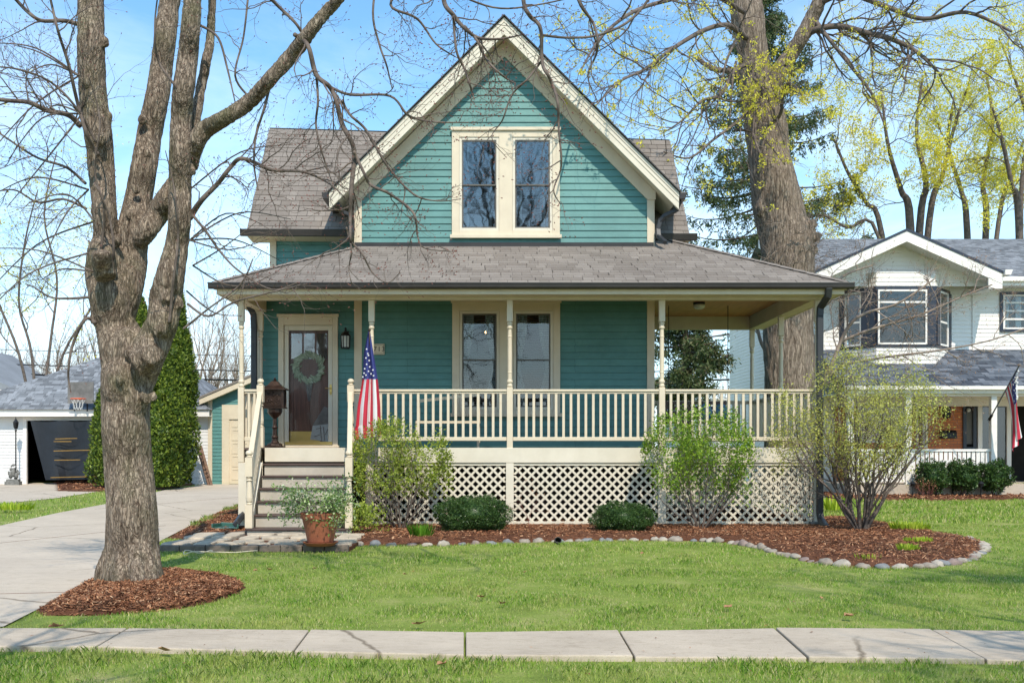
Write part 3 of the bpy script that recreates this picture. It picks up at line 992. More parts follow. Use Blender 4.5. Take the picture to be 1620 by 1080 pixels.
lattice(2.8, 4.9, .10, 1.03, front(4.38))
# ---------------- railings
def railing(a, b, nb, stuff=False, zt=2.205, zb=1.42):
    a, b = Vector(a), Vector(b)
    m = MB()
    m.bar(a + Vector((0, 0, zt - .02)), b + Vector((0, 0, zt - .02)), .085, .035)
    m.bar(a + Vector((0, 0, zt - .055)), b + Vector((0, 0, zt - .055)), .045, .034)
    m.bar(a + Vector((0, 0, zb)), b + Vector((0, 0, zb)), .05, .06)
    r = m.build('railing', M['cream'], house, bevel=.006)
    if stuff:
        bm_ = MB()
    base = None
    d = (b - a)
    for k in range(nb):
        p = a + d * ((k + .8) / (nb + .6))
        if stuff:
            bm_.bar(p + Vector((0, 0, zb + .031)), p + Vector((0, 0, zt - .073)), .036, .036, up=(0, 1, 0))
        elif base is None:
            q = MB(); q.bar((0, 0, zb + .031), (0, 0, zt - .073), .04, .04, up=(0, 1, 0))
            base = q.build('baluster', M['cream'], r, local=True)
            base.location = p - wloc(r)
        else:
            c = base.copy(); COL.objects.link(c); c.parent = r; c.location = p - wloc(r)
    if stuff:
        o = bm_.build('baluster', M['cream'], r); o['kind'] = 'stuff'
railing((PX[1] + .05, 0, 0), (PX[2] - .05, 0, 0), 17)
railing((PX[2] + .05, 0, 0), (PX[3] - .05, 0, 0), 19)
railing((PX[3] + .05, 0, 0), (PX[4] - .05, 0, 0), 20)
railing((5.03, .05, 0), (5.03, 2.15, 0), 18)
railing((5.03, 2.25, 0), (5.03, 4.35, 0), 18)
railing((2.72, 4.4, 0), (4.98, 4.4, 0), 19, True)
railing((-4.08, .05, 0), (-4.08, 1.31, 0), 8, True)
railing((-4.03, 0, 0), (-3.80, 0, 0), 2, True)
railing((-2.31, 0, 0), (-2.07, 0, 0), 1, True)

# ---------------- stairs
st = MB(); tr = MB()
ztr = [1.33 - .295 - .18 * i for i in range(6)]
def sk(Y): return -Y * .107      # the flight runs a little askew
top = MB(); top.box(-3.70, -2.385, -.056, -.02, 1.06, DK); top.build('top_riser', M['trim_white'], house, bevel=.004)
stairs = None
for i, z in enumerate(ztr):
    Yf = -.285 * (i + 1); Yb = -.285 * i
    s = sk(Yf)
    x0, x1 = -3.70 + s, -2.33 + s
    zn = ztr[i + 1] if i < 5 else .0
    y0r = Yf + .03
    t = MB()
    if i == 5: x0 -= .09
    t.box(x0 - .01, x1 + .01, Yf, Yb + .029, z - .03, z)
    t_o = t
    m = MB()
    m.box(x0 + .01, x1 - .01, y0r, y0r + .02, zn - (.0 if i < 5 else .02), z - .031)
    if stairs is None:
        stairs = m.build('stairs', M['riser'], house)
    else:
        m.build('riser', M['riser'], stairs)
    t.build('tread', M['tread'], stairs, bevel=.008)
def newel(x, y, z0, zt, parent):
    m = MB()
    h = zt - z0
    w = .052
    m.box(x - w, x + w, y - w, y + w, z0, z0 + h * .3)
    a, b_ = z0 + h * .3, z0 + h * .66
    m.lathe(x, y, [(.03, a), (.05, a + .012), (.03, a + .03), (.045, a + .05), (.05, a + .1), (.036, b_ - .12), (.03, b_ - .07), (.048, b_ - .05), (.03, b_ - .03), (.05, b_ - .012), (.03, b_)], 14)
    m.box(x - w, x + w, y - w, y + w, b_, zt - .105)
    m.lathe(x, y, [(.03, zt - .105), (.052, zt - .095), (.03, zt - .085), (.03, zt - .078), (.05, zt - .055), (.053, zt - .04), (.045, zt - .015), (.02, zt), (.001, zt + .002)], 14)
    return m.build('newel_post', M['cream'], parent, bevel=.004)
for x, s in ((-3.77, -1), (-2.345, 1)):
    xb = x + .20
    newel(x, -.03, DK, 2.37, stairs)
    newel(xb, -1.66, .14, 1.25, stairs)
    m = MB()
    a = Vector((x, -.08, 2.14)); b_ = Vector((xb, -1.62, 1.10))
    m.bar(a, b_, .075, .05)
    m.bar(a - Vector((0, 0, .88)), b_ - Vector((0, 0, .80)), .04, .16)
    hr = m.build('handrail', M['cream'], stairs, bevel=.008)
    # slats between
    bs = MB()
    for k in range(1, 12):
        p = a.lerp(b_, k / 12)
        bs.bar(p - Vector((0, 0, .02)), p - Vector((0, 0, .80)), .035, .035, up=(0, 1, 0))
    o = bs.build('stair_balusters', M['cream'], stairs)
    sg = MB()
    sg.prism([(x - s * .03, -.05, 1.05), (x - s * .03, -.05, .02), (xb - s * .03, -1.66, .02), (xb - s * .03, -1.66, .17)], (s * .05, 0, 0))
    sg.build('stringer', M['trim_white'], stairs)

# ---------------- front door
dz0 = DK + .0
dw = MB()
Y = WY
y0, y1 = Y - .05, Y + .08
dw.box(DX0, hx(449.5, WR), y0, y1, dz0, DZT)
dw.box(hx(526.8, WR), DX1, y0, y1, dz0, DZT)
dw.box(hx(449.5, WR), hx(526.8, WR), y0, y1, hz(514.5, WR), DZT)
dw.box(DX0 - .02, DX1 + .02, y0 - .03, y0 - .0005, DZT - .02, DZT + .03)
dw.box(DX0 - .03, DX1 + .03, y0 - .08, y0 - .001, dz0, dz0 + .035)
door = dw.build('front_door', M['cream'], house, bevel=.005)
sd = MB()
frame_rect(sd, hx(450, WR), hx(526.3, WR), hz(707.5, WR) + .03, hz(515, WR), .075, Y - .02, Y + .015, wt=.085, wb=.07)
sd.build('storm_door', M['trim_white'], door, bevel=.006)
gl = MB(); gl.add([(hx(456, WR), Y - .002, 1.4), (hx(520, WR), Y - .002, 1.4), (hx(520, WR), Y - .0015, 3.33), (hx(456, WR), Y - .0015, 3.33)], [(0, 1, 2, 3)])
gl.build('glass_pane', M['glass_door'], door)
kp = MB(); kp.box(hx(451, WR), hx(526, WR), Y - .027, Y - .021, dz0 + .045, dz0 + .10); kp.box(hx(455, WR), hx(505, WR), Y + .07, Y + .078, 1.36, 1.56); kp.build('kick_plate', M['brass'], door)
wd = MB()
wd.box(hx(450, WR), hx(527, WR), Y + .082, Y + .12, dz0, 3.42)
for xa, xb in ((457, 463), (484, 489), (512, 520)): wd.box(hx(xa, WR), hx(xb, WR), Y + .07, Y + .0815, 1.57, 2.75)
wd.build('inner_door', M['wood_door'], door)
nl = MB()
for i in range(3):
    for j in range(1):
        xa = 459.5 + i * 20
        nl.add([(hx(xa, WR), Y + .075, 2.82), (hx(xa + 17, WR), Y + .075, 2.82), (hx(xa + 17, WR), Y + .075, 3.26), (hx(xa, WR), Y + .075, 3.26)], [(0, 1, 2, 3)])
nl.build('door_light', M['glass_hi'], door)
hd = MB()
hxx = hx(523.5, WR)
hd.box(hxx - .018, hxx + .018, Y - .03, Y - .0205, 2.19, 2.37)
hd.tube([(hxx, Y - .03, 2.30), (hxx, Y - .07, 2.30), (hxx - .09, Y - .07, 2.305)], .009, 8)
hd.ball((hxx, Y - .035, 2.22), .014)
hd.build('handle', M['brass'], door, bevel=.002)
db = MB(); db.box(hx(531, WR), hx(534, WR), Y - .066, Y - .0505, 2.42, 2.49); db.build('doorbell', M['trim_white'], house, bevel=.004)

# wall lantern by the door
lt = MB()
lx, ly, lz = hx(548.3, WR), Y - .13, hz(553, WR)
lt.box(lx - .045, lx + .045, Y - .03, Y - .0165, lz + .08, lz + .32)
lt.tube([(lx, Y - .03, lz + .30), (lx, Y - .09, lz + .36), (lx, ly, lz + .34)], .011, 8)
lt.lathe(lx, ly, [(.0, lz), (.075, lz + .005), (.08, lz + .03)], 8)
lt.lathe(lx, ly, [(.09, lz + .225), (.085, lz + .24), (.045, lz + .29), (.02, lz + .30), (.015, lz + .34), (.025, lz + .355), (.001, lz + .375)], 8)
for k in range(8):
    a = 2 * PI * (k + .5) / 8
    lt.bar((lx + .075 * math.cos(a), ly + .075 * math.sin(a), lz + .02), (lx + .083 * math.cos(a), ly + .083 * math.sin(a), lz + .23), .012, .012)
lan = lt.build('wall_lantern', M['black'], house)
g = MB(); g.lathe(lx, ly, [(.062, lz + .031), (.07, lz + .222)], 8); g.build('lantern_glass', M['frost'], lan)

# house number plaque
nb = MB(); nb.box(hx(579.5, WR), hx(608.5, WR), Y - .045, Y - .012, hz(561, WR), hz(544, WR))
pl = nb.build('number_plaque', M['cream'], house, bevel=.004)
fr2 = MB(); frame_rect(fr2, hx(581, WR), hx(607.3, WR), hz(559.5, WR), hz(545.5, WR), .004, Y - .048, Y - .0452); fr2.build('plaque_border', M['ink'], pl)
def text3(s, size, loc, mat, parent, ext=.002, name='numerals'):
    cu = bpy.data.curves.new(name, 'FONT')
    cu.body = s; cu.size = size; cu.extrude = ext; cu.align_x = 'CENTER'; cu.align_y = 'CENTER'; cu.space_character = 1.2
    o = bpy.data.objects.new('tmp', cu)
    COL.objects.link(o)
    dg = bpy.context.evaluated_depsgraph_get()
    me = bpy.data.meshes.new_from_object(o.evaluated_get(dg))
    bpy.data.objects.remove(o)
    me.transform(Matrix.Translation(loc) @ Matrix.Rotation(PI / 2, 4, 'X'))
    me.materials.clear()
    return link(name, me, mat, parent)
text3('713', .115, Vector((hx(600.3, WR), Y - .0475, hz(552.5, WR))), M['ink'], pl)

# pendant lamp glowing behind the lower window
lb = MB(); lb.ball((hx(769, 1.13), 2.25, hz(525, 1.13)), .022); lb.build('lamp_bulb', M['bulb'], house, smooth=True)
lb = MB(); lb.tube([(hx(769, 1.13), 2.25, hz(523, 1.13)), (hx(769, 1.13), 2.25, 4.2)], .006, 6); lb.build('lamp_cord', M['brass'], house)

# ---------------- things on the porch
wc = Vector((hx(488, WR), Y + .045, hz(581, WR)))
C_, N_ = [], []
for k in range(400):
    a = 2 * PI * k / 400 + RND.random() * .1
    r = .2 + RND.gauss(0, .028)
    C_.append((wc.x + r * math.cos(a), wc.y + RND.uniform(-.03, .01), wc.z + r * math.sin(a)))
C_ = np.array(C_)
rad = unit(C_ - np.array(wc)); tan = np.stack([-rad[:, 2], rad[:, 1] * 0, rad[:, 0]], 1)
a = unit(rad * .8 + tan * 1.0 + NR.normal(size=C_.shape) * .25); a[:, 1] = np.clip(a[:, 1], -.15, .05)
b = unit(np.cross(a, np.array([0, 1, 0]) + NR.normal(size=a.shape) * .3))
L_ = .08; W_ = .015
Vv = np.stack([C_, C_ + a * L_ * .5 + b * W_, C_ + a * L_, C_ + a * L_ * .5 - b * W_], 1).reshape(-1, 3)
Vv[:, 1] = np.minimum(Vv[:, 1], Y + .066)
Vv[:, 1] = np.maximum(Vv[:, 1], Y + .004)
wreath = thing('wreath', 'round sage green wreath hanging inside the glass of the front door', 'wreath', (wc.x, wc.y, wc.z))
np_mesh('foliage', Vv, np.arange(len(Vv)).reshape(-1, 4), M['wreath'], wreath)
rb = MB()
for k in range(8):
    a0, a1 = k / 8, (k + 1) / 8
    z0 = wc.z - .2 - .38 * a0; z1 = wc.z - .2 - .38 * a1
    w0, w1 = .075 * (1 - a0 * .75), .075 * (1 - a1 * .75)
    for j in range(6):
        def q(jj, w, z): return (wc.x - .0 + w * (jj / 3 - 1), Y + .058 + .007 * math.sin(jj * 2.5 + z * 9), z)
        rb.add([q(j, w0, z0), q(j + 1, w0, z0), q(j + 1, w1, z1), q(j, w1, z1)], [(0, 3, 2, 1)])
rb.build('ribbon', M['cloth_grey'], wreath, smooth=True)

gx = hx(510, WR)
gn = thing('cloth_ornament', 'white patterned cloth figure with grey pointed hat behind the door glass', 'ornament', (gx, Y + .04, 1.36))
g = MB(); g.prism([(hx(490, WR), Y + .045, 1.42), (hx(519, WR), Y + .045, 1.38), (hx(519.5, WR), Y + .045, 1.69), (hx(494, WR), Y + .045, 1.66)], (0, .015, 0)); g.build('cloth_body', M['curtain'], gn)
g = MB(); g.prism([(hx(494, WR), Y + .04, 1.665), (hx(519, WR), Y + .04, 1.69), (hx(518.5, WR), Y + .04, 1.97), (hx(512, WR), Y + .04, 1.99)], (0, .02, 0)); g.build('pointed_hat', M['cloth_grey'], gn)
g = MB()
for (xa, za, xb, zb2) in ((499, 1.60, 508, 1.62), (508, 1.40, 506, 1.66), (513, 1.40, 511, 1.64), (497, 1.47, 505, 1.5), (514, 1.5, 518, 1.6)):
    g.bar((hx(xa, WR), Y + .041, za), (hx(xb, WR), Y + .041, zb2), .006, .012)
g.build('pattern_lines', M['cloth_grey'], gn)

# bronze mail lantern on a pedestal
bx, by = hx(435, 1.03), .5
q = lambda py: hz(py, 1.03)
ml = thing('pedestal_mailbox', 'ornate bronze lantern shaped mailbox on a turned pedestal at the top of the steps', 'mailbox', (bx, by, DK))
m = MB()
m.box(bx - .15, bx + .15, by - .12, by + .12, DK, DK + .035)
m.lathe(bx, by, [(.13, DK + .036), (.12, DK + .06), (.07, DK + .08), (.05, DK + .11), (.045, DK + .15), (.06, DK + .17), (.04, DK + .2), (.034, DK + .3), (.05, DK + .33), (.034, DK + .36), (.03, DK + .5), (.05, DK + .53), (.05, DK + .56), (.03, DK + .58)], 12)
m.build('pedestal', M['bronze'], ml, smooth=False)
m = MB(); z = q(660); m.lathe(bx, by, [(.03, z - .02), (.05, z), (.09, z + .04), (.12, z + .08), (.12, z + .138)], 12); m.build('bowl', M['bronze'], ml)
m = MB(); z0b, z1b = q(646), q(617)
m.box(bx - .18, bx + .18, by - .14, by + .14, z0b, z0b + .02)
for sx in (-1, 1):
    for sy in (-1, 1): m.box(bx + sx * .15 - .015, bx + sx * .15 + .015, by + sy * .11 - .012, by + sy * .11 + .012, z0b + .021, z1b)
m.box(bx - .145, bx + .145, by - .085, by + .085, z0b + .021, z1b - .002)
m.build('mail_case', M['bronze'], ml)
m = MB()
for k in range(36):
    m.ball((bx + RND.uniform(-.11, .11), by - .088, z0b + .06 + RND.uniform(0, .2)), RND.uniform(.008, .016), 6, 4)
frame_rect(m, bx - .13, bx + .13, z0b + .035, z1b - .02, .014, by - .1, by - .086)
m.build('relief_panel', M['brass'] if False else M['bronze'], ml)
m = MB()
zt = q(617)
def sq(w, d_, z): return [(bx - w, by - d_, z), (bx + w, by - d_, z), (bx + w, by + d_, z), (bx - w, by + d_, z)]
rings = [sq(.2, .165, zt), sq(.2, .165, zt + .015), sq(.11, .095, zt + .07), sq(.05, .045, zt + .14), sq(.035, .03, zt + .15)]
vs = [p for r_ in rings for p in r_]
fs_ = [(3, 2, 1, 0)] + [(i * 4 + k, i * 4 + (k + 1) % 4, (i + 1) * 4 + (k + 1) % 4, (i + 1) * 4 + k) for i in range(4) for k in range(4)] + [(16, 17, 18, 19)]
m.add(vs, fs_)
m.lathe(bx, by, [(.02, zt + .15), (.03, zt + .165), (.012, zt + .175), (.018, zt + .19), (.001, zt + .215)], 8)
m.build('case_roof', M['bronze'], ml)

# porch bench behind the railing
bn = thing('porch_bench', 'cream wooden bench against the wall under the lower window', 'bench', (-.9, 1.0, DK))
m = MB(); m.bar((hx(662, 1.06), 1.05, hz(634, 1.06)), (hx(755, 1.06), 1.05, hz(624, 1.06)), .05, .05); 
m.bar((hx(662, 1.06), 1.05, hz(700, 1.06)), (hx(662, 1.06), 1.05, hz(630, 1.06)), .05, .05, up=(0, 1, 0)); m.bar((hx(757, 1.06), 1.05, hz(700, 1.06)), (hx(757, 1.06), 1.05, hz(622, 1.06)), .05, .05, up=(0, 1, 0)); m.build('back_frame', M['cream'], bn)
m = MB(); m.box(hx(660, 1.06), hx(760, 1.06), .68, 1.02, DK + .40, DK + .44); m.build('seat', M['cream'], bn)
for xx in (662, 757):
    m = MB(); m.box(hx(xx, 1.06) - .02, hx(xx, 1.06) + .02, .7, .74, DK, DK + .4); m.build('leg', M['cream'], bn)

# porch swing with cushions
sx0, sx1, sy = hx(1056, 1.16), hx(1153, 1.16), 2.7
sw = thing('porch_swing', 'wooden swing seat hung on chains from the right porch ceiling', 'swing', ((sx0 + sx1) / 2, sy, 1.7))
m = MB()
for k in range(5): m.box(sx0, sx1, sy - .22 + k * .09, sy - .15 + k * .09, 1.72, 1.745)
m.build('seat', M['deck'], sw)
m = MB()
for k in range(4): m.box(sx0, sx1, sy + .24, sy + .26, 1.8 + k * .09, 1.86 + k * .09)
for xx in (sx0, sx1 - .03): m.box(xx, xx + .03, sy + .261, sy + .28, 1.7, 2.15)
m.build('backrest', M['deck'], sw)
for xx in (sx0 + .02, sx1 - .02):
    m = MB(); m.tube([(xx, sy, 1.73), (xx, sy, 3.87)], .008, 5); m.build('chain', M['black'], sw)
for k, (xa, xb, lab) in enumerate(((1108, 1128, 'left'), (1131, 1154, 'right'))):
    c = MB(); X0, X1 = hx(xa, 1.16), hx(xb, 1.16)
    c.ball(((X0 + X1) / 2, sy + .15, 1.93), .13, 14, 10, (1, .5, 1.25))
    o = c.build('cushion', M['blue_cloth'], None, smooth=True, origin=((X0 + X1) / 2, sy + .15, 1.77))
    tag(o, 'blue patterned cushion on the porch swing, the one nearer the ' + ('middle' if k == 0 else 'chain at the end'), 'cushion', 'cushions on the porch swing')

# flag hung on the porch post
def flag(name, label, top, base, cloth_pts, star_rows, pole_mat):
    t = thing(name, label, 'flag', base)
    m = MB(); m.tube([base, top], [.012, .011], 8); m.ball(top + Vector((0, 0, .01)), .022); m.build('pole', pole_mat, t, smooth=True)
    m = MB(); m.tube([base + (base - top).normalized() * .02, base + (top - base).normalized() * .09], .02, 8); m.build('bracket', M['black'], t)
    return t
ftop = P(584.5, 523, 16.5); fbase = P(588, 634, 16.93)
fl1 = flag('flag', 'star spangled flag hanging furled from the porch post beside the steps', ftop, fbase, None, None, M['bronze'])
nS, nT = 36, 40
def cloth1(s, t):
    # s across 0..1, t down 0..1
    yy = 524 + t * (692 - 524)
    keys = [(524, 584, 1.5), (560, 583, 8), (598, 585, 12), (640, 583, 18), (670, 582, 20), (692, 583, 19)]
    for (a0, b0, c0), (a1, b1, c1) in zip(keys, keys[1:]):
        if yy <= a1 + 1e-6: break
    w = (yy - a0) / (a1 - a0)
    cxp, hw = b0 + (b1 - b0) * w, c0 + (c1 - c0) * w
    lean = (s - .5) * 2
    px = cxp + lean * hw - (0 if t < .9 else (s < .3) * 2)
    yy2 = yy + (6 * (0.5 - s) if t > .5 else 0) * (t - .5) * 2
    ph = s * 4.3 * PI
    dep = 16.55 + .045 * min(1, t * 4) * math.sin(ph) + .02 * math.sin(t * 5 + s * 3)
    px += .9 * math.cos(ph) * min(1, t * 2)
    return P(px, yy2, dep)
m = MB(); ms = []
strp = [1, 2, 1, 2, 1, 2, 1]
grid = [[cloth1(i / nS, j / nT) for i in range(nS + 1)] for j in range(nT + 1)]
for j in range(nT):
    for i in range(nS):
        mi = 0 if j / nT < .44 else strp[min(6, int(i / nS * 7))]
        m.add([grid[j][i], grid[j][i + 1], grid[j + 1][i + 1], grid[j + 1][i]], [(0, 3, 2, 1)], mi=mi)
c1 = m.build('cloth', [M['flag_blue'], M['flag_red'], M['flag_white']], fl1, smooth=True)
def star(mb, c, r, tilt=0.0):
    vs = [c]
    for k in range(10):
        a = PI / 2 + k * PI / 5 + tilt
        rr = r if k % 2 == 0 else r * .42
        vs.append(c + Vector((rr * math.cos(a), 0, rr * math.sin(a))))
    mb.add(vs, [(0, i + 1, (i + 1) % 10 + 1) for i in range(10)])
m = MB()
for (px, py) in ((580, 552), (582, 559), (579, 566), (584, 570), (580, 576), (585, 580), (577, 583), (583, 587), (587, 591), (576, 590), (579, 593), (590, 585), (591, 594), (574, 596), (583, 562)):
    star(m, P(px, py, 16.46), .017, RND.uniform(-.3, .3))
m.build('stars', M['flag_white'], fl1)
# ------------------------------------------------------------------ the ground
def struct(o, kind='structure'):
    o['kind'] = kind
    return o


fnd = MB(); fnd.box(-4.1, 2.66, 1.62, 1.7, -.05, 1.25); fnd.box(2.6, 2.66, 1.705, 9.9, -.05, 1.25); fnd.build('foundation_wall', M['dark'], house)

# terrain heights: flat yard with a faint roll
g = MB(); g.add([(-300, -60, 0), (300, -60, 0), (300, 500, 0), (-300, 500, 0)], [(0, 1, 2, 3)])
struct(g.build('lawn', M['turf']))
# street behind the photographer
g = MB(); g.add([(-80, -25, .004), (80, -25, .004), (80, -13.6, .004), (-80, -13.6, .004)], [(0, 1, 2, 3)])
struct(g.build('road', M['asphalt']))
g = MB(); g.box(-80, 80, -13.6, -13.42, 0, .12); struct(g.build('kerb', M['walk']))

# sidewalk slabs
jn = [(-900, 993, -1060, 1021), (-380, 993, -460, 1021), (-90, 993, -165, 1021), (202, 993, 152, 1022), (490, 996, 464, 1030), (735.5, 1000, 735.5, 1036), (979, 996.5, 1003, 1037), (1226, 992, 1278, 1038), (1473, 994, 1560, 1041), (1720, 997, 1840, 1045), (1980, 997, 2120, 1045), (2500, 997, 2700, 1045)]
g = MB()
zt = .035
for a, b in zip(jn, jn[1:]):
    A0, A1 = gp(a[0], a[1], zt), gp(a[2], a[3], zt)
    B0, B1 = gp(b[0], b[1], zt), gp(b[2], b[3], zt)
    e = .007
    A0.x += e; A1.x += e; B0.x -= e; B1.x -= e
    j = RND.uniform(-.006, .006)
    poly = [A1 + Vector((0, 0, j)), B1 + Vector((0, 0, j)), B0 + Vector((0, 0, j)), A0 + Vector((0, 0, j))]
    g.prism([p - Vector((0, 0, .06)) for p in poly], (0, 0, .06))
swk = struct(g.build('sidewalk', M['walk'], bevel=.008))

def poly_sheet(name, pts, z, mat, kind='structure'):
    m = MB(); m.add([(p.x, p.y, z) for p in pts], [tuple(range(len(pts)))])
    return struct(m.build(name, mat), kind)

def gpl(L, z=0.0): return [gp(x, y, z) for x, y in L]

DRV = gpl([(-1500, 993), (5, 993), (60, 965), (100, 943), (165, 905), (262, 852), (320, 822), (386, 795), (430, 780), (430, 766), (320, 766), (310, 769), (262, 775), (215, 786), (165, 798), (90, 812), (0, 832), (-300, 880), (-1500, 970)])
poly_sheet('driveway', DRV, .012, M['drive'])
# expansion joints of the driveway: dark grooves
jg = MB()
for L in ([(262, 832), (-20, 862)], [(386, 786), (150, 806)], [(120, 938), (-300, 948)]):
    a, b = gp(*L[0]), gp(*L[1])
    jg.bar(a + Vector((0, 0, .012)), b + Vector((0, 0, .012)), .012, .004)
struct(jg.build('driveway_joints', M['mulch']))
NDRV = gpl([(-1500, 812), (0, 797), (90, 788), (160, 777), (250, 772), (300, 766.5), (300, 764), (-1500, 764)])
poly_sheet('neighbor_driveway', NDRV, .010, M['drive'])
# front walk of the neighbours, right
poly_sheet('neighbor_walk', [Vector((14.9, 9.9, 0)), Vector((17.5, 9.9, 0)), Vector((17.5, -9, 0)), Vector((16.2, -9, 0))], .012, M['drive'])

# mulch beds as low mounds
BED = [(562, 862), (600, 863), (650, 863), (700, 863), (735, 861), (800, 859), (870, 857), (940, 855), (1000, 855), (1060, 855), (1115, 856), (1165, 860), (1205, 869), (1240, 878), (1275, 887), (1310, 893), (1345, 897), (1385, 899), (1430, 899), (1470, 897), (1505, 892), (1535, 885), (1556, 872), (1558, 862), (1540, 856), (1510, 850), (1480, 846)]
BEDW = gpl(BED) + gpl([(1440, 838), (1400, 830), (1345, 822)]) + [Vector((5.6, 2, 0)), Vector((5.2, 4.6, 0)), Vector((2.5, 4.6, 0)), Vector((-4.0, 1.5, 0)), Vector((-2.3, .2, 0)), Vector((-2.2, -1.8, 0))]
RING = [gp(x, y) for x, y in [(58, 968), (100, 943), (140, 920), (200, 908), (262, 905), (300, 906), (340, 912), (372, 920), (386, 930), (375, 940), (340, 951), (290, 962), (240, 968), (180, 972), (120, 974), (75, 973)]]
LBED = gpl([(266, 852), (320, 822), (384, 796), (388, 850), (330, 853)])
NBED = gpl([(1290, 800), (1330, 790), (1420, 792), (1500, 792), (1620, 791), (1800, 791), (1800, 778), (1500, 776), (1400, 776), (1300, 776), (1240, 790), (1250, 803)])
ABED = gpl([(90, 777), (165, 778), (250, 773), (305, 767), (300, 762), (230, 758), (90, 760)])


def inside(px, py, poly):
    xs = np.array([p.x for p in poly]); ys = np.array([p.y for p in poly])
    c = np.zeros(px.shape, bool)
    j = len(xs) - 1
    for i in range(len(xs)):
        cond = ((ys[i] > py) != (ys[j] > py)) & (px < (xs[j] - xs[i]) * (py - ys[i]) / (ys[j] - ys[i] + 1e-12) + xs[i])
        c ^= cond
        j = i
    return c


def edge_dist(px, py, poly):
    d = np.full(px.shape, 1e9)
    n = len(poly)
    for i in range(n):
        a, b = poly[i], poly[(i + 1) % n]
        vx, vy = b.x - a.x, b.y - a.y
        L2 = vx * vx + vy * vy + 1e-12
        t = np.clip(((px - a.x) * vx + (py - a.y) * vy) / L2, 0, 1)
        d = np.minimum(d, np.hypot(px - a.x - t * vx, py - a.y - t * vy))
    return d


def mound(name, poly, h, step, chips, csize=.03, ramp_=.3, label=None):
    xs = [p.x for p in poly]; ys = [p.y for p in poly]
    X, Yg = np.meshgrid(np.arange(min(xs) - step, max(xs) + 2 * step, step), np.arange(min(ys) - step, max(ys) + 2 * step, step))
    ins = inside(X, Yg, poly); ed = edge_dist(X, Yg, poly)
    z = np.where(ins, .018 + h * np.clip(ed / ramp_, 0, 1) ** .6, -.02)
    nz = np.array([mnoise.noise(Vector((a * 3, b * 3, 1))) + .6 * mnoise.noise(Vector((a * 11, b * 11, 4))) for a, b in zip(X.ravel(), Yg.ravel())]).reshape(X.shape)
    z = z + np.where(ins, nz * .018 * np.clip(ed / .15, 0, 1), 0)
    ny, nx = X.shape
    idx = np.arange(nx * ny).reshape(ny, nx)
    q = np.stack([idx[:-1, :-1], idx[:-1, 1:], idx[1:, 1:], idx[1:, :-1]], -1).reshape(-1, 4)
    keep = ins.ravel()[q].any(1)
    V = np.stack([X, Yg, z], -1).reshape(-1, 3)
    o = np_mesh(name, V, q[keep], M['mulch'], smooth=True)
    struct(o)
    # wood chips strewn over it
    n = chips
    cx_ = NR.uniform(min(xs), max(xs), n * 3); cy_ = NR.uniform(min(ys), max(ys), n * 3)
    k = inside(cx_, cy_, poly)
    cx_, cy_ = cx_[k][:n], cy_[k][:n]
    gx_ = ((cx_ - X[0, 0]) / step).astype(int); gy_ = ((cy_ - Yg[0, 0]) / step).astype(int)
    cz_ = z[np.clip(gy_, 0, ny - 1), np.clip(gx_, 0, nx - 1)]
    m_ = len(cx_)
    C = np.stack([cx_, cy_, np.maximum(cz_, 0) + NR.uniform(.0, .014, m_)], 1)
    a = NR.normal(size=(m_, 3)); a[:, 2] *= .28; a = unit(a)
    b = np.cross(a, np.array([0, 0, 1.0]) + NR.normal(size=(m_, 3)) * .35); b = unit(b)
    L_ = (csize * NR.uniform(.4, 1.5, m_))[:, None]; W_ = (csize * .22 * NR.uniform(.6, 1.6, m_))[:, None]
    V = np.stack([C - a * L_ - b * W_, C + a * L_ - b * W_ * .6, C + a * L_ + b * W_, C - a * L_ + b * W_ * .7], 1).reshape(-1, 3)
    o2 = np_mesh('mulch_chips' if name == 'mulch_bed' else name + '_chips', V, np.arange(4 * m_).reshape(-1, 4), M['chip'])
    struct(o2, 'stuff')
    return o


mound('mulch_bed', BEDW, .06, .08, 60000, .022)
mound('tree_mulch', RING, .06, .05, 22000, .02, .5)
mound('side_mulch', LBED, .04, .08, 9000, .022)
mound('neighbor_mulch', NBED, .03, .3, 9000, .05)
mound('garage_mulch', ABED, .03, .3, 3000, .05)

# ---- edging fieldstones
def along(pts, s):
    for a, b in zip(pts, pts[1:]):
        L = (b - a).length
        if s <= L: return a.lerp(b, s / L)
        s -= L
    return pts[-1]
def total(pts): return sum((b - a).length for a, b in zip(pts, pts[1:]))
EP = gpl(BED, 0)
tot = total(EP)
s = .06
tones = ['stone_a', 'stone_b', 'stone_c', 'stone_a', 'stone_c', 'stone_d']
tl = {'stone_a': 'rounded grey fieldstone in the edging row of the mulch bed', 'stone_b': 'rounded pinkish fieldstone in the edging row of the mulch bed',
      'stone_c': 'rounded pale fieldstone in the edging row of the mulch bed', 'stone_d': 'rounded bluish fieldstone in the edging row of the mulch bed'}
k = 0
while s < tot - .05:
    p = along(EP, s)
    w = RND.choice([RND.uniform(.04, .065), RND.uniform(.055, .09), RND.uniform(.07, .11)]); h = w * RND.uniform(.45, .75); dq = RND.uniform(.06, .09)
    dirv = (along(EP, min(s + .05, tot)) - p)
    m = MB(); m.ball((0, 0, 0), 1, 12, 8, (1, 1, 1), .35, seed=k * 3.3)
    m.v = [(x * w, y * dq, z * h) for x, y, z in m.v]
    tn = RND.choice(tones)
    o = m.build('edging_stone', M[tn], None, smooth=True)
    o.location = (p.x, p.y + RND.uniform(-.035, .035), RND.uniform(-.008, .018))
    o.rotation_euler = (RND.uniform(-.2, .2), RND.uniform(-.2, .2), math.atan2(dirv.y, dirv.x) + RND.uniform(-.3, .3))
    tag(o, tl[tn], 'stone', 'fieldstones edging the mulch bed')
    s += w * 1.95 + RND.uniform(0, .05) + (.05 if s < 2.2 else 0)
    k += 1

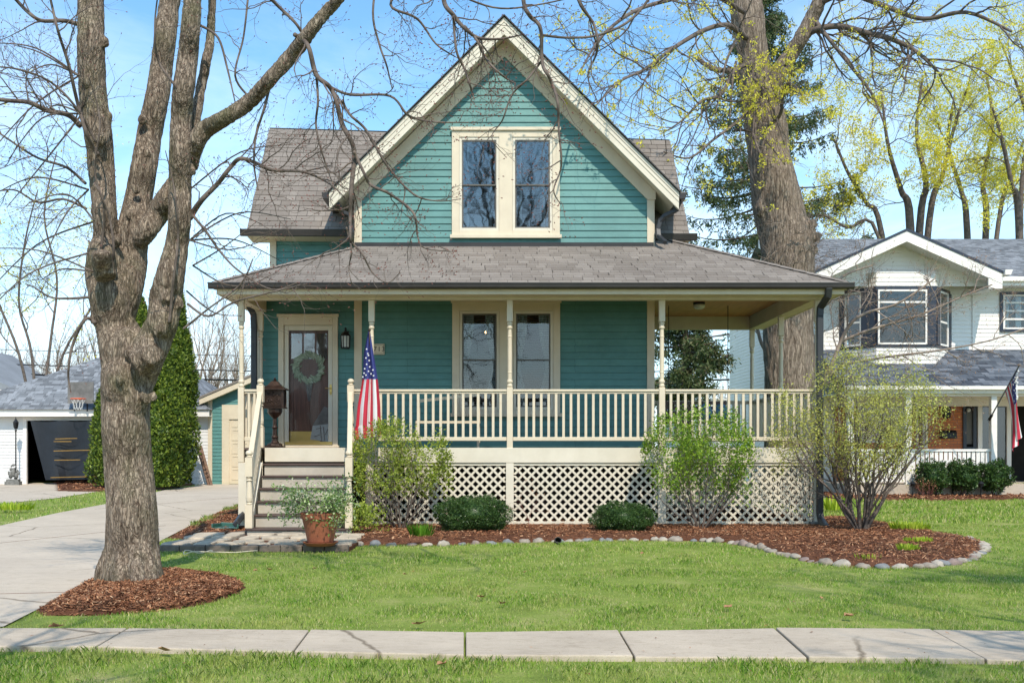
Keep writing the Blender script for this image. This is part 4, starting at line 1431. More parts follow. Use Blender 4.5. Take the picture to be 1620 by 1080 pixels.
# ---- flagstone landing with brick edging
FX0, FX1, FY0, FY1 = gp(258, 868).x, gp(560, 868).x, gp(400, 873).y, -1.74
bs = MB(); bs.box(FX0, FX1, FY0 + .08, FY1, -.02, .05); struct(bs.build('landing_base', M['mulch']))
rows = 4
ncol = [7, 6, 7, 6]
yy = FY0 + .1
rh = (FY1 - FY0 - .12) / rows
for r in range(rows):
    xs = [FX0 + (FX1 - FX0) * (i + (RND.uniform(-.22, .22) if 0 < i < ncol[r] else 0)) / ncol[r] for i in range(ncol[r] + 1)]
    for i in range(ncol[r]):
        xa, xb = xs[i] + .015, xs[i + 1] - .015
        ya, yb = yy + r * rh + .012, yy + (r + 1) * rh - .012
        base = [(xa, ya), ((xa + xb) / 2, ya - .0), (xb, ya), (xb, (ya + yb) / 2), (xb, yb), ((xa + xb) / 2, yb), (xa, yb), (xa, (ya + yb) / 2)]
        cxx, cyy = (xa + xb) / 2, (ya + yb) / 2
        poly = []
        for j, (x, y) in enumerate(base):
            kf = RND.uniform(.72, .92) if j % 2 == 0 else RND.uniform(.9, 1.03)
            poly.append(((x - cxx) * kf, (y - cyy) * kf, 0))
        m = MB(); zt = RND.uniform(.075, .1)
        m.prism(poly, (0, 0, zt))
        o = m.build('flagstone', M['flagstone'], None, bevel=.012)
        o.location = (cxx, cyy, 0.0)
        o.rotation_euler = (RND.uniform(-.015, .015), RND.uniform(-.015, .015), 0)
        tag(o, 'irregular tan flagstone in the landing below the porch steps', 'flagstone', 'flagstones of the landing')
x = FX0
while x < FX1 - .1:
    w = RND.uniform(.26, .36)
    m = MB(); m.box(-w / 2, w / 2, -.05, .05, 0, .085)
    o = m.build('edging_brick', M['paver'], None, bevel=.01)
    o.location = (x + w / 2, FY0 + .02 + RND.uniform(-.01, .01), 0)
    o.rotation_euler = (0, 0, RND.uniform(-.04, .04))
    tag(o, 'dark brown edging block along the front of the flagstone landing', 'edging block', 'edging blocks of the landing')
    x += w + .008
m = MB(); m.prism([(0, 0, 0), (.62, 0, 0), (.62, 0, .11), (0, 0, .06)], (0, .12, 0))
o = m.build('timber_edge', M['paver'], None, bevel=.008, local=True); o.location = gp(358, 849); o.rotation_euler = (0, 0, .12)
tag(o, 'short weathered timber beside the bottom step at the mulch', 'timber')

# ---- grass blades
def blades(name, poly_box, n, hgt, wid, excl, mat, dens=None, incl=None):
    x0, x1, y0, y1 = poly_box
    X = NR.uniform(x0, x1, n); Yq = NR.uniform(y0, y1, n)
    # stay inside the wedge the lens and a step aside can see
    dd_ = Yq + D0
    k = (np.abs(X - dd_ * .012) < dd_ * .50 + 1.2)
    for e in excl: k &= ~inside(X, Yq, e)
    if incl is not None: k &= inside(X, Yq, incl)
    X, Yq = X[k], Yq[k]
    pn = np.array([mnoise.noise(Vector((a * 1.6, b * 1.6, 0))) + .5 * mnoise.noise(Vector((a * 6, b * 6, 7))) for a, b in zip(X, Yq)])
    keep = NR.random(len(X)) < np.clip(.72 + pn * 1.1, .06, 1)
    X, Yq, pn = X[keep], Yq[keep], pn[keep]
    m_ = len(X)
    h = hgt * np.clip(1 + .95 * pn, .35, 2.4) * NR.uniform(.5, 1.35, m_)
    th = NR.uniform(0, 2 * PI, m_)
    lean = NR.uniform(.1, .95, m_) * h
    bx, by = np.cos(th), np.sin(th)
    lt = th + PI / 2 + NR.normal(0, .5, m_)
    w_ = wid * NR.uniform(.6, 1.3, m_)
    B = np.stack([X, Yq, np.zeros(m_)], 1)
    d = np.stack([bx * w_, by * w_, 0 * X], 1)
    mid = B + np.stack([np.cos(lt) * lean * .35, np.sin(lt) * lean * .35, h * .6], 1)
    tip = B + np.stack([np.cos(lt) * lean, np.sin(lt) * lean, h], 1)
    V = np.stack([B - d, B + d, mid + d * .7, tip, mid - d * .7], 1).reshape(-1, 3)
    i = np.arange(m_)[:, None] * 5
    o = np_mesh(name, V, i + np.array([[0, 1, 2, 3, 4]]), mat)
    tag(o, kind='stuff')
    return o

swp = [Vector((-40, gp(0, 995).y - .0, 0)), Vector((40, gp(0, 995).y, 0)), Vector((40, gp(0, 1034).y, 0)), Vector((-40, gp(0, 1034).y, 0))]
# the real walk is not straight, follow its edges
swp = gpl([(a[0], a[1] - .5) for a in jn], .03) + gpl([(a[2], a[3] + 1.5) for a in jn][::-1], .03)
land = [Vector((FX0, FY0 - .02, 0)), Vector((FX1, FY0 - .02, 0)), Vector((FX1, 0, 0)), Vector((FX0, 0, 0))]
under = [Vector((-4.2, -1.9, 0)), Vector((5.1, -.05, 0)), Vector((5.1, 12, 0)), Vector((-4.2, 12, 0))]
EX = [swp, DRV, NDRV, BEDW, RING, LBED, land, under]
nearDRV = DRV
blades('grass', (-6, 7, -12.3, gp(0, 1033).y + .03), 170000, .032, .0017, EX, M['grass'])
blades('grass', (-7, 9, gp(0, 1005).y, -5.5), 260000, .021, .0020, EX, M['grass'])
blades('grass', (-8, 12, -5.5, 1.0), 220000, .023, .0030, EX, M['grass'])
blades('grass', (4.6, 18, 1.0, 12.0), 70000, .05, .007, EX + [NBED, [Vector((9.2, 11.5, 0)), Vector((40, 11.5, 0)), Vector((40, 30, 0)), Vector((9.2, 30, 0))]], M['grass'])
strip = gpl([(-300, 880), (0, 832), (90, 812), (165, 798), (215, 786), (262, 775), (250, 772), (160, 777), (90, 788), (0, 797), (-300, 806)])
blades('grass', (-24, -8, -5, 14), 60000, .05, .006, [], M['grass'], incl=strip)
# ragged overgrown tufts along the driveway bed
tl_ = gpl([(300, 832), (330, 818), (386, 797), (388, 803), (340, 825), (310, 838)])
blades('grass', (-7, -3, -3, 6), 60000, .07, .005, [], M['grass'], incl=tl_)

# dry leaves lying about
for k, (px, py, sz) in enumerate([(90, 991, .07), (663, 987, .06), (796, 954, .05), (262, 1029, .06), (763, 944, .05), (426, 901, .05), (1345, 974, .06), (1152, 960, .05), (1015, 875, .04), (976, 845, .07), (404, 902, .03), (498, 899, .03), (1300, 946, .03), (1265, 850, .05), (700, 1050, .04), (640, 908, .03), (830, 905, .03), (1530, 873, .04)]):
    p = gp(px, py, .04)
    m = MB()
    pts = []
    nn = 11
    for i in range(nn):
        a = 2 * PI * i / nn
        r = sz * (.55 if i % 2 else 1.0) * RND.uniform(.7, 1.1)
        pts.append((r * math.cos(a), r * math.sin(a) * .8, .35 * r * abs(math.sin(a * 1.5)) + RND.uniform(0, .012)))
    m.add([(0, 0, 0.0)] + pts, [(0, i + 1, (i + 1) % nn + 1) for i in range(nn)])
    o = m.build('dry_leaf', M['dead_leaf'], None, local=True)
    o.location = p; o.rotation_euler = (RND.uniform(-.3, .3), RND.uniform(-.3, .3), RND.uniform(0, 6))
    tag(o, 'curled brown dry leaf lying on the front lawn or walk', 'leaf', 'dry leaves on the ground')

# bits of twig and old leaf caught in the turf
n_ = 2600
lx_ = NR.uniform(-8, 11, n_); ly_ = NR.uniform(-12, 6, n_)
k_ = np.ones(n_, bool)
for e_ in EX[1:]: k_ &= ~inside(lx_, ly_, e_)
lx_, ly_ = lx_[k_], ly_[k_]
C_ = np.stack([lx_, ly_, NR.uniform(.012, .032, len(lx_))], 1)
C_[inside(lx_, ly_, swp), 2] = .04
V_, F_ = leaf_quads(C_, .03, 0, .35); V_ = V_.reshape(-1, 4, 3); V_[:, :, 2] = V_[:, :1, 2] + (V_[:, :, 2] - V_[:, :1, 2]) * .25
struct(np_mesh('lawn_litter', V_.reshape(-1, 3), F_, M['chip']), 'stuff')
# splash block
m = MB(); p = gp(358, 838, .03)
for a in (0,):
    o_ = [(-.19, -.16), (.19, -.16), (.15, .16), (-.10, .16)]
    m.prism([(x, y, 0) for x, y in o_], (0, 0, .02))
    for (x0, y0), (x1, y1) in ((o_[1], o_[2]), (o_[2], o_[3]), (o_[3], o_[0])):
        m.bar((x0, y0, .035), (x1, y1, .05), .025, .06)
o = m.build('splash_block', M['green_plastic'], None, local=True, bevel=.006); o.location = p + Vector((0, 0, .03)); o.rotation_euler = (0, 0, .12)
tag(o, 'green plastic splash block under the downspout left of the steps', 'splash block')
# small black cup in the edging
m = MB(); m.lathe(0, 0, [(.045, 0), (.05, .1), (.042, .1), (.04, .02)], 14)
o = m.build('black_cup', M['black'], None, local=True); o.location = gp(881, 860) ; o.rotation_euler = (.9, .2, 0)
tag(o, 'small round black cup lying among the edging stones', 'cup')
# pale hose loop on the landing edge
m = MB(); c0 = gp(313, 873, .06)
m.tube([c0 + Vector((.17 * math.cos(t), .09 * math.sin(t), .02 * math.sin(3 * t))) for t in [i * .35 for i in range(15)]] + [c0 + Vector((.45, -.03, 0)), c0 + Vector((.7, .02, .02))], .006, 6)
o = m.build('cord_loop', M['cream'], None, smooth=True, origin=c0)
tag(o, 'thin cream cord loop lying at the front of the flagstone landing', 'cord')
# ------------------------------------------------------------------ plants
def wobble_path(p, d, L, n, wob, trop=(0, 0, 0), rnd=RND):
    pts = [Vector(p)]
    d = Vector(d).normalized()
    st = L / n
    tr = Vector(trop)
    for i in range(n):
        d = (d + Vector((rnd.gauss(0, wob), rnd.gauss(0, wob), rnd.gauss(0, wob))) + tr).normalized()
        pts.append(pts[-1] + d * st)
    return pts


def rot_about(d, ang, rnd=RND, flat=None):
    d = d.normalized()
    r = Vector((rnd.gauss(0, 1), rnd.gauss(0, 1), rnd.gauss(0, 1)))
    if flat: r = Vector((r.x * flat[0], r.y * flat[1], r.z * flat[2]))
    s = r - d * r.dot(d)
    if s.length < 1e-4: s = d.orthogonal()
    s.normalize()
    return (d * math.cos(ang) + s * math.sin(ang)).normalized()


def branch_out(mb, p, d, L, r, depth, o, tips, rnd=RND):
    """o: wob, trop, kids, ratio, ang, nseg, flat, sides"""
    n = o.get('nseg', 5) if depth > 0 else max(3, o.get('nseg', 5) - 1)
    pts = wobble_path(p, d, L, n, o['wob'], o['trop'] if depth > 0 else o.get('trop_tip', o['trop']), rnd)
    r1 = r * (.45 if depth > 0 else .35)
    rads = [r + (r1 - r) * i / n for i in range(n + 1)]
    mb.tube(pts, rads, max(3, min(6, o.get('sides', 3) + depth)), cap=False)
    if depth <= 0:
        tips.append((pts[-1], (pts[-1] - pts[-2]).normalized()))
        if o.get('midtips'): tips.append((pts[n // 2], (pts[-1] - pts[-2]).normalized()))
        return
    kids = o['kids']
    nk = kids[depth % len(kids)] if isinstance(kids, (list, tuple)) else kids
    for k in range(nk):
        t = .25 + .75 * (k + rnd.random() * .8) / nk
        i = min(n - 1, int(t * n)); f = t * n - i
        q = pts[i].lerp(pts[min(i + 1, n)], min(1, f))
        dd_ = (pts[min(i + 1, n)] - pts[i])
        if dd_.length < 1e-6: continue
        ang = rnd.uniform(*o['ang'])
        nd_ = rot_about(dd_, ang, rnd, o.get('flat'))
        rr = (rads[i] * o.get('rr', .6))
        branch_out(mb, q, nd_, L * rnd.uniform(*o['ratio']), rr, depth - 1, o, tips, rnd)
    # leader goes on
    branch_out(mb, pts[-1], (pts[-1] - pts[-2]), L * o.get('lead', .6), r1 * .95, depth - 1, o, tips, rnd)


def leaves_at(tips, per, spread, size, up=0.3, aspect=.5, rnd=NR):
    T = np.array([list(t[0]) for t in tips])
    C = np.repeat(T, per, axis=0) + NR.normal(size=(len(T) * per, 3)) * spread
    return leaf_quads(C, size, up, aspect)


def shrub(name, label, base, nst, H, spreadx, spready, leafmat, per, lsize, depth=2, stem_r=.011, kids=3, stem_mat='twig_gray', lead=.55, lspread=.03, wob=.14, tilt=.55, seed=1, group=None, cat='shrub', leafpart='foliage', ratio=(.4, .7), low=0.3, trop=(0, 0, .06), dome=None):
    rnd = random.Random(seed)
    t = thing(name, label, cat, base, group)
    mb = MB(); tips = []
    for k in range(nst):
        a = 2 * PI * k / nst + rnd.uniform(-.3, .3)
        til = tilt * math.sqrt(rnd.uniform(.02, 1))
        d = Vector((math.cos(a) * math.sin(til) * spreadx, math.sin(a) * math.sin(til) * spready, math.cos(til)))
        L = H * rnd.uniform(.42, .6)
        b0 = Vector(base) + Vector((math.cos(a) * .05 * spreadx, math.sin(a) * .05, 0))
        branch_out(mb, b0, d, L, stem_r * rnd.uniform(.6, 1.3), depth, dict(wob=wob, trop=trop, kids=kids, ratio=ratio, ang=(.35, .9), nseg=5, lead=lead, midtips=True), tips, rnd)
    if dome:
        zc, rx_, ry_, rz_ = dome
        def pull(p):
            q = Vector(((p[0] - base[0]) / rx_, (p[1] - base[1]) / ry_, (p[2] - zc) / rz_))
            if q.z < 0: q2 = Vector((q.x, q.y, q.z * .35))
            else: q2 = q
            n_ = q2.length
            if n_ <= .8: return Vector(p)
            k_ = (.8 + .32 * (1 - math.exp(-(n_ - .8) / .4))) / n_
            return Vector((base[0] + q.x * k_ * rx_, base[1] + q.y * k_ * ry_, zc + (q.z * k_ * rz_ if q.z > 0 else q.z * rz_)))
        mb.v = [tuple(pull(v)) for v in mb.v]
        tips = [(pull(a_), b_) for a_, b_ in tips]
    mb.build('stem', M[stem_mat], t, smooth=True)
    zb = base[2]
    tp = [x for x in tips if x[0].z > zb + H * low]
    V, Fc = leaves_at(tp, per, lspread, lsize)
    np_mesh(leafpart, V, Fc, M[leafmat], t)
    return t


b1 = Vector(((632 - VX) * 16.2 / F, -.8, .05))
shrub('leafing_shrub', 'twiggy shrub with fresh green leaves right of the porch steps', b1, 17, 2.0, 1.3, .7, 'newleaf', 6, .038, depth=3, kids=[2, 3, 3], seed=23, tilt=.8, low=.24, ratio=(.35, .6), lead=.5, lspread=.04, dome=(1.08, .70, .55, .64))
b2 = Vector(((1108 - VX) * 16.2 / F, -.8, .05))
shrub('leafing_shrub', 'rounded green leafing shrub in front of the right lattice panel', b2, 18, 2.2, 1.3, .7, 'newleaf2', 7, .040, depth=3, kids=[2, 3, 3], seed=28, tilt=.8, low=.26, ratio=(.35, .6), lead=.5, lspread=.045, dome=(1.18, .78, .6, .74))
b3 = Vector(((1362 - VX) * 15.9 / F, -1.1, .05))
shrub('multi_stem_shrub', 'tall vase shaped shrub with tiny yellow leaves by the corner downspout', b3, 20, 2.9, 1.25, .75, 'paleleaf', 8, .032, depth=3, kids=[3, 3, 3], seed=5, tilt=.55, stem_r=.022, low=.27, stem_mat='twig_gray', ratio=(.35, .62), lead=.58, lspread=.06, wob=.16, dome=(1.5, 1.22, .8, 1.2))


def boxwood(label, c, w, h, d_, n, lsize=.02, seed=0, name='boxwood', mat='box'):
    t = thing(name, label, 'bush', (c[0], c[1], 0.03), None)
    a = unit(NR.normal(size=(n, 3)))
    nzv = np.array([1 + (.22 if n > 9000 else .5) * mnoise.noise(Vector(v) * 2.2 + Vector((seed, 0, 0))) + .12 * mnoise.noise(Vector(v) * 6 + Vector((seed, 3, 0))) for v in a])
    sq = np.sign(a) * np.abs(a) ** .75
    sq /= np.maximum(np.linalg.norm(sq, axis=1, keepdims=True) ** .6, 1e-6)
    r = (nzv * (1 - .22 * NR.random(n) ** 2))[:, None]
    C = sq * r * np.array([w / 2, d_ / 2, h / 2]) + np.array([c[0], c[1], c[2] + h / 2])
    C = C[C[:, 2] > .04]
    V, Fc = leaf_quads(C, lsize, .4, .6)
    np_mesh('foliage', V, Fc, M[mat], t)
    m = MB()
    for k in range(9):
        aa = RND.uniform(0, 6.28)
        m.tube(wobble_path((c[0] + .04 * math.cos(aa), c[1] + .04 * math.sin(aa), 0.03), (math.cos(aa) * .7 * w / h * .6, math.sin(aa) * .6, 1), h * .75, 4, .12), [.014, .012, .009, .006, .003], 5)
    m.build('stem', M['twig'], t)
    core = MB(); core.ball((c[0], c[1], c[2] + h / 2), 1, 14, 9, (w * .37, d_ * .37, h * .37), .3, seed=seed)
    core.build('inner_growth', M['box'], t, smooth=True)
    return t


boxwood('wide dark green clipped boxwood at the base of the lattice', ((748 - VX) * 15.7 / F, -1.2, .04), 1.10, .54, .8, 24000, seed=1)
boxwood('smaller dark green clipped boxwood left of the rounded leafing shrub', ((988 - VX) * 15.7 / F, -1.2, .04), .93, .44, .7, 19000, seed=9)


def tuft(name, label, px, py, n, h, w, wid, mat, seed=0, cat='plant', flat=1.0):
    rnd = random.Random(seed)
    p = gp(px, py, .06)
    V = []; nf = 0
    for k in range(n):
        a = rnd.uniform(0, 2 * PI); r = w * math.sqrt(rnd.random())
        b = p + Vector((r * math.cos(a), r * math.sin(a) * flat, 0))
        out = Vector((math.cos(a), math.sin(a), 0)) * rnd.uniform(.1, .8) * h * .5 * (r / w + .3)
        hh = h * rnd.uniform(.55, 1.1)
        sd2 = Vector((-math.sin(a + rnd.uniform(-1, 1)), math.cos(a), 0)) * wid * rnd.uniform(.6, 1.3)
        m1 = b + out * .35 + Vector((0, 0, hh * .55)); tp = b + out + Vector((0, 0, hh))
        V += [b - sd2 * .5, b + sd2 * .5, m1 + sd2, tp, m1 - sd2]
    o = np_mesh(name, np.array([list(v) for v in V]), np.arange(len(V)).reshape(-1, 5), M[mat], origin=p)
    return tag(o, label, cat)


tuft('bulb_shoots', 'clump of narrow green bulb shoots in the mulch right of the steps', 667, 850, 150, .2, .14, .008, 'tuft', 1)
tuft('lily_shoots', 'largest clump of lime green shoots behind the mulch bed tip', 1440, 838, 240, .13, .29, .014, 'lily', 2, flat=.6)
tuft('lily_shoots', 'flat clump of lime shoots in the middle of the mulch bed tip', 1453, 858, 140, .08, .19, .012, 'lily', 3, flat=.5)
tuft('lily_shoots', 'smallest clump of lime shoots, nearest the edging of the bed tip', 1436, 872, 100, .10, .12, .012, 'lily', 4, flat=.6)
tuft('lily_shoots', 'lime green shoots growing beside the base of the corner downspout', 1318, 806, 70, .28, .2, .02, 'lily', 5)
tuft('weed_sprouts', 'thin yellowish weed sprouts low in the mulch bed front', 1372, 884, 40, .07, .14, .005, 'lily', 6)
tuft('ground_cover_shoots', 'lime ground cover at the left edge of the grass strip', 14, 806, 160, .16, .5, .02, 'lily', 7, flat=.4)
# brown dried twigs in front of the lattice
m = MB(); tp = []
branch_out(m, Vector((hx(838, .95), -.85, .05)), (0, 0, 1), .45, .006, 3, dict(wob=.25, trop=(0, 0, .02), kids=3, ratio=(.5, .8), ang=(.4, 1.2), nseg=4), tp)
t = thing('dried_plant', 'dried brown stems standing in the mulch between the two boxwoods', 'plant', (hx(838, .95), -.85, .05))
m.build('stem', M['bud'], t)
V, Fc = leaves_at(tp, 1, .02, .035); np_mesh('dried_leaves', V, Fc, M['chip'], t)

# potted plant
pc = gp(507, 862, .09); pc.z = .09
pot = thing('potted_plant', 'terracotta pot with trailing variegated plant in front of the steps', 'potted plant', pc)
m = MB()
m.lathe(pc.x, pc.y, [(.135, pc.z + .025), (.16, pc.z + .05), (.225, pc.z + .33), (.245, pc.z + .335), (.255, pc.z + .40), (.235, pc.z + .405), (.225, pc.z + .36)], 32)
m.build('pot', M['terracotta'], pot, smooth=False)
m = MB(); m.lathe(pc.x, pc.y, [(.17, pc.z), (.215, pc.z + .035), (.22, pc.z + .045), (.2, pc.z + .045), (.17, pc.z + .024)], 28); m.build('saucer', M['terracotta'], pot)
m = MB(); m.lathe(pc.x, pc.y, [(.224, pc.z + .355), (.01, pc.z + .37)], 20); m.build('soil', M['mulch'], pot)
m = MB(); tips = []
rr = random.Random(4)
for k in range(56):
    a = rr.uniform(0, 2 * PI)
    out = rr.uniform(.2, 1.1)
    d = Vector((math.cos(a) * out * (1.2 if math.cos(a) > 0 else 1.1), math.sin(a) * out * .8, rr.uniform(.5, 1.0)))
    branch_out(m, pc + Vector((math.cos(a) * .1, math.sin(a) * .1, .37)), d, rr.uniform(.18, .38), .004, 1, dict(wob=.2, trop=(0, 0, -.09 * out), trop_tip=(0, 0, -.07), kids=3, ratio=(.4, .8), ang=(.4, 1.1), nseg=5, lead=.7, midtips=True), tips, rr)
m.build('stem', M['twig'], pot)
V, Fc = leaves_at(tips, 7, .035, .036)
np_mesh('foliage', V, Fc, M['potleaf'], pot)
# leafy sprawl right of the pot
shrub('low_shrub', 'low sprawling green shrub between the flower pot and the steps newel', (gp(560, 850).x, -1.5, .05), 9, .55, 1.3, .8, 'newleaf', 7, .04, depth=2, kids=3, seed=12, tilt=.9, low=.0, stem_r=.005, lspread=.04)


# ---- arborvitae
def arbor(label, px, d, w, ztop, group, seed, z0=0.0, n=26000):
    X = (px - VX) * d / F; Yq = d - D0
    t = thing('arborvitae', label, 'tree', (X, Yq, 0), group)
    m = MB(); m.tube([(X, Yq, 0), (X, Yq, ztop * .8)], [.12, .03], 8); m.build('trunk', M['twig'], t)
    u = NR.random(n) ** .8
    a = NR.uniform(0, 2 * PI, n)
    prof = np.minimum(1, (1 - u) * 2.0 + .0) ** .62 * np.minimum(1, .75 + u * 2)
    nz_ = np.array([1 + .42 * mnoise.noise(Vector((math.cos(x) * 1.6, math.sin(x) * 1.6, y * ztop * .9 + seed))) + .24 * mnoise.noise(Vector((math.cos(x) * 5, math.sin(x) * 5, y * ztop * 2.6 + seed))) for x, y in zip(a, u)])
    r = w * prof * nz_ * (1 - .25 * NR.random(n) ** 2)
    lum = 1 + .0 * u
    C = np.stack([X + r * np.cos(a), Yq + r * np.sin(a), z0 + .1 + u * (ztop - .1)], 1)
    C = C[NR.random(n) < np.clip((nz_ - .62) * 2.6, .15, 1)]
    a = np.arctan2(C[:, 1] - Yq, C[:, 0] - X)
    nrm = np.stack([np.cos(a), np.sin(a), 0 * a + .3], 1)
    V, Fc = leaf_quads(C, .10, 1.2, .45, normal=nrm)
    np_mesh('foliage', V, Fc, M['arbor'], t)
    m = MB(); m.lathe(X, Yq, [(w * .5, .1), (w * .72, ztop * .3), (w * .6, ztop * .6), (w * .2, ztop * .9)], 12); m.build('inner_growth', M['arbor'], t, smooth=True)


arbor('tallest arborvitae column to the right of the big front trunk', 279, 33, .54, 6.3, 'arborvitae beside the driveway', 1, n=38000)
arbor('shorter arborvitae bulging out directly right of the front trunk', 254, 31.5, .64, 3.9, 'arborvitae beside the driveway', 5, n=26000)
arbor('slim arborvitae top seen between the forks of the front tree', 222, 34, .55, 6.0, 'arborvitae beside the driveway', 11, n=18000)
arbor('arborvitae showing only at the left edge of the front trunk', 176, 32.5, .62, 3.4, 'arborvitae beside the driveway', 17, n=16000)


# ------------------------------------------------------------------ the big trees
def spline(keys, n):
    """Catmull-Rom through (x, y, halfwidth) px keys"""
    out = []
    K_ = [keys[0]] + list(keys) + [keys[-1]]
    segs = len(keys) - 1
    for s_ in range(segs):
        p0, p1, p2, p3 = [np.array(K_[s_ + i], float) for i in range(4)]
        for k in range(n):
            t = k / n
            out.append(.5 * ((2 * p1) + (p2 - p0) * t + (2 * p0 - 5 * p1 + 4 * p2 - p3) * t * t + (3 * p1 - p0 - 3 * p2 + p3) * t ** 3))
    out.append(np.array(keys[-1], float))
    return out


def limb(mb, keys, d, dvar=0.0, n=6, sides=16, dz=None):
    """limb whose outline was surveyed as (x, y, halfwidth); d the distance, drifting by dvar towards the end"""
    sp_ = spline(keys, n)
    m_ = len(sp_)
    pts, rads = [], []
    for i, k in enumerate(sp_):
        dd_ = d + dvar * (i / (m_ - 1)) + .04 * math.sin(i * .7)
        pts.append(P(k[0], k[1], dd_)); rads.append(max(.002, k[2] * dd_ / F * (1 if sides < 15 else .9 if sides == 24 else (.94 if sides == 22 else .86))))
    mb.tube(pts, rads, sides)
    return pts, rads


def barked(mb, name, mat, parent, voxel, amp, fs, fz):
    """fuse the limbs into one skin and raise ridges of bark on it"""
    tmp = bpy.data.meshes.new('tmp'); tmp.from_pydata(mb.v, [], mb.f); tmp.update()
    o = bpy.data.objects.new('tmp', tmp); COL.objects.link(o)
    rm = o.modifiers.new('r', 'REMESH'); rm.mode = 'VOXEL'; rm.voxel_size = voxel
    sm = o.modifiers.new('s', 'SMOOTH'); sm.iterations = 14; sm.factor = .6
    dg = bpy.context.evaluated_depsgraph_get()
    me = bpy.data.meshes.new_from_object(o.evaluated_get(dg))
    bpy.data.objects.remove(o)
    n = len(me.vertices)
    co_ = np.empty(n * 3, np.float32); me.vertices.foreach_get('co', co_); co_ = co_.reshape(-1, 3)
    no = np.empty(n * 3, np.float32); me.vertices.foreach_get('normal', no); no = no.reshape(-1, 3)
    h = np.array([(1 - abs(mnoise.noise(Vector((x * fs, y * fs, z * fz)))) * 2.2) + .45 * mnoise.noise(Vector((x * fs * 3, y * fs * 3, z * fz * 4))) + .8 * mnoise.noise(Vector((x * 2.2, y * 2.2, z * 1.5))) * 1.2 for x, y, z in co_])
    co_ = co_ + no * (h * amp)[:, None]
    me.vertices.foreach_set('co', co_.astype(np.float32).ravel())
    me.polygons.foreach_set('use_smooth', np.ones(len(me.polygons), bool))
    me.materials.clear()
    me.update()
    return link(name, me, mat, parent)


TD = 10.2
tb = gp(210, 925); 
tree1 = thing('front_yard_tree', 'large bare multi stemmed tree in the ring of mulch beside the driveway', 'tree', (tb.x, TD - D0, 0))
mb = MB()
limb(mb, [(211, 935, 56), (211, 915, 50), (210, 890, 45), (209, 820, 41), (203, 735, 38.5), (199, 669, 38.5), (200, 629, 40), (203, 595, 43), (204, 565, 38), (204, 535, 28), (204, 505, 8)], TD, 0, 5, 22)
limb(mb, [(200, 700, 8), (199, 645, 25), (195, 600, 33), (190, 560, 35), (182, 520, 33), (174, 470, 37), (170, 430, 38), (166, 400, 30), (168, 370, 22), (163, 300, 22), (156, 222, 24), (147, 150, 24), (144, 74, 23.5), (144, 0, 22), (143, -120, 20), (150, -300, 15), (140, -420, 8)], TD, .1, 5, 18)
limb(mb, [(192, 530, 12), (198, 475, 26), (205, 420, 30), (209, 370, 28), (219, 315, 24), (229, 259, 22), (238, 204, 21), (250, 148, 20), (257, 93, 19), (264, 37, 19), (272, -30, 17), (280, -200, 13), (270, -380, 6)], TD + .05, .6, 5, 18)
limb(mb, [(206, 710, 8), (210, 655, 22), (219, 608, 28), (232, 565, 31), (248, 530, 29), (258, 505, 27), (262, 469, 28), (272, 425, 24), (283, 370, 20), (285, 315, 20), (285, 259, 20), (286, 204, 19), (290, 148, 19), (297, 93, 17.5), (302, 37, 16.5), (308, -30, 15), (330, -200, 11), (350, -380, 5)], TD - .05, -.3, 5, 18)
limb(mb, [(206, 398, 8), (224, 376, 15), (245, 345, 17), (262, 318, 17), (280, 290, 15)], TD + .1, 0, 5, 14)
limb(mb, [(295, 250, 14), (306, 205, 9), (316, 148, 8), (326, 100, 7.5), (333, 60, 6), (336, 0, 5.5), (345, -120, 4)], TD - .1, .3, 5, 12)
limb(mb, [(296, 262, 17), (306, 235, 14), (322, 207, 14), (350, 190, 12), (392, 163, 11.5), (430, 122, 11), (466, 82, 11), (500, 38, 10), (535, -2, 9.5), (600, -80, 8.5), (700, -150, 7), (820, -200, 5)], TD - .1, -1.1, 5, 13)
limb(mb, [(168, 440, 17), (162, 415, 16), (160, 398, 15)], TD - .3, -.15, 4, 12)
limb(mb, [(215, 575, 20), (240, 560, 16)], TD - .3, -.1, 4, 12)
# root flare
for (x, y, w, e) in ((157, 926, 16, -.05), (183, 934, 14, -.25), (214, 936, 17, -.3), (243, 930, 14, -.22), (260, 918, 13, .0)):
    q = gp(x, y)
    top = P(211 + (x - 211) * .55, 850, TD + e * .5)
    low = Vector((q.x, TD - D0 + e * 1.3, -.04))
    midp = top.lerp(low, .62) + Vector(((211 - x) * -.0004, 0, -.02))
    mb.tube([top, midp, low, low + Vector(((x - 211) * .003, e * .35, -.06))], [.05, .07, .06, .03], 12)
# burls and knots
for (x, y, r, e) in ((152, 505, 9, -.05), (147, 500, 6, -.05), (205, 560, 8, -.24), (233, 630, 7, -.22), (226, 626, 5, -.24), (243, 627, 6, -.2), (160, 220, 9, -.1), (172, 185, 8, .05), (125, 62, 7, .0), (166, 66, 9, .02), (232, 245, 9, .18), (283, 292, 9, -.27), (262, 470, 11, -.28), (252, 520, 10, -.3), (280, 480, 9, -.2), (291, 130, 7, -.33), (264, 75, 8, .38), (240, 135, 7, .33), (205, 340, 9, .04), (150, 335, 8, -.02), (304, 270, 9, -.2), (216, 300, 8, .08), (225, 190, 8, .2), (300, 60, 7, -.3), (135, 130, 8, -.04), (186, 380, 10, -.12), (190, 600, 7, -.3)):
    c = P(x, y, TD + e); mb.ball(c, r * TD / F * (.8 if y < 480 else 1), 10, 8, (1, .9, 1.3), .6, seed=x)
barked(mb, 'trunk', M['bark_near'], tree1, .0115, .0075, 24, 4.5)

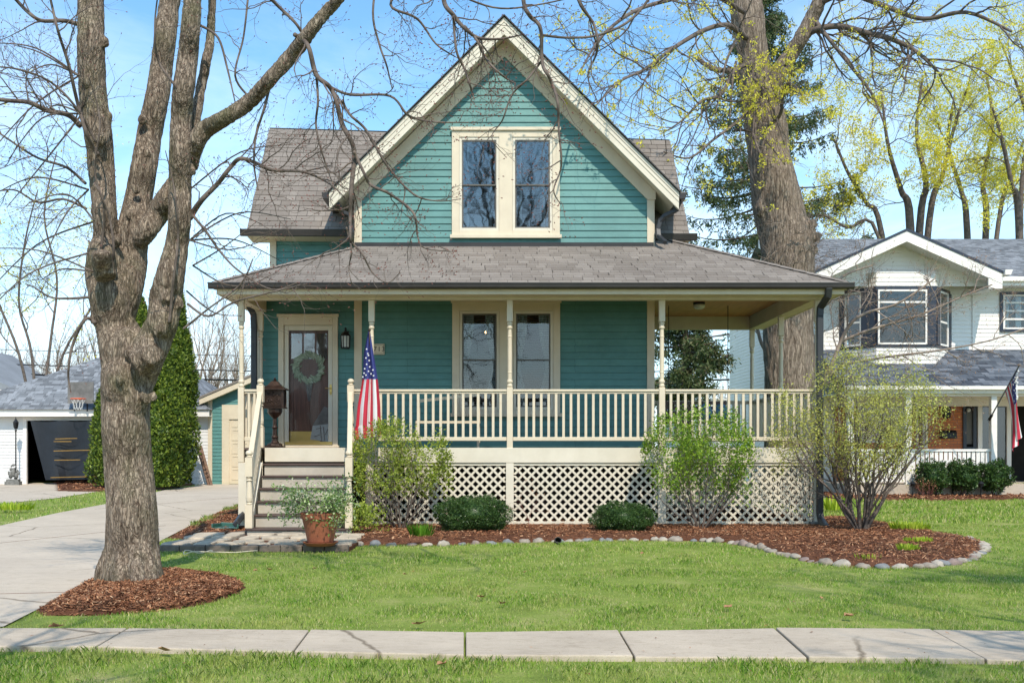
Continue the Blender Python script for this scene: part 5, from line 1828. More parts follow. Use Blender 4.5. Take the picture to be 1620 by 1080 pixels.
# limbs, branches and twigs
bud_tips = []
mb = MB()
tw = random.Random(21)
OPT = dict(wob=.2, trop=(0, 0, .015), trop_tip=(0, 0, .1), kids=[0, 3, 3, 3], ratio=(.4, .8), ang=(.45, 1.15), nseg=6, rr=.62, lead=.65, flat=(1, .6, 1))


def feed(keys, d, dv, every, L, r, depth, opt, side=None, tree_tips=bud_tips, rnd=tw, mbx=None, n=6, sides=8, start=.1):
    m_ = mb if mbx is None else mbx
    if mbx is None: keys = [(a, b, c * .72) for a, b, c in keys]
    pts, rads = limb(m_, keys, d, dv, n, sides)
    if mbx is None and len(pts) > 4:
        pts = list(pts)
    k = int(len(pts) * start)
    while k < len(pts) - 1:
        dd_ = pts[min(k + 1, len(pts) - 1)] - pts[k]
        if dd_.length > 1e-6:
            nd_ = rot_about(dd_, rnd.uniform(.5, 1.2), rnd, (1, .6, 1))
            if side is not None: nd_ = (nd_ + Vector(side) * .7).normalized()
            branch_out(m_, pts[k], nd_, L * rnd.uniform(.6, 1.3), min(r, rads[k] * .75), depth, opt, tree_tips, rnd)
        k += max(1, int(every * rnd.uniform(.7, 1.4)))
    tree_tips.append((pts[-1], (pts[-1] - pts[-2]).normalized()))


droop = dict(OPT); droop['trop'] = (0.0, 0, -.05); droop['trop_tip'] = (.03, 0, .12)
# hanging branches in front of the gable
feed([(466, 55, 5), (487, 72, 5), (500, 118, 5.5), (521, 137, 5), (532, 160, 5), (541, 196, 5.5), (560, 237, 5), (556, 296, 5), (554, 352, 3.5), (555, 383, 2.5)], 9.4, -.3, 5, .35, .009, 2, droop)
feed([(521, 137, 3), (554, 150, 3), (617, 152, 2.6), (647, 183, 2.4), (687, 193, 2), (739, 194, 1.2)], 9.3, -.2, 4, .3, .006, 2, droop)
feed([(541, 160, 3), (554, 182, 3), (580, 207, 3), (612, 262, 2.6), (654, 307, 2.2), (692, 318, 1.4), (728, 315, .9)], 9.2, 0, 4, .28, .006, 2, droop)
feed([(560, 240, 3.6), (575, 272, 3.4), (587, 293, 3.4), (617, 307, 3.2), (654, 337, 2.8), (661, 375, 2), (673, 393, 1.3), (720, 398, .8)], 9.15, -.1, 4, .27, .005, 2, droop)
feed([(555, 383, 2.4), (572, 400, 2.2), (590, 432, 1.8), (613, 447, 1.2), (632, 432, .8)], 9.1, 0, 4, .15, .003, 1, droop)
feed([(548, 360, 2.2), (556, 395, 2), (552, 425, 1.4), (556, 448, 1)], 9.1, 0, 3, .14, .003, 1, droop)
feed([(487, 72, 3.2), (470, 40, 3.4), (440, 10, 3.6), (420, -10, 4)], 9.5, 0, 5, .3, .006, 2, droop)
feed([(500, 112, 3), (503, 160, 2.8), (500, 200, 2.4), (512, 250, 1.8), (530, 300, 1.2)], 9.35, 0, 4, .27, .005, 2, droop)
feed([(430, 120, 3.4), (420, 165, 3), (405, 215, 2.6), (402, 260, 2.2), (408, 300, 1.4)], 9.7, 0, 5, .3, .005, 2, droop)
feed([(395, 155, 2.6), (372, 120, 2.4), (385, 60, 2.2), (392, 0, 2.4)], 9.8, 0, 5, .3, .005, 1, droop)
# low branch reaching right over the side roof
feed([(300, 345, 7), (318, 318, 6), (345, 290, 5.5), (362, 268, 5), (380, 251, 4.5), (405, 258, 4), (430, 269, 4), (480, 272, 3), (520, 290, 2), (545, 312, 1.2)], 10.0, -.5, 3, .38, .007, 2, droop)
feed([(300, 335, 3), (325, 365, 3), (350, 400, 2.6), (380, 430, 2), (430, 458, 1.8), (470, 447, 1)], 10.0, -.4, 4, .35, .005, 2, OPT)
feed([(296, 480, 3), (330, 500, 2.4), (370, 478, 2.2), (430, 462, 1.8), (485, 449, 1)], 9.8, -.5, 5, .3, .004, 1, OPT)
feed([(290, 520, 2.4), (330, 488, 2), (380, 450, 2), (400, 410, 1.4)], 9.9, 0, 5, .3, .004, 1, OPT)
# left side
feed([(122, 38, 5), (100, 33, 4.5), (66, 33, 4), (45, 20, 4), (20, -6, 3.6)], 10.2, 0, 4, .4, .007, 2, OPT)
feed([(126, 198, 7), (108, 182, 6), (75, 175, 5.5), (45, 162, 5), (10, 159, 4.5), (-60, 150, 4)], 10.2, -.3, 3, .5, .008, 2, OPT)
feed([(155, 245, 5), (138, 215, 4.5), (122, 160, 4), (108, 100, 3.6), (92, 50, 3), (80, 0, 2.6), (60, -80, 2)], 10.0, -.6, 6, .5, .007, 2, OPT)
feed([(152, 225, 3), (120, 170, 2.8), (80, 130, 2.4), (30, 110, 2), (-20, 105, 1.5)], 10.0, -.7, 5, .5, .006, 2, OPT)
feed([(135, 290, 3.5), (105, 265, 3), (60, 250, 2.6), (20, 225, 2.2), (-30, 190, 2)], 10.2, .3, 4, .45, .006, 2, OPT)
feed([(136, 330, 3), (100, 315, 2.6), (60, 320, 2.2), (20, 300, 1.8), (-30, 310, 1.4)], 10.2, .2, 4, .45, .005, 2, OPT)
feed([(142, 470, 3), (110, 472, 2.6), (80, 470, 2), (55, 455, 1.5), (42, 450, 1)], 10.1, 0, 4, .3, .004, 1, OPT)
feed([(150, 510, 5), (135, 505, 3.4), (115, 545, 3), (108, 590, 2.4), (112, 620, 1.2)], 10.05, -.1, 5, .25, .004, 1, droop)
feed([(160, 395, 3), (165, 330, 2.6), (150, 270, 2.2), (158, 190, 2), (140, 120, 1.4)], 9.98, -.3, 6, .3, .004, 1, OPT)
feed([(170, 440, 3.6), (180, 400, 3), (172, 340, 2.4), (150, 290, 1.6)], 10.0, -.2, 6, .25, .004, 1, OPT)
feed([(268, 510, 3.2), (275, 440, 2.8), (282, 370, 2.4), (276, 300, 1.8), (262, 240, 1)], 9.9, -.2, 6, .22, .004, 1, OPT)
feed([(300, 172, 3), (280, 140, 3), (250, 95, 2.6), (245, 40, 2), (250, -10, 1.6)], 9.93, -.3, 5, .3, .004, 1, OPT)
feed([(316, 40, 3), (345, 60, 2.6), (360, 110, 2.2), (372, 162, 1.2)], 9.95, -.2, 4, .28, .004, 1, droop)
for sx_ in range(14):
    x0, y0 = tw.choice([(140, 300), (150, 350), (145, 250), (130, 180), (125, 120), (140, 400), (148, 430)])
    x1, y1 = tw.uniform(-40, 70), y0 + tw.uniform(-60, 150)
    feed([(x0, y0, 2.2), ((x0 + x1) / 2 + tw.uniform(-10, 10), (y0 + y1) / 2 - tw.uniform(0, 30), 1.7), (x1, y1, .9)], 10.1 + tw.uniform(-.5, .5), tw.uniform(-.4, .4), 4, .35, .004, 1, OPT)
for sx_ in range(8):
    x0, y0 = tw.choice([(300, 300), (305, 420), (295, 460), (300, 380)])
    x1, y1 = tw.uniform(380, 470), y0 + tw.uniform(-80, 60)
    feed([(x0, y0, 2.0), ((x0 + x1) / 2, (y0 + y1) / 2 - tw.uniform(-20, 30), 1.5), (x1, y1, .7)], 10.1 + tw.uniform(-.2, .6), tw.uniform(-.4, .4), 4, .3, .0035, 1, OPT)
# overhead limb feeding the twigs that hang in at the top
feed([(700, -150, 6), (705, -60, 5), (702, 0, 5), (717, 24, 5), (735, 45, 4), (757, 60, 3.4), (790, 62, 2.6), (828, 55, 1.2)], 9.0, -.2, 4, .32, .007, 2, droop)
feed([(717, 24, 3), (722, 80, 2.8), (735, 110, 2.6), (745, 140, 2), (750, 158, 1.2)], 8.9, 0, 4, .27, .005, 2, droop)
feed([(735, 42, 3.2), (755, 65, 3), (770, 95, 2.6), (795, 120, 2.2), (815, 132, 1.2)], 8.9, 0, 4, .27, .005, 2, droop)
feed([(690, -120, 5), (650, -40, 4), (618, 8, 3), (660, 30, 2.6), (690, 70, 2), (720, 90, 1.2)], 9.1, 0, 5, .3, .005, 2, droop)
feed([(600, -60, 3), (590, 20, 2.6), (600, 70, 2.4), (612, 105, 2), (620, 140, 1)], 9.2, 0, 5, .26, .005, 2, droop)
feed([(820, -200, 6), (826, -80, 5), (828, 0, 4.6), (838, 25, 4.6), (855, 45, 4.2), (858, 100, 4), (870, 125, 3.6), (882, 160, 3.2), (884, 205, 2.4), (888, 262, 2), (876, 300, 1.5), (886, 322, .9)], 8.7, -.2, 5, .27, .006, 2, droop)
feed([(858, 95, 2.8), (835, 125, 2.4), (810, 150, 2), (795, 190, 1.6), (778, 218, 1), (800, 248, .7)], 8.65, 0, 4, .26, .004, 2, droop)
feed([(858, 56, 3), (900, 60, 2.8), (950, 55, 2.6), (1000, 30, 2.8), (1040, -20, 3)], 8.7, .3, 5, .35, .005, 2, droop)
feed([(900, -80, 4), (915, 0, 3.4), (940, 40, 3), (945, 80, 2.4), (930, 120, 1.6), (945, 160, 1)], 8.8, .2, 5, .3, .005, 2, droop)
feed([(620, -60, 3), (700, -20, 2.4), (780, 12, 2), (850, 8, 1.6), (930, -10, 1.5)], 8.9, .2, 5, .3, .004, 1, droop)
mb.build('branches', M['twig_gray'], tree1, smooth=True)
# swollen red buds at the tips
T = [t for t in bud_tips]
m = MB()
for (p, d) in T:
    m.tube([p - d * .004, p + d * .006, p + d * .014], [.0022, .0045, .001], 4, cap=False)
m.build('buds', M['bud'], tree1)
print('tree1 tips', len(T), 'branch verts', len(mb.v))

# ---- right tree, behind the side porch
TR = 24.6
rt = thing('old_maple_tree', 'massive furrowed trunk tree rising behind the side porch, dotted with yellow blossom', 'tree', ((1250 - VX) * TR / F, TR - D0, 0))
mb = MB()
limb(mb, [(1252, 800, 62), (1252, 770, 52), (1250, 700, 44), (1248, 610, 41.5), (1247, 500, 43), (1246, 400, 43.5), (1231, 328, 43), (1219, 258, 36), (1210, 188, 35.5), (1199, 141, 29), (1189, 70, 25.5), (1179, 0, 28), (1165, -120, 22), (1150, -300, 15), (1170, -450, 7)], TR, 0, 5, 24)
limb(mb, [(1214, 160, 22), (1228, 122, 14), (1246, 94, 12.5), (1266, 62, 12), (1284, 30, 11), (1297, 0, 11), (1330, -90, 9), (1370, -250, 6)], TR - .2, -.5, 5, 14)
limb(mb, [(1205, 150, 12), (1180, 125, 8), (1155, 112, 6), (1130, 110, 5), (1100, 90, 4)], TR, .4, 5, 10)
for (x, y, r) in ((1282, 356, 9), (1290, 375, 7), (1226, 252, 7), (1205, 330, 8), (1284, 395, 7)):
    mb.ball(P(x, y, TR - .25), r * TR / F * 1.3, 10, 8, (1, .8, 1), .6, seed=x)
barked(mb, 'trunk', M['bark_right'], rt, .035, .02, 9, 2.0)
mb = MB(); ytips = []
rw = random.Random(31)
ro = dict(wob=.2, trop=(0, 0, .02), trop_tip=(0, 0, .05), kids=[0, 3, 3, 4], ratio=(.45, .8), ang=(.4, 1.1), nseg=6, rr=.6, lead=.7, flat=(1, .8, 1), midtips=True)
rb_ = dict(tree_tips=ytips, rnd=rw, mbx=mb)
feed([(1266, 60, 6), (1295, 46, 5), (1330, 42, 4.5), (1370, 52, 4.5), (1410, 62, 4), (1450, 82, 3), (1490, 120, 2)], TR - .3, -2, 2, 1.2, .03, 2, ro, **rb_)
feed([(1284, 25, 4), (1310, 60, 3), (1350, 110, 2.6), (1380, 150, 2), (1400, 200, 1.2)], TR - .4, -2, 3, 1.1, .02, 2, ro, **rb_)
feed([(1297, 5, 5), (1340, -10, 5), (1400, 10, 4), (1460, 30, 3.4), (1530, 20, 3), (1600, 50, 2)], TR - .6, -3, 3, 1.2, .025, 2, ro, **rb_)
feed([(1190, 100, 5), (1165, 110, 4), (1140, 150, 3), (1110, 160, 2.4), (1080, 190, 1.6), (1050, 210, 1)], TR - .3, -3, 2, 1.1, .02, 2, ro, **rb_)
feed([(1180, 60, 5), (1150, 40, 4), (1110, 50, 3.6), (1060, 80, 3), (1020, 110, 2.4), (980, 130, 1.6), (940, 170, 1)], TR - .3, -6, 2, 1.1, .02, 2, ro, **rb_)
feed([(1178, 20, 4), (1120, -10, 4), (1060, 0, 3.4), (1000, 20, 3), (950, 60, 2.2), (920, 110, 1.4)], TR - .5, -7, 3, 1.0, .02, 2, ro, **rb_)
feed([(1200, 160, 3), (1170, 190, 2.6), (1130, 220, 2.2), (1090, 250, 1.6), (1050, 240, 1)], TR - .9, -3, 3, .9, .015, 2, ro, **rb_)
feed([(1215, 200, 3), (1235, 180, 2.6), (1240, 140, 2.4), (1250, 130, 1.6)], TR - 1, -1, 2, .8, .012, 2, ro, **rb_)
feed([(1195, 110, 3), (1205, 150, 2.4), (1190, 200, 2), (1205, 250, 1.4)], TR - 1.0, -1, 2, .6, .01, 1, ro, **rb_)
for k in range(8):
    x, y = rw.uniform(1160, 1250), rw.uniform(60, 230)
    x1, y1 = x + rw.uniform(-90, 90), y + rw.uniform(20, 120)
    feed([(x, y, 2.2), ((x + x1) / 2, (y + y1) / 2 - 20, 1.8), (x1, y1, 1)], TR - 1.3, -.6, 4, .5, .009, 1, ro, **rb_)
# pale leafless suckers on the trunk
mb.build('branches', M['twig_gray'], rt, smooth=True)
V, Fc = leaves_at([t for t in ytips if rw.random() < .2], 20, .045, .052)
np_mesh('blossom', V, Fc, M['yellow'], rt)
mb = MB(); tt_ = []
for k in range(26):
    p = P(rw.uniform(1200, 1290), rw.uniform(360, 480), TR - .75 + rw.uniform(0, .1))
    branch_out(mb, p, (rw.uniform(-1, 1), -.9, rw.uniform(-.2, .8)), .5, .011, 2, dict(ro, wob=.3, midtips=False), tt_, rw)
for k in range(8):
    p = P(rw.uniform(1262, 1288), rw.uniform(390, 420), TR - .3)
    branch_out(mb, p, (rw.uniform(-.2, .8), -.4, 1), .7, .014, 2, dict(ro, wob=.2, midtips=False), tt_, rw)
mb.build('suckers', M['twig_pale'], rt, smooth=True)
print('right tips', len(ytips))


# ---- yellow budding trees beyond the neighbour's roof
def vase_tree(name, label, px, d, keysets, tipmat, group, seed, per=11, lsize=.13, L=2.0, keep=.8, base_w=.2, opt=None, mat='twig_gray'):
    rnd = random.Random(seed)
    X = (px - VX) * d / F
    t = thing(name, label, 'tree', (X, d - D0, 0), group)
    mb = MB(); tips = []
    o = opt or dict(wob=.2, trop=(0, 0, .03), kids=[0, 3, 4, 4], ratio=(.45, .75), ang=(.35, .95), nseg=5, rr=.62, lead=.7, midtips=True)
    tb_ = MB(); tb_.tube([(X, d - D0, -.05), (X, d - D0, 1.6)], [base_w * 1.25, base_w], 10); tb_.build('trunk', M[mat], t, smooth=True)
    for ks in keysets:
        ks = [(a_, b_, c_ * .72) for a_, b_, c_ in ks]
        feed([(px, HY + CZ * F / d - 1.5 * F / d, ks[0][2] * 1.2)] + list(ks), d, rnd.uniform(-2.5, 1.5), 3, L, .026, 3, o, tree_tips=tips, rnd=rnd, mbx=mb, n=5, sides=6, start=.35)
    mb.build('branches', M[mat], t, smooth=True)
    if tipmat:
        V, Fc = leaves_at([q for q in tips if rnd.random() < keep * .55], per, .09, lsize * .7)
        np_mesh('blossom', V, Fc, M[tipmat], t)
    return t


vase_tree('budding_tree', 'yellow budding tree fanning up behind the gable peak of the white house', 1440, 46, [
    [(1395, 370, 6), (1370, 320, 4.5), (1340, 270, 3.5), (1320, 220, 2)], [(1440, 360, 9), (1425, 300, 6), (1405, 230, 4), (1395, 150, 2)], [(1455, 360, 8), (1465, 290, 6), (1450, 210, 4), (1460, 120, 2)],
    [(1470, 350, 7), (1490, 280, 5), (1510, 200, 3.5), (1530, 140, 2)], [(1390, 375, 4), (1340, 360, 3.4), (1300, 340, 3), (1270, 350, 2)]], 'yellow', 'yellow budding trees beyond the roofs', 41, L=1.7)
vase_tree('budding_tree', 'yellow budding tree between the gable peak and the right edge', 1540, 48, [
    [(1530, 365, 7), (1520, 300, 5), (1500, 230, 4), (1510, 150, 2)], [(1560, 360, 7), (1555, 290, 5), (1570, 200, 4), (1560, 110, 2)], [(1580, 350, 5), (1600, 280, 4), (1620, 220, 2)]],
    'yellow', 'yellow budding trees beyond the roofs', 42, L=1.7)
vase_tree('budding_tree', 'yellow budding tree cut by the right edge above the roof', 1620, 44, [
    [(1612, 350, 8), (1600, 290, 5), (1585, 220, 4), (1570, 170, 2)], [(1640, 340, 8), (1650, 250, 5), (1640, 150, 3), (1630, 60, 2)], [(1615, 330, 5), (1625, 200, 4), (1600, 110, 2.4), (1580, 60, 1.5)]],
    'yellow', 'yellow budding trees beyond the roofs', 43, L=1.7)
vase_tree('budding_tree', 'sparse yellow budding tree far left behind the front tree', 60, 44, [
    [(50, 560, 3), (30, 480, 2.4), (40, 380, 2), (60, 300, 1.2)], [(80, 540, 3), (90, 440, 2.4), (70, 340, 2), (90, 240, 1.2)], [(100, 560, 3), (150, 470, 2.4), (140, 380, 1.6)], [(30, 560, 3), (-10, 450, 2.4), (0, 350, 1.5)]],
    'yellow', None, 44, L=1.9, keep=.35, per=4)

# ---- spruces
def spruce(label, px, d, ztop, rmax, z0, seed, nb=150, name='spruce_tree', gap=.15, sc=1.0):
    rnd = random.Random(seed)
    X = (px - VX) * d / F; Yq = d - D0
    t = thing(name, label, 'tree', (X, Yq, 0), 'dark spruces behind the house')
    m = MB(); m.tube([(X, Yq, 0), (X, Yq, ztop * .5), (X, Yq, ztop)], [.22, .14, .02], 9); m.build('trunk', M['twig'], t, smooth=True)
    bm_ = MB(); C = []
    for k in range(nb):
        u = (k + rnd.random()) / nb
        z = z0 + (ztop - z0) * u
        a = rnd.uniform(0, 2 * PI)
        L = rmax * (1 - u) ** .75 * rnd.uniform(.5, 1.15) + .3
        pts = [Vector((X, Yq, z))]
        n = 7
        for i in range(1, n + 1):
            s_ = i / n
            pts.append(Vector((X + math.cos(a) * L * s_, Yq + math.sin(a) * L * s_, z - .25 * L * s_ + .22 * L * s_ ** 3 * 1.2)))
        bm_.tube(pts, [.04 * (1 - i / (n + 1)) + .008 for i in range(n + 1)], 4, cap=False)
        for i in range(1, n + 1):
            s_ = i / n
            for j in range(int(5 + 7 * s_)):
                side = rnd.gauss(0, .22 * L * (1.15 - s_) + .08 * sc)
                p = pts[i] + Vector((-math.sin(a) * side, math.cos(a) * side, -abs(side) * .25 - rnd.random() * .12))
                hang = rnd.uniform(.05, .5) * (1 if rnd.random() < .5 else .3)
                for h_ in range(4):
                    C.append((p.x + rnd.gauss(0, .05), p.y + rnd.gauss(0, .05), p.z - hang * h_ / 3))
    bm_.build('branches', M['twig'], t)
    C = np.array(C)
    C = np.concatenate([C + NR.normal(size=C.shape) * .05, C + NR.normal(size=C.shape) * .07])
    V, Fc = leaf_quads(C, .15 * sc, -.7, .26)
    np_mesh('foliage', V, Fc, M['conifer'], t)


spruce('tall dark spruce standing behind the massive furrowed trunk', 1206, 47, 22, 5.2, 5.5, 3, 95, sc=1.3)
spruce('low dark spruce seen through the opening of the side porch', 1085, 36, 7.0, 1.5, 3.0, 9, 40)

# ---- bare background woods: separate trees, far left
def bg_tree(label, px, d, Ht, seed, group, mat='twig_gray', depth=4, kids=[0, 3, 3, 3, 3], r=.13):
    rnd = random.Random(seed)
    X = (px - VX) * d / F
    t = thing('bare_tree', label, 'tree', (X, d - D0, 0), group)
    m = MB(); m.tube([(X, d - D0, 0), (X, d - D0, Ht * .25)], [r * 1.3, r], 7); m.build('trunk', M[mat], t, smooth=True)
    m = MB(); tips = []
    for k in range(3):
        branch_out(m, Vector((X, d - D0, Ht * .22)), (rnd.uniform(-.5, .5), rnd.uniform(-.4, .4), 1), Ht * .3, r * .8, depth, dict(wob=.12, trop=(0, 0, .06), kids=kids, ratio=(.45, .75), ang=(.3, .8), nseg=5, rr=.6, lead=.75), tips, rnd)
    m.build('branches', M[mat], t)
    return t
bgl = ['bare brown tree furthest left beyond the neighbour garage', 'bare tree second from the left beyond the garage roof', 'bare tree above the left slope of the garage roof', 'bare tree just left of the front trunk, far behind', 'bare tree right of the arborvitae, far behind', 'bare tree far behind the left porch eave']
protos = []
for k, (px, d, Ht) in enumerate([(-20, 66, 9.5), (35, 70, 8.8), (88, 68, 8.4), (140, 72, 11.5), (335, 62, 11.5), (390, 70, 9.0)]):
    if k < 3 or k == 4:
        protos.append(bg_tree(bgl[k], px, d, Ht, 60 + k, 'bare trees far behind the garages', depth=4, mat='twig_pale' if k % 2 == 0 else 'twig_gray'))
    else:
        c = copy_tree(protos[k % 3]); c.location = ((px - VX) * d / F, d - D0, 0); c.rotation_euler = (0, 0, 1.3 * k); s_ = Ht / 9.0; c.scale = (s_, s_, s_)
        c['label'] = bgl[k]
bgl2 = ['bare tree low in the gap, first copy']
for k, (px, d, s_, lab) in enumerate([(10, 80, 1.0, 'distant bare tree behind the leftmost one, beyond the wires'), (62, 82, 1.05, 'distant bare tree between the second and third beyond the wires'), (115, 78, 1.0, 'distant bare tree beyond the basketball backboard'), (310, 76, 1.25, 'distant bare tree immediately right of the tallest arborvitae'), (365, 80, 1.2, 'distant bare tree above the teal garage roof'), (1075, 80, .9, 'distant bare tree behind the white building seen through the porch'), (1140, 85, 1.0, 'distant bare tree at the corner of the white side wall'), (-5, 62, .8, 'brushy bare tree low above the far left white roof'), (22, 64, .85, 'brushy bare tree over the yard lamp'), (50, 60, .8, 'brushy bare tree over the left edge of the tarp'), (75, 64, .85, 'brushy bare tree over the middle of the tarp'), (103, 62, .8, 'brushy bare tree directly above the backboard'), (132, 63, .85, 'brushy bare tree touching the left edge of the front trunk'), (322, 62, .8, 'brushy bare tree over the leaning ladder'), (350, 64, .85, 'brushy bare tree over the peak of the teal garage rake'), (378, 61, .8, 'brushy bare tree beside the left porch post')]):
    c = copy_tree(protos[k % 4]); c.location = ((px - VX) * d / F, d - D0, 0); c.rotation_euler = (0, 0, .9 * k + .4); c.scale = (s_, s_, s_)
    c['label'] = lab
# ------------------------------------------------------------------ garage, left
ND = 36.0
def nx(px, d=ND): return (px - VX) * d / F
def nz(py, d=ND): return CZ + (HY - py) * d / F
GY = ND - D0
gar = thing('white_garage', 'white sided garage with grey hip roof and a tarp over its open bay, left', 'garage', (nx(100), GY, 0))
m = MB(); gx0, gx1, gtop = nx(-60), nx(331), nz(652)
ox0, ox1, otop = nx(43), nx(190), nz(665)
def gfront(u, o, z): return (u, GY - o, z)
lap(m, gx0, gx1, 0, gtop, gfront, [(ox0, ox1, -.1, otop)], e=.11, proud=.015)
lap(m, GY + .01, GY + 7, 0, gtop, rightside(gx1), e=.11)
lap(m, GY + .01, GY + 7, 0, gtop, leftside(gx0), e=.11)
m.build('wall', M['side_white'], gar)
m = MB(); m.box(gx0, gx1, GY + 5, GY + 5.1, 0, gtop); m.box(gx0 + .1, gx1 - .1, GY + .1, GY + 6.9, gtop - .05, gtop); m.build('inner_wall', M['dark'], gar)
m = MB(); m.box(gx0 - .35, gx1 + .1, GY - .38, GY - .34, nz(659), nz(648)); m.box(gx0 - .35, gx1 + .1, GY - .339, GY - .02, nz(659), nz(659) + .03)
m.box(ox0 - .12, ox0, GY - .05, GY + .05, 0, otop); m.box(ox0 - .12, ox1 + .12, GY - .052, GY + .05, otop + .001, otop + .12)
m.build('fascia', M['white'], gar)
m = MB()
ez_ = nz(648); ry = 4.0; rz_ = 2.35
RX0, RX1 = nx(205, 40), nx(250, 40)
ex0, ex1, ey0 = gx0 - .4, gx1 + .12, GY - .45
V1_ = math.hypot(ry, rz_)
def gf(u, v, l):
    t = v / V1_
    return Vector((u, ey0 + ry * t, ez_ + rz_ * t + l))
roof_face(m, gf, V1_, lambda v: ex0 + (RX0 - ex0) * v / V1_, lambda v: ex1 + (RX1 - ex1) * v / V1_, e=.15)
m.add([(ex0, ey0, ez_), (ex0, ey0 + 8, ez_), (RX0, ey0 + 4, ez_ + rz_)], [(0, 2, 1)], [[(0, 0), (4, 4), (8, 0)]])
m.add([(ex1, ey0, ez_), (RX1, ey0 + 4, ez_ + rz_), (ex1, ey0 + 8, ez_)], [(0, 2, 1)], [[(0, 0), (8, 0), (4, 4)]])
m.add([(ex0, ey0 + 8, ez_), (ex1, ey0 + 8, ez_), (RX1, ey0 + 4, ez_ + rz_), (RX0, ey0 + 4, ez_ + rz_)], [(0, 1, 2, 3)], [[(0, 0), (8, 0), (8, 4), (0, 4)]])
m.build('roof', M['shingle_gray'], gar)
# tarp
t_ = MB()
tp0 = [(48, 665), (196, 664)]; n1, n2 = 22, 16
def tarp(i, j):
    s, t = i / n1, j / n2
    sag = 2.0 * abs(math.sin(s * PI * 3))
    xl = 48 + 24 * t; xr = 196
    x = xl + (xr - xl) * s
    y = 665 + sag * (1 - t) + (759 - 665) * t - 2 * s * t
    return P(x, y, ND - .35 + .10 * math.sin(s * 16 + t * 3) * (.3 + t * .7) + .05 * math.sin(s * 5 + 1))
for i in range(n1):
    for j in range(n2):
        t_.add([tarp(i, j), tarp(i + 1, j), tarp(i + 1, j + 1), tarp(i, j + 1)], [(0, 3, 2, 1)])
tarp_o = thing('tarp', 'black tarp with amber straps hanging across the open garage bay', 'tarp', P(120, 759, ND - .35))
t_.build('cloth', M['net'], tarp_o, smooth=True)
for (xa, ya, xb, yb) in ((87, 694, 122, 693), (85, 698, 113, 698), (85, 713, 146, 711.5), (86, 727.5, 127, 727), (80, 755, 160, 753)):
    m = MB(); m.bar(P(xa, ya, ND - .52), P(xb, yb, ND - .52), .02, .028); m.build('strap', M['gold'], tarp_o)
# hoop
hp = thing('basketball_hoop', 'weathered grey backboard with orange rim on the garage roof', 'basketball hoop', P(128, 648, ND - .6))
m = MB(); A_ = P(107, 638, ND - .65); B_ = P(148, 604, ND - .65); m.box(A_.x, B_.x, A_.y, A_.y + .03, A_.z, B_.z); m.build('backboard', M['board_grey'], hp)
m = MB(); c = P(123.5, 630.5, ND - .95)
m.tube([c + Vector((.23 * math.cos(k * PI / 8), .23 * math.sin(k * PI / 8), 0)) for k in range(17)], .018, 6); m.build('rim', M['orange'], hp)
m = MB()
for k in range(10):
    a = k * 2 * PI / 10
    for sg in (-1, 1):
        m.tube([c + Vector((.23 * math.cos(a), .23 * math.sin(a), 0)), c + Vector((.16 * math.cos(a + sg * .4), .16 * math.sin(a + sg * .4), -.2)), c + Vector((.12 * math.cos(a), .12 * math.sin(a), -.36))], .006, 3)
m.build('net', M['curtain'], hp)
m = MB()
for px in (118, 138): m.bar(P(px, 650, ND - .5), P(px, 636, ND - .62), .04, .04)
m.build('brace', M['black'], hp)
# lamp post with a cast stone group at its foot
lp = thing('yard_lamp', 'slim black lamp post standing before the white garage wall', 'lamp post', P(25, 765, ND - .6) - Vector((0, 0, 0)))
bz = 0
X, Yq = nx(25, ND - .6), GY - .6
m = MB(); m.lathe(X, Yq, [(.06, 0), (.05, .3), (.022, .4), (.02, 1.75), (.04, 1.8), (.02, 1.83)], 10); m.build('post', M['black'], lp)
m = MB(); m.lathe(X, Yq, [(.04, 1.84), (.07, 1.9), (.085, 2.05), (.095, 2.06), (.03, 2.16), (.012, 2.2), (.001, 2.26)], 8); m.build('lamp_head', M['black'], lp)
stt = thing('stone_statue_group', 'weathered cast stone figures on a plinth round the foot of the lamp post', 'statue', (X, Yq, 0))
m = MB(); m.box(X - .24, X + .24, Yq - .3, Yq - .07, 0, .12); m.box(X - .2, X + .2, Yq - .27, Yq - .09, .121, .2); m.build('plinth', M['statue'], stt)
m = MB()
for (dx, z, r, sx, sz) in ((-.09, .34, .09, .8, 1.4), (-.08, .52, .055, 1, 1), (.1, .32, .08, .8, 1.3), (.12, .47, .05, 1, 1), (0, .42, .07, 1, 2.2), (.0, .66, .05, 1.2, .8), (-.16, .40, .03, 1, 2), (.18, .40, .03, 1, 1.8), (-.07, .62, .03, 1, 1), (.08, .6, .03, 1, 1.4)):
    m.ball((X + dx, Yq - .17, z), r, 8, 6, (sx, .9, sz), .3, seed=dx * 9)
m.build('figures', M['statue'], stt, smooth=True)

# neighbour beyond, at the far left edge
fh = thing('distant_white_house', 'corner of a white house with grey roof at the far left edge', 'house', (nx(-60, 52), 52 - D0, 0))
m = MB(); lap(m, nx(-160, 52), nx(8, 52), 0, nz(622, 52), front(35.0)); lap(m, 35.01, 42, 0, nz(622, 52), rightside(nx(8, 52))); m.build('wall', M['side_white'], fh)
m = MB(); m.prism([P(-170, 612, 51.5), P(24, 620, 51.5), P(24, 615, 51.5), P(-10, 600, 51.5), P(-100, 540, 51.5), P(-170, 590, 51.5)], (0, 8, 0)); m.build('roof', M['shingle_gray'], fh)
m = MB(); m.prism([P(-170, 622, 51.2), P(25, 622, 51.2), P(25, 616, 51.2), P(-170, 616, 51.2)], (0, .2, 0)); m.build('eaves_board', M['white'], fh)

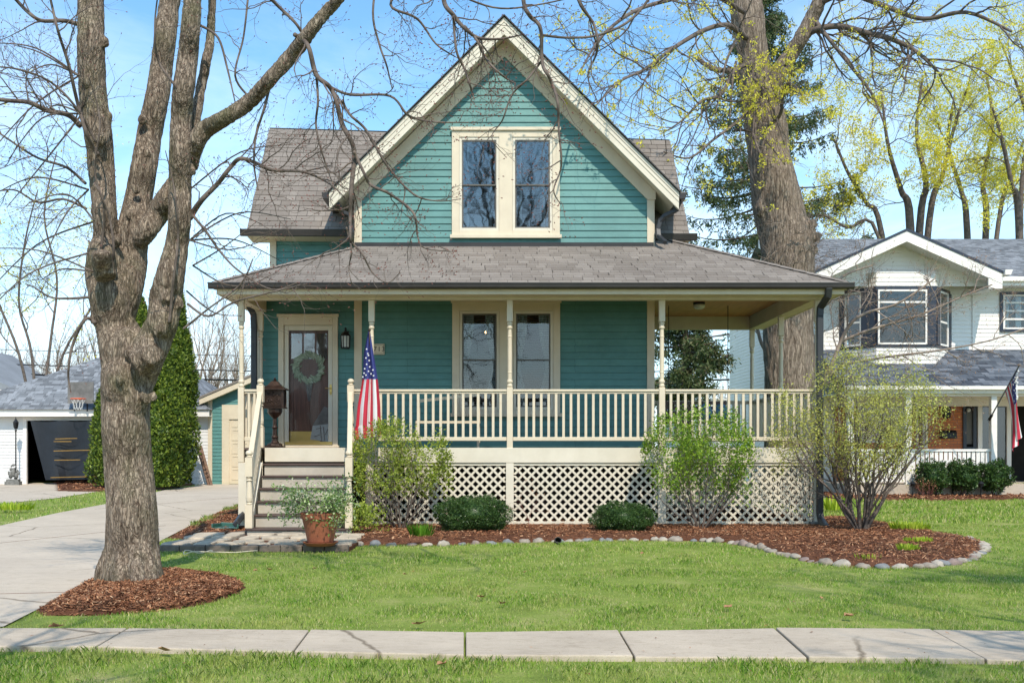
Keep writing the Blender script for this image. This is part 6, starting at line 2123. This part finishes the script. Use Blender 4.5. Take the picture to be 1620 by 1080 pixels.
# teal garage
tg = thing('teal_garage', 'small teal garage with cream door seen left of the porch steps', 'garage', (nx(360), GY, 0))
tx0, tx1 = nx(330, 36), nx(520, 36)
def tl2(z): return (tx0, tx1)
slope = (632 - 598) / (395 - 316)
def rz2(px): return nz(632 + 4 - (px - 316) * slope)
m = MB()
lap(m, tx0, tx1, 0, 6, gfront2 := (lambda u, o, z: (u, GY - o, z)), [(nx(352), nx(480), -.1, nz(648))],
    lambda z: (max(tx0, nx(316 + (HY - (z - CZ) * F / ND - 636) / -slope) if z > rz2(330) else tx0), tx1), e=.12)
lap(m, GY + .01, GY + 6, 0, 2.6, leftside(tx0), e=.12)
m.build('wall', M['teal'], tg)
m = MB(); m.box(nx(329.5), nx(336), GY - .04, GY + .03, 0, rz2(333)); m.box(nx(351.5), nx(363), GY - .04, GY + .03, 0, nz(663)); m.box(nx(351.5), nx(480), GY - .042, GY + .03, nz(662.9), nz(640)); m.build('trim', M['cream'], tg)
m = MB()
m.prism([P(315, 640, ND - .3), P(520, 552, ND - .3), P(520, 543, ND - .3), P(315, 631, ND - .3)], (0, .06, 0))
m.prism([P(315, 640, ND - .2), P(520, 552, ND - .2), P(520, 549, ND - .2), P(315, 637, ND - .2)], (0, 6, 0))
m.build('rake_board', M['cream'], tg)
m = MB(); m.prism([P(313, 631, ND - .33), P(520, 542.8, ND - .33), P(520, 539, ND - .33), P(313, 628, ND - .33)], (0, 6.4, 0)); m.build('roof', M['shingle'], tg)
m = MB(); m.box(nx(363), nx(460), GY - .0, GY + .03, .02, nz(663))
for r in range(5):
    for c_ in range(3):
        z0 = .15 + r * .44; x0 = nx(367) + c_ * .62
        frame_rect(m, x0, x0 + .54, z0, z0 + .36, .03, GY - .012, GY - .0005)
m.build('garage_door', M['cream'], tg)
# lean-to clutter between the garages
ld = thing('ladder', 'wooden ladder leaning at the white wall between the garages', 'ladder', P(325, 766, 35))
m = MB()
for dx in (0, 9): m.bar(P(331 + dx * .4, 768, 35), P(312 + dx * .6, 705, 35.5), .09, .04)
m.build('side_rail', M['lumber'], ld)
m = MB()
for k in range(7): m.bar(P(329.5 - k * 2.6, 762 - k * 8.4, 35.05), P(334 - k * 2.5, 760 - k * 8.4, 35.05), .03, .03)
m.build('rung', M['lumber'], ld)
rk = thing('white_rack', 'white metal rack leaning on the ground by the ladder', 'rack', P(318, 768, 34.6))
m = MB()
for k in range(7): m.tube([P(309 + k * 2.2, 768 - k * .5, 34.6), P(303 + k * 2.2, 737 + k * 1.2, 34.9)], .012, 5)
m.tube([P(303, 740, 34.9), P(318, 747, 34.9)], .015, 5); m.tube([P(309, 765, 34.62), P(323, 764, 34.62)], .015, 5)
m.build('bars', M['white'], rk)

# utility wires
wr_lab = [('thick utility cable crossing low behind the garage roofs', 575, 598, .045), ('middle utility wire above the thick cable', 571, 592, .016), ('upper thin utility wire behind the left trees', 551, 556, .012), ('topmost pale utility wire behind the left trees', 522, 530, .010)]
for i, (lab, ya, yb, r) in enumerate([(wr_lab[0][0], 591, 598, .05), (wr_lab[1][0], 576, 583, .03), (wr_lab[2][0], 554, 558, .015), (wr_lab[3][0], 523, 531, .012)]):
    m = MB(); pts = []
    a = P(-200, ya - 2, 58); b = P(1300, yb + (6 if i < 2 else 4), 58)
    for k in range(31):
        t = k / 30; p = a.lerp(b, t); p.z -= .5 * 4 * t * (1 - t); pts.append(p + Vector((0, 0, .25)))
    m.tube(pts, r, 5)
    o = m.build('utility_wire', M['black'] if i < 3 else M['white'], None, origin=a); tag(o, lab, 'wire', 'utility wires strung behind the lots')

# white building beyond the porch opening
wb = thing('white_building', 'cream and white building glimpsed between the right porch balusters', 'building', (nx(1090, 58), 41, 0))
m = MB(); lap(m, nx(1040, 58), nx(1108, 58), 0, nz(600, 58), front(41)); m.build('wall', M['side_white'], wb)
m = MB(); lap(m, nx(1108, 58), nx(1210, 58), 0, nz(630, 58), front(41.2)); m.build('low_wall', M['sand_wall'], wb)
m = MB(); m.box(nx(1038, 58), nx(1110, 58), 40.6, 47, nz(600, 58), nz(597, 58)); m.build('roof', M['white'], wb)
m = MB(); m.prism([P(1018, 640, 50), P(1046, 640, 50), P(1034, 596, 50), P(1018, 590, 50)], (0, 5, 0)); m.build('slate_roof', M['shingle_dark'], wb)
for px in (1058, 1066, 1078, 1092):
    m = MB(); frame_rect(m, nx(px - 4, 58), nx(px + 4, 58), nz(636, 58), nz(620, 58), .03, 40.9, 40.96); o = m.build('window', M['white'], wb)
    m = MB(); m.box(nx(px - 3.6, 58), nx(px + 3.6, 58), 40.965, 40.975, nz(635, 58), nz(621, 58)); m.build('pane', M['sash'], o)

# ------------------------------------------------------------------ white neighbour house, right
NY = 13.0        # front wall of the upper storey
nd0 = NY + D0    # 30
nh = thing('white_neighbor_house', 'white sided house with navy trimmed bay window, grey roofs and brick entry', 'house', (nx(1450, nd0), NY, 0))
def px_(p, d=nd0): return (p - VX) * d / F
def pz_(p, d=nd0): return CZ + (HY - p) * d / F
m = MB()
W0 = 9.0; W1 = 24.0
wz1 = pz_(437)
bayx0, bayx1 = px_(1322, 29.2), px_(1503, 29.2)
hw = [(px_(1582), px_(1650), pz_(524), pz_(463))]
lap(m, W0, W1, 2.4, wz1, front(NY), hw + [(px_(1335), px_(1490), pz_(548), pz_(452))], e=.117)
sidewin = []
lap(m, NY + .01, NY + 12, 0, wz1, leftside(W0), e=.117)
# gable triangle wall in front
gpk = 1433
def glim(z):
    t = (pz_(378, 29.2) - z)
    k = t / ((440 - 378) / F * 29.2)
    return (px_(gpk, 29.2) - k * 155 / F * 29.2 + .0, px_(gpk, 29.2) + k * 148 / F * 29.2)
lap(m, px_(1290, 29.2), px_(1580, 29.2), pz_(452, 29.2), pz_(378, 29.2), front(12.3), [], glim, e=.117)
m.build('wall', M['white'], nh)
m = MB(); m.box(W0 - .03, W0 + .1, NY - .03, NY + .1, 0, wz1); m.box(px_(1537.5), px_(1541.5), NY - .04, NY - .017, pz_(568), pz_(440))
m.build_each('corner_board', M['white'], nh)
# bay: angled side walls
bf = 12.05; bd = bf + D0
bx0, bx1 = (1386 - VX) * bd / F, (1480 - VX) * bd / F
sx0_, sx1_ = (1330 - VX) * nd0 / F, (1502 - VX) * nd0 / F
def bayband(z0, z1, mat, name, off=0.0, e=.117, lapd=True):
    m = MB()
    pts = [Vector((sx0_ - off, NY, 0)), Vector((bx0 - off * .6, bf - off, 0)), Vector((bx1 + off * .6, bf - off, 0)), Vector((sx1_ + off, NY, 0))]
    for a, b in zip(pts, pts[1:]):
        L = (b - a).length; d = (b - a).normalized(); nn = Vector((d.y, -d.x, 0))
        if lapd: lap(m, 0, L, z0, z1, lambda u, o, z, a=a, d=d, nn=nn: tuple(a + d * u + nn * o + Vector((0, 0, z))), e=e)
        else: m.add([a + Vector((0, 0, z0)), b + Vector((0, 0, z0)), b + Vector((0, 0, z1)), a + Vector((0, 0, z1))], [(0, 1, 2, 3)])
    if not lapd:
        m.add([p + Vector((0, 0, z0)) for p in pts], [(3, 2, 1, 0)]); m.add([p + Vector((0, 0, z1)) for p in pts], [(0, 1, 2, 3)])
    return m.build(name, mat, nh)
bayband(pz_(578, bd), pz_(549, bd), M['white'], 'bay_skirt')
bayband(pz_(455, bd), pz_(430, bd), M['white'], 'bay_head')
bayband(pz_(549, bd) - .001, pz_(545, bd), M['navy'], 'bay_sill', .03, lapd=False)
bayband(pz_(458, bd), pz_(453, bd), M['navy'], 'bay_trim', .03, lapd=False)
m = MB()
zb_, zt_ = pz_(545, bd) + .002, pz_(458, bd) - .002
def bpost(c0, c1, d_=.06):
    c0, c1 = Vector(c0), Vector(c1)
    dd = (c1 - c0).normalized(); nn = Vector((dd.y, -dd.x, 0)) * d_
    m.prism([c0 + Vector((0, 0, zb_)), c1 + Vector((0, 0, zb_)), c1 + nn + Vector((0, 0, zb_)), c0 + nn + Vector((0, 0, zb_))], (0, 0, zt_ - zb_))
f0, f1 = Vector((bx0, bf, 0)), Vector((bx1, bf, 0))
s0, s1 = Vector((sx0_, NY, 0)), Vector((sx1_, NY, 0))
xw0, xw1 = (1388 - VX) * bd / F, (1466 - VX) * bd / F
bpost(f0 - Vector((.0, 0, 0)), (xw0, bf, 0)); bpost((xw1, bf, 0), f1)
bpost(s0, s0.lerp(f0, .14)); bpost(s0.lerp(f0, .62), f0); bpost(f1, f1.lerp(s1, .2)); bpost(f1.lerp(s1, .82), s1)
m.build_each('bay_panel', M['navy'], nh)
def winq(a, b, z0, z1, parent, inset=.0, mull=None, name='window'):
    """a framed window between two plan points, possibly at an angle"""
    a, b = Vector(a), Vector(b); d = (b - a); L = d.length; d.normalize(); nn = Vector((d.y, -d.x, 0))
    m = MB()
    def bx_(u0, u1, za, zc, o0=.0, o1=.05):
        q = [a + d * u0 + nn * o0, a + d * u1 + nn * o0, a + d * u1 + nn * o1, a + d * u0 + nn * o1]
        m.prism([p + Vector((0, 0, za)) for p in q], (0, 0, zc - za))
    w = .05
    bx_(0, w, z0, z1); bx_(L - w, L, z0, z1); bx_(w, L - w, z0, z0 + w); bx_(w, L - w, z1 - w, z1)
    for (mz) in (mull or []): bx_(w, L - w, mz - .025, mz + .025, .01, .045)
    o = m.build(name, M['white'], parent)
    g = MB(); q0, q1 = a + nn * .02, b + nn * .02
    g.add([q0 + Vector((0, 0, z0)), q1 + Vector((0, 0, z0)), q1 + Vector((0, 0, z1)), q0 + Vector((0, 0, z1))], [(0, 1, 2, 3)])
    g.build('pane', M['glass'], o)
    g = MB(); q0, q1 = a - nn * .12, b - nn * .12
    g.add([q0 + Vector((0, 0, z0)), q1 + Vector((0, 0, z0)), q1 + Vector((0, 0, z1)), q0 + Vector((0, 0, z1))], [(0, 1, 2, 3)])
    g.build('shade', M['dark'], o)
    return o
winq((xw0, bf, 0), (xw1, bf, 0), zb_, zt_, nh, mull=[pz_(478, bd)])
winq(s0.lerp(f0, .14), s0.lerp(f0, .62), zb_, zt_, nh, mull=[pz_(507, bd)])
winq(f1.lerp(s1, .2), f1.lerp(s1, .82), zb_, zt_, nh, mull=[pz_(507, bd)])
ww = winq((px_(1586), NY, 0), (px_(1646), NY, 0), pz_(521), pz_(466), nh, mull=[pz_(479), pz_(492), pz_(505)])
m = MB(); frame_rect(m, px_(1581), px_(1651), pz_(525), pz_(462), .075, NY - .06, NY - .03); m.build('navy_surround', M['navy'], ww)
m = MB(); 
for xx in (1592, 1612): m.box(px_(xx - 4), px_(xx + 5), NY + .05, NY + .06, pz_(520), pz_(470))
m.build('curtain', M['curtain'], ww)
# roofs
m = MB()
ey = NY - .6; ez2 = pz_(440, ey + D0); rdg_y = 19.0; rz3 = pz_(378, rdg_y + D0)
VL = math.hypot(rdg_y - ey, rz3 - ez2)
def nf(u, v, l):
    t = v / VL
    return Vector((u, ey + (rdg_y - ey) * t, ez2 + (rz3 - ez2) * t + l))
roof_face(m, nf, VL, lambda v: W0 - .3, lambda v: W1, e=.14)
m.add([(W0 - .3, rdg_y, rz3), (W1, rdg_y, rz3), (W1, 25.6, ez2), (W0 - .3, 25.6, ez2)], [(0, 1, 2, 3)], [[(0, 0), (9, 0), (9, 4), (0, 4)]])
# gable roof over the bay
gd = 11.7 + D0
gx_, gzk = (gpk - VX) * gd / F, pz_(365, gd)
gxl, gzl = (1285 - VX) * gd / F, pz_(433, gd)
gxr, gzr = (1584 - VX) * gd / F, pz_(432, gd)
for (xa, za, sgn) in ((gxl, gzl, -1), (gxr, gzr, 1)):
    n_ = 22; L_ = math.hypot(gx_ - xa, gzk - za)
    for k in range(n_):
        t0, t1 = k / n_, (k + 1) / n_
        p0 = Vector((xa + (gx_ - xa) * t0, 11.7, za + (gzk - za) * t0 + .012)); p1 = Vector((xa + (gx_ - xa) * t1, 11.7, za + (gzk - za) * t1 + .002))
        b0, b1 = p0 + Vector((0, 7, 0)), p1 + Vector((0, 7, 0))
        f_ = [p0, b0, b1, p1] if sgn > 0 else [p0, p1, b1, b0]
        uv = [(0, k * .14 + .003), (7, k * .14 + .003), (7, k * .14 + .13), (0, k * .14 + .13)] if sgn > 0 else [(0, k * .14 + .003), (0, k * .14 + .13), (7, k * .14 + .13), (7, k * .14 + .003)]
        m.add(f_, [(0, 1, 2, 3)], [uv])
m.build('roof', M['shingle_gray'], nh)
m = MB()
for (xa, za) in ((gxl, gzl), (gxr, gzr)):
    yv = 11.62
    s_ = 1 if xa > gx_ else -1
    m.prism([(gx_, yv, gzk - .02), (gx_, yv, gzk - .3), (xa, yv, za - .3), (xa, yv, za - .02)], (0, .07, 0))
    m.prism([(gx_, yv + .08, gzk - .2), (gx_, yv + .08, gzk - .26), (xa, yv + .08, za - .26), (xa, yv + .08, za - .2)], (0, 1.4, 0))
m.box((1562 - VX) * gd / F, gxr, 11.63, 11.69, gzr - .42, gzr - .05)
m.box((1562 - VX) * gd / F, gxr - .02, 11.7, NY, gzr - .415, gzr - .38)
m.box(W0 - .3, gxl + 1.2, ey + .03, ey + .08, ez2 - .18, ez2 - .02)
m.box(gxr + .0, W1, ey + .0, ey + .06, ez2 - .2, ez2 + .0)
m.box(gxr + .0, W1, ey + .061, NY, ez2 - .2, ez2 - .17)
# left gable end rake
m.prism([(W0 - .32, ey, ez2 - .03), (W0 - .32, rdg_y, rz3 - .03), (W0 - .32, rdg_y, rz3 - .3), (W0 - .32, ey, ez2 - .3)], (.06, 0, 0))
m.prism([(W0 - .02, NY, wz1), (W0 - .02, rdg_y, rz3 - .2), (W0 - .02, 25, wz1)], (.04, 0, 0))
m.build('rake_board', M['white'], nh)
m = MB()
for (xa, za) in ((gxl, gzl), (gxr, gzr)):
    m.prism([(gx_, 11.6, gzk + .05), (gx_, 11.6, gzk - .0195), (xa, 11.6, za - .0195), (xa, 11.6, za + .05)], (0, .1, 0))
m.build('drip_edge', M['navy'], nh)
m = MB(); c_ = (1585 - VX) * gd / F
m.prism([(c_, 11.5, gzr + .06), (c_ + .2, 11.5, gzr + .06), (c_ + .15, 11.5, gzr - .07), (c_, 11.5, gzr - .07)], (0, .8, 0)); m.box(c_, W1, ey - .1, ey - .001, ez2 - .09, ez2 + .03)
m.build('gutter', M['white'], nh)
# porch roof
pe = 10.6; pd = pe + D0
pz0, pz1 = pz_(612, pd), pz_(553, nd0)
VP = math.hypot(NY - pe, pz1 - pz0)
def npf(u, v, l):
    t = v / VP
    return Vector((u, pe + (NY - pe) * t, pz0 + (pz1 - pz0) * t + l))
m = MB(); roof_face(m, npf, VP, lambda v: px_(1335, pd), lambda v: W1, e=.14); m.build('porch_roof', M['shingle_dark'], nh)
m = MB(); xl_ = px_(1335, pd)
m.box(xl_, W1, pe + .02, pe + .06, pz_(622, pd), pz_(612, pd)); m.box(xl_, W1, pe - .08, pe + .019, pz_(616, pd), pz_(610.5, pd)); m.box(xl_, W1, pe + .15, pe + .3, pz_(626, pd), pz_(618, pd)); m.box(xl_, W1, pe + .061, NY, pz_(622, pd), pz_(622, pd) + .03)
m.build('porch_fascia', M['white'], nh)
# ground floor
m = MB(); m.box(px_(1325), px_(1532), NY + .3, NY + .5, 0, 2.9); m.build('brick_wall', M['brick'], nh)
m = MB(); lap(m, W0, px_(1325) - .001, 0, 2.9, front(NY + .3)); m.build('lower_wall', M['white'], nh)
m = MB(); m.box(px_(1532) + .001, W1, NY + .35, NY + .5, 0, 2.9); m.build('entry_wall', M['dark'], nh)
m = MB(); frame_rect(m, px_(1553), px_(1606), pz_(758), pz_(633), .12, NY + .22, NY + .34); dr = m.build('storm_door', M['white'], nh)
m = MB(); q = px_(1580); m.box(px_(1558), px_(1601), NY + .32, NY + .345, pz_(756), pz_(637)); m.build('door_leaf', M['black'], dr)
m = MB(); y_ = NY + .28; m.add([(px_(1557), y_, pz_(756)), (px_(1602), y_, pz_(756)), (px_(1602), y_, pz_(637)), (px_(1557), y_, pz_(637))], [(0, 1, 2, 3)]); m.build('glass_pane', M['glass'], dr)
m = MB(); frame_rect(m, px_(1530), px_(1551), pz_(712), pz_(630), .09, NY + .24, NY + .34); sl_ = m.build('sidelight', M['navy'], nh)
m = MB(); m.box(px_(1534), px_(1547), NY + .3, NY + .32, pz_(702), pz_(650)); m.build('pane', M['sash'], sl_)
m = MB(); m.ball((px_(1537), NY + .18, pz_(648)), .06, 10, 8); m.build('door_lamp', M['frost'], nh, smooth=True)
winq((px_(1360), NY + .29, 0), (px_(1440), NY + .29, 0), pz_(700), pz_(640), nh)
winq((px_(1455), NY + .29, 0), (px_(1473), NY + .29, 0), pz_(708), pz_(635), nh)
m = MB(); m.lathe(px_(1505, 29.8), NY + .1, [(.03, pz_(662)), (.1, pz_(660)), (.12, pz_(645)), (.05, pz_(640)), (.03, pz_(632))], 8); m.build('wall_lantern', M['black'], nh)
m = MB(); m.box(px_(1493), px_(1517), NY + .12, NY + .3, pz_(693), pz_(685)); m.tube([(px_(1493), NY + .21, pz_(685)), (px_(1517), NY + .21, pz_(685))], .09, 10); m.build('mailbox', M['black'], nh, bevel=.01)
m = MB(); m.box(px_(1340, pd), W1, pe + .0, NY + .3, 0, .3); m.build('porch_slab', M['drive'], nh)
pc_ = pe + .22; pcd = pc_ + D0
for p_ in (1571, 1436, 1345): 
    m = MB(); x = px_(p_, pcd); m.box(x - .075, x + .075, pc_ - .075, pc_ + .075, .3, pz_(619, pcd)); m.build('post', M['white'], nh, bevel=.006)
m = MB(); m.box(px_(1345, pcd), px_(1568, pcd), pc_ - .04, pc_ + .04, pz_(710, pcd) - .06, pz_(710, pcd)); m.box(px_(1345, pcd), px_(1568, pcd), pc_ - .03, pc_ + .03, .36, .42)
rl = m.build('railing', M['white'], nh)
n_ = 30
for k in range(n_):
    x = px_(1350 + k * 7.3, pcd)
    if k == 0:
        b0_ = MB(); b0_.box(-.045, .045, -.012, .012, .421, pz_(710, pcd) - .061); pr_ = b0_.build('baluster', M['white'], rl, local=True); pr_.location = Vector((x, pc_, 0)) - wloc(rl)
    else:
        c = pr_.copy(); COL.objects.link(c); c.parent = rl; c.location = Vector((x, pc_, 0)) - wloc(rl)
# flag of the neighbours
fb = P(1566, 662, pcd - .1); ft_ = P(1613, 577, pcd - 1.2)
t = thing('flag', 'star spangled flag on a slanted pole at the white house post', 'flag', fb)
m = MB(); m.tube([fb, ft_], [.018, .016], 8); m.ball(ft_, .04); m.build('pole', M['board_grey'], t)
m = MB(); m.tube([fb - (ft_ - fb).normalized() * .05, fb + (ft_ - fb).normalized() * .12], .035, 8); m.build('bracket', M['black'], t)
m = MB(); nS, nT = 30, 30
def cl2(i, j):
    s, t_ = i / nS, j / nT
    a = ft_.lerp(fb, .06 + .42 * s)
    # bottom edge gathered
    bt = P(1604 + 14 * (1 - s) - 2, 692 + 22 * s - 4 * (1 - s), pcd - .95 + .1 * math.sin(s * 14))
    p = a.lerp(bt, t_)
    p.y += .07 * math.sin(s * 15 + t_ * 2) * min(1, t_ * 3)
    p.x += .03 * math.sin(s * 11 + 1) * t_ + .18 * math.sin(t_ * PI) * (s - .4)
    return p
for j in range(nT):
    for i in range(nS):
        mi = 0 if (i / nS < .5 and j / nT < .42) else (1 if int(i / nS * 11) % 2 == 0 else 2)
        m.add([cl2(i, j), cl2(i + 1, j), cl2(i + 1, j + 1), cl2(i, j + 1)], [(0, 3, 2, 1)], mi=mi)
m.build('cloth', [M['flag_blue'], M['flag_red'], M['flag_white']], t, smooth=True)
m = MB()
for r in range(5):
    for c__ in range(5):
        p = cl2(int((.06 + .085 * r + (.04 if c__ % 2 else 0)) * nS), int((.05 + .08 * c__) * nT)) + Vector((0, -.07, 0))
        star(m, p, .035)
m.build('stars', M['flag_white'], t)

# evergreen bushes under their railing
NBX = (nx(1473, 28), nx(1523, 28), nx(1573, 28))
for k, (p_, lab) in enumerate(((1473, 'dark bush left of three under the white railing'), (1523, 'middle dark bush under the white railing beside the little sign'), (1573, 'dark bush right of three, by the white porch post'))):
    boxwood(lab, ((p_ - VX) * 27.3 / F, 10.25, .15), .75, .75, .7, 5000, .05, seed=k * 3 + 2, mat='box')
shrub('red_twig_shrub', 'bare reddish low shrub under the leftmost dark bush', ((1467 - VX) * 26.6 / F, 9.7, .03), 9, .5, 1.0, .7, 'chip', 1, .03, depth=2, kids=3, seed=77, tilt=.9, stem_mat='bud', stem_r=.008)
m = MB(); c = gp(1597, 783); boxwood('low pale edged ground cover at the right end of the neighbour bed', (c.x, c.y + .2, .0), 1.8, .3, .6, 4000, .05, seed=31, mat='potleaf', name='ground_cover')
sg_ = thing('yard_sign', 'small white sign on a stake between the dark bushes', 'sign', (nx(1508, 27.5), 10.5, 0))
m = MB(); x = nx(1508, 27.5); m.box(x - .28, x + .28, 10.49, 10.51, .62, .93); m.build('board', M['white'], sg_)
m = MB(); m.box(x - .015, x + .015, 10.511, 10.54, 0, .9); m.build('stake', M['black'], sg_)
m = MB()
for r in range(3): m.box(x - .2 + .03 * r, x + .18 - .05 * (r % 2), 10.484, 10.489, .70 + r * .07, .725 + r * .07)
m.build('faint_lines', M['board_grey'], sg_)
for k, p_ in enumerate((1444, 1552)):
    sp_l = thing('path_light', ('small black path light in front of the leftmost dark bush', 'small black path light right of the middle dark bush')[k], 'path light', (nx(p_, 26.5), 9.5, 0))
    x = nx(p_, 26.5)
    m = MB(); m.lathe(x, 9.5, [(.015, 0), (.012, .3)], 6); m.build('stem', M['black'], sp_l)
    m = MB(); m.lathe(x, 9.5, [(.05, .3), (.06, .36), (.09, .37), (.03, .42), (.001, .43)], 10); m.build('head', M['black'], sp_l)

# ornamental tree in front of the bay
ot = thing('small_ornamental_tree', 'small bare ornamental tree with pink buds in front of the bay window', 'tree', (nx(1290, 26), 9.0, 0))
mb = MB(); pt = []; ro2 = random.Random(91)
op2 = dict(wob=.22, trop=(0, 0, .02), kids=[0, 4, 5, 4], ratio=(.45, .8), ang=(.4, 1.0), nseg=6, rr=.6, lead=.75, flat=(1, .7, 1), midtips=True)
kw = dict(tree_tips=pt, rnd=ro2, mbx=mb)
m = MB(); m.tube([P(1290, 798, 26), P(1288, 700, 26), P(1285, 620, 26)], [.1, .08, .07], 9); m.build('trunk', M['twig_gray'], ot, smooth=True)
feed([(1285, 630, 4.5), (1310, 590, 3.4), (1340, 520, 2.8), (1370, 495, 2.2), (1420, 480, 1.7), (1480, 440, 1.2)], 26, -.4, 3, 1.1, .018, 2, op2, **kw)
feed([(1285, 625, 2.8), (1330, 580, 2.2), (1400, 565, 1.8), (1480, 555, 1.5), (1560, 540, 1.1), (1620, 520, 1.2)], 26, -.5, 3, 1.0, .015, 2, op2, **kw)
feed([(1285, 640, 4), (1290, 560, 3.4), (1300, 490, 3), (1330, 440, 2), (1380, 420, 1.2)], 26, 0, 3, 1.0, .015, 2, op2, **kw)
feed([(1288, 600, 4), (1262, 540, 3.2), (1250, 480, 2.6), (1262, 430, 1.6), (1290, 400, 1)], 26, .0, 3, .9, .014, 2, op2, **kw)
feed([(1330, 540, 2.4), (1380, 520, 2), (1450, 500, 1.6), (1520, 470, 1.2), (1570, 450, 1)], 25.9, -.4, 3, .9, .014, 2, op2, **kw)
feed([(1288, 640, 4), (1215, 560, 3), (1198, 520, 2.6), (1185, 480, 2)], 26, .0, 3, .7, .014, 1, op2, **kw)
mb.build('branches', M['twig_pale'], ot, smooth=True)
V, Fc = leaves_at(pt, 2, .02, .03); np_mesh('buds', V, Fc, M['dead_leaf'], ot)

# bare trees behind the photographer, across the road, reflected in the panes
for k, (x, y) in enumerate(((-9, -36), (0, -38), (9, -36))):
    c = copy_tree(protos[k % 3]); c.location = (x, y, 0); c.rotation_euler = (0, 0, k * 2.0); c.scale = (2.7, 2.7, 2.7)
    c['label'] = ('bare street tree across the road, reflected leftmost in the panes', 'bare street tree across the road, reflected in the middle of the panes', 'bare street tree across the road, reflected rightmost in the panes')[k]
    c['group'] = 'street trees across the road'

for k, (x, y, s_) in enumerate(((-3.5, -15.4, 1.0), (6.0, -15.0, 1.1))):
    c = copy_tree(protos[(k + 1) % 3]); c.location = (x, y, 0); c.rotation_euler = (0, 0, k * 2.5 + .7); c.scale = (s_, s_, s_)
    c['label'] = ('bare parkway tree by the kerb left of the photographer, dappling the lawn', 'bare parkway tree by the kerb right of the photographer, dappling the lawn')[k]
    c['group'] = 'parkway trees by the kerb'

blo = [o for o in bpy.data.objects if o.name.startswith('budding_tree') and o.parent is None]  # copied below as unseen trees, added to deepen shade on parkway and lawn
for k, (x, y, s_) in enumerate(((5.6, -16.4, .5), (7.4, -12.6, .5), (-5.6, -16.6, .5))):
    c = copy_tree(blo[k % 3]); c.location = (x, y, 0); c.rotation_euler = (0, 0, k * 1.9 + .4); c.scale = (s_, s_, s_)
    c['label'] = ('unseen budding tree added to shade the parkway, just right of the photographer', 'unseen budding tree added to shade the lawn, past the right edge of view', 'unseen budding tree added to shade the parkway, just left of the photographer')[k]
    c['group'] = 'unseen budding trees added for their shade'
# ------------------------------------------------------------------ camera, light, sky
cam = bpy.data.cameras.new('camera')
co = bpy.data.objects.new('camera', cam); COL.objects.link(co)
co.location = (0, -D0, CZ); co.rotation_euler = (PI / 2, 0, 0)
cam.sensor_width = 36; cam.lens = 36 * F / 1620
cam.shift_x = 20 / 1620; cam.shift_y = 163 / 1620
cam.clip_end = 3000; cam.clip_start = .05
SC.camera = co
SC.render.resolution_x = 1024; SC.render.resolution_y = 682
el, az_ = math.radians(49), math.radians(13)
sd_ = Vector((math.sin(az_) * math.cos(el), -math.cos(az_) * math.cos(el), math.sin(el)))
sun = bpy.data.lights.new('sun', 'SUN'); sun.energy = 2.75; sun.angle = math.radians(.5); sun.color = (1, .92, .79)
so = bpy.data.objects.new('sun', sun); COL.objects.link(so)
so.rotation_euler = sd_.to_track_quat('Z', 'Y').to_euler()
so.location = (5, -20, 20)
w = bpy.data.worlds.new('World'); SC.world = w; w.use_nodes = True
nt = w.node_tree
bg = nt.nodes['Background']
sky = nd(nt, 'ShaderNodeTexSky', sky_type='NISHITA')
sky.sun_disc = False; sky.sun_elevation = el
sky.sun_rotation = math.atan2(sd_.x, sd_.y)
sky.air_density = 1.0; sky.dust_density = 0.6; sky.ozone_density = 1.6; sky.altitude = 100
tc = nd(nt, 'ShaderNodeTexCoord')
mp = nd(nt, 'ShaderNodeMapping'); mp.inputs['Scale'].default_value = (1.2, 1.2, 4.0)
nt.links.new(tc.outputs['Generated'], mp.inputs['Vector'])
cn = noise_tex(nt, 2.2, 7, .6, mp.outputs[0], dist=.3)
cl_ = ramp(nt, cn, [(0.42, (0, 0, 0)), (0.68, (.7, .7, .7))])
sp_ = nd(nt, 'ShaderNodeSeparateXYZ'); nt.links.new(tc.outputs['Generated'], sp_.inputs[0])
lowm = ramp(nt, sp_.outputs[2], [(0.0, (1, 1, 1)), (0.16, (.75, .75, .75)), (0.4, (0.2, .2, .2))])
fm_ = mixc(nt, 1.0, cl_, lowm, 'MULTIPLY')
base_haze = ramp(nt, sp_.outputs[2], [(0.0, (.75, .75, .75)), (0.12, (.42, .42, .42)), (0.3, (.06, .06, .06)), (.5, (0, 0, 0))])
skc = mixc(nt, 1.0, sky.outputs[0], (0.56, 0.88, 0.98), 'MULTIPLY')
c1_ = mixc(nt, base_haze, skc, (5.0, 5.8, 6.6))
c2_ = mixc(nt, fm_, c1_, (6.2, 6.6, 7.0))
nt.links.new(c2_, bg.inputs[0])
bg.inputs[1].default_value = 0.15
SC.view_settings.view_transform = 'Standard'; SC.view_settings.look = 'None'
SC.view_settings.exposure = 0.8; SC.view_settings.gamma = 1
SC.cycles.max_bounces = 7; SC.cycles.transparent_max_bounces = 16
SC.cycles.use_denoising = True
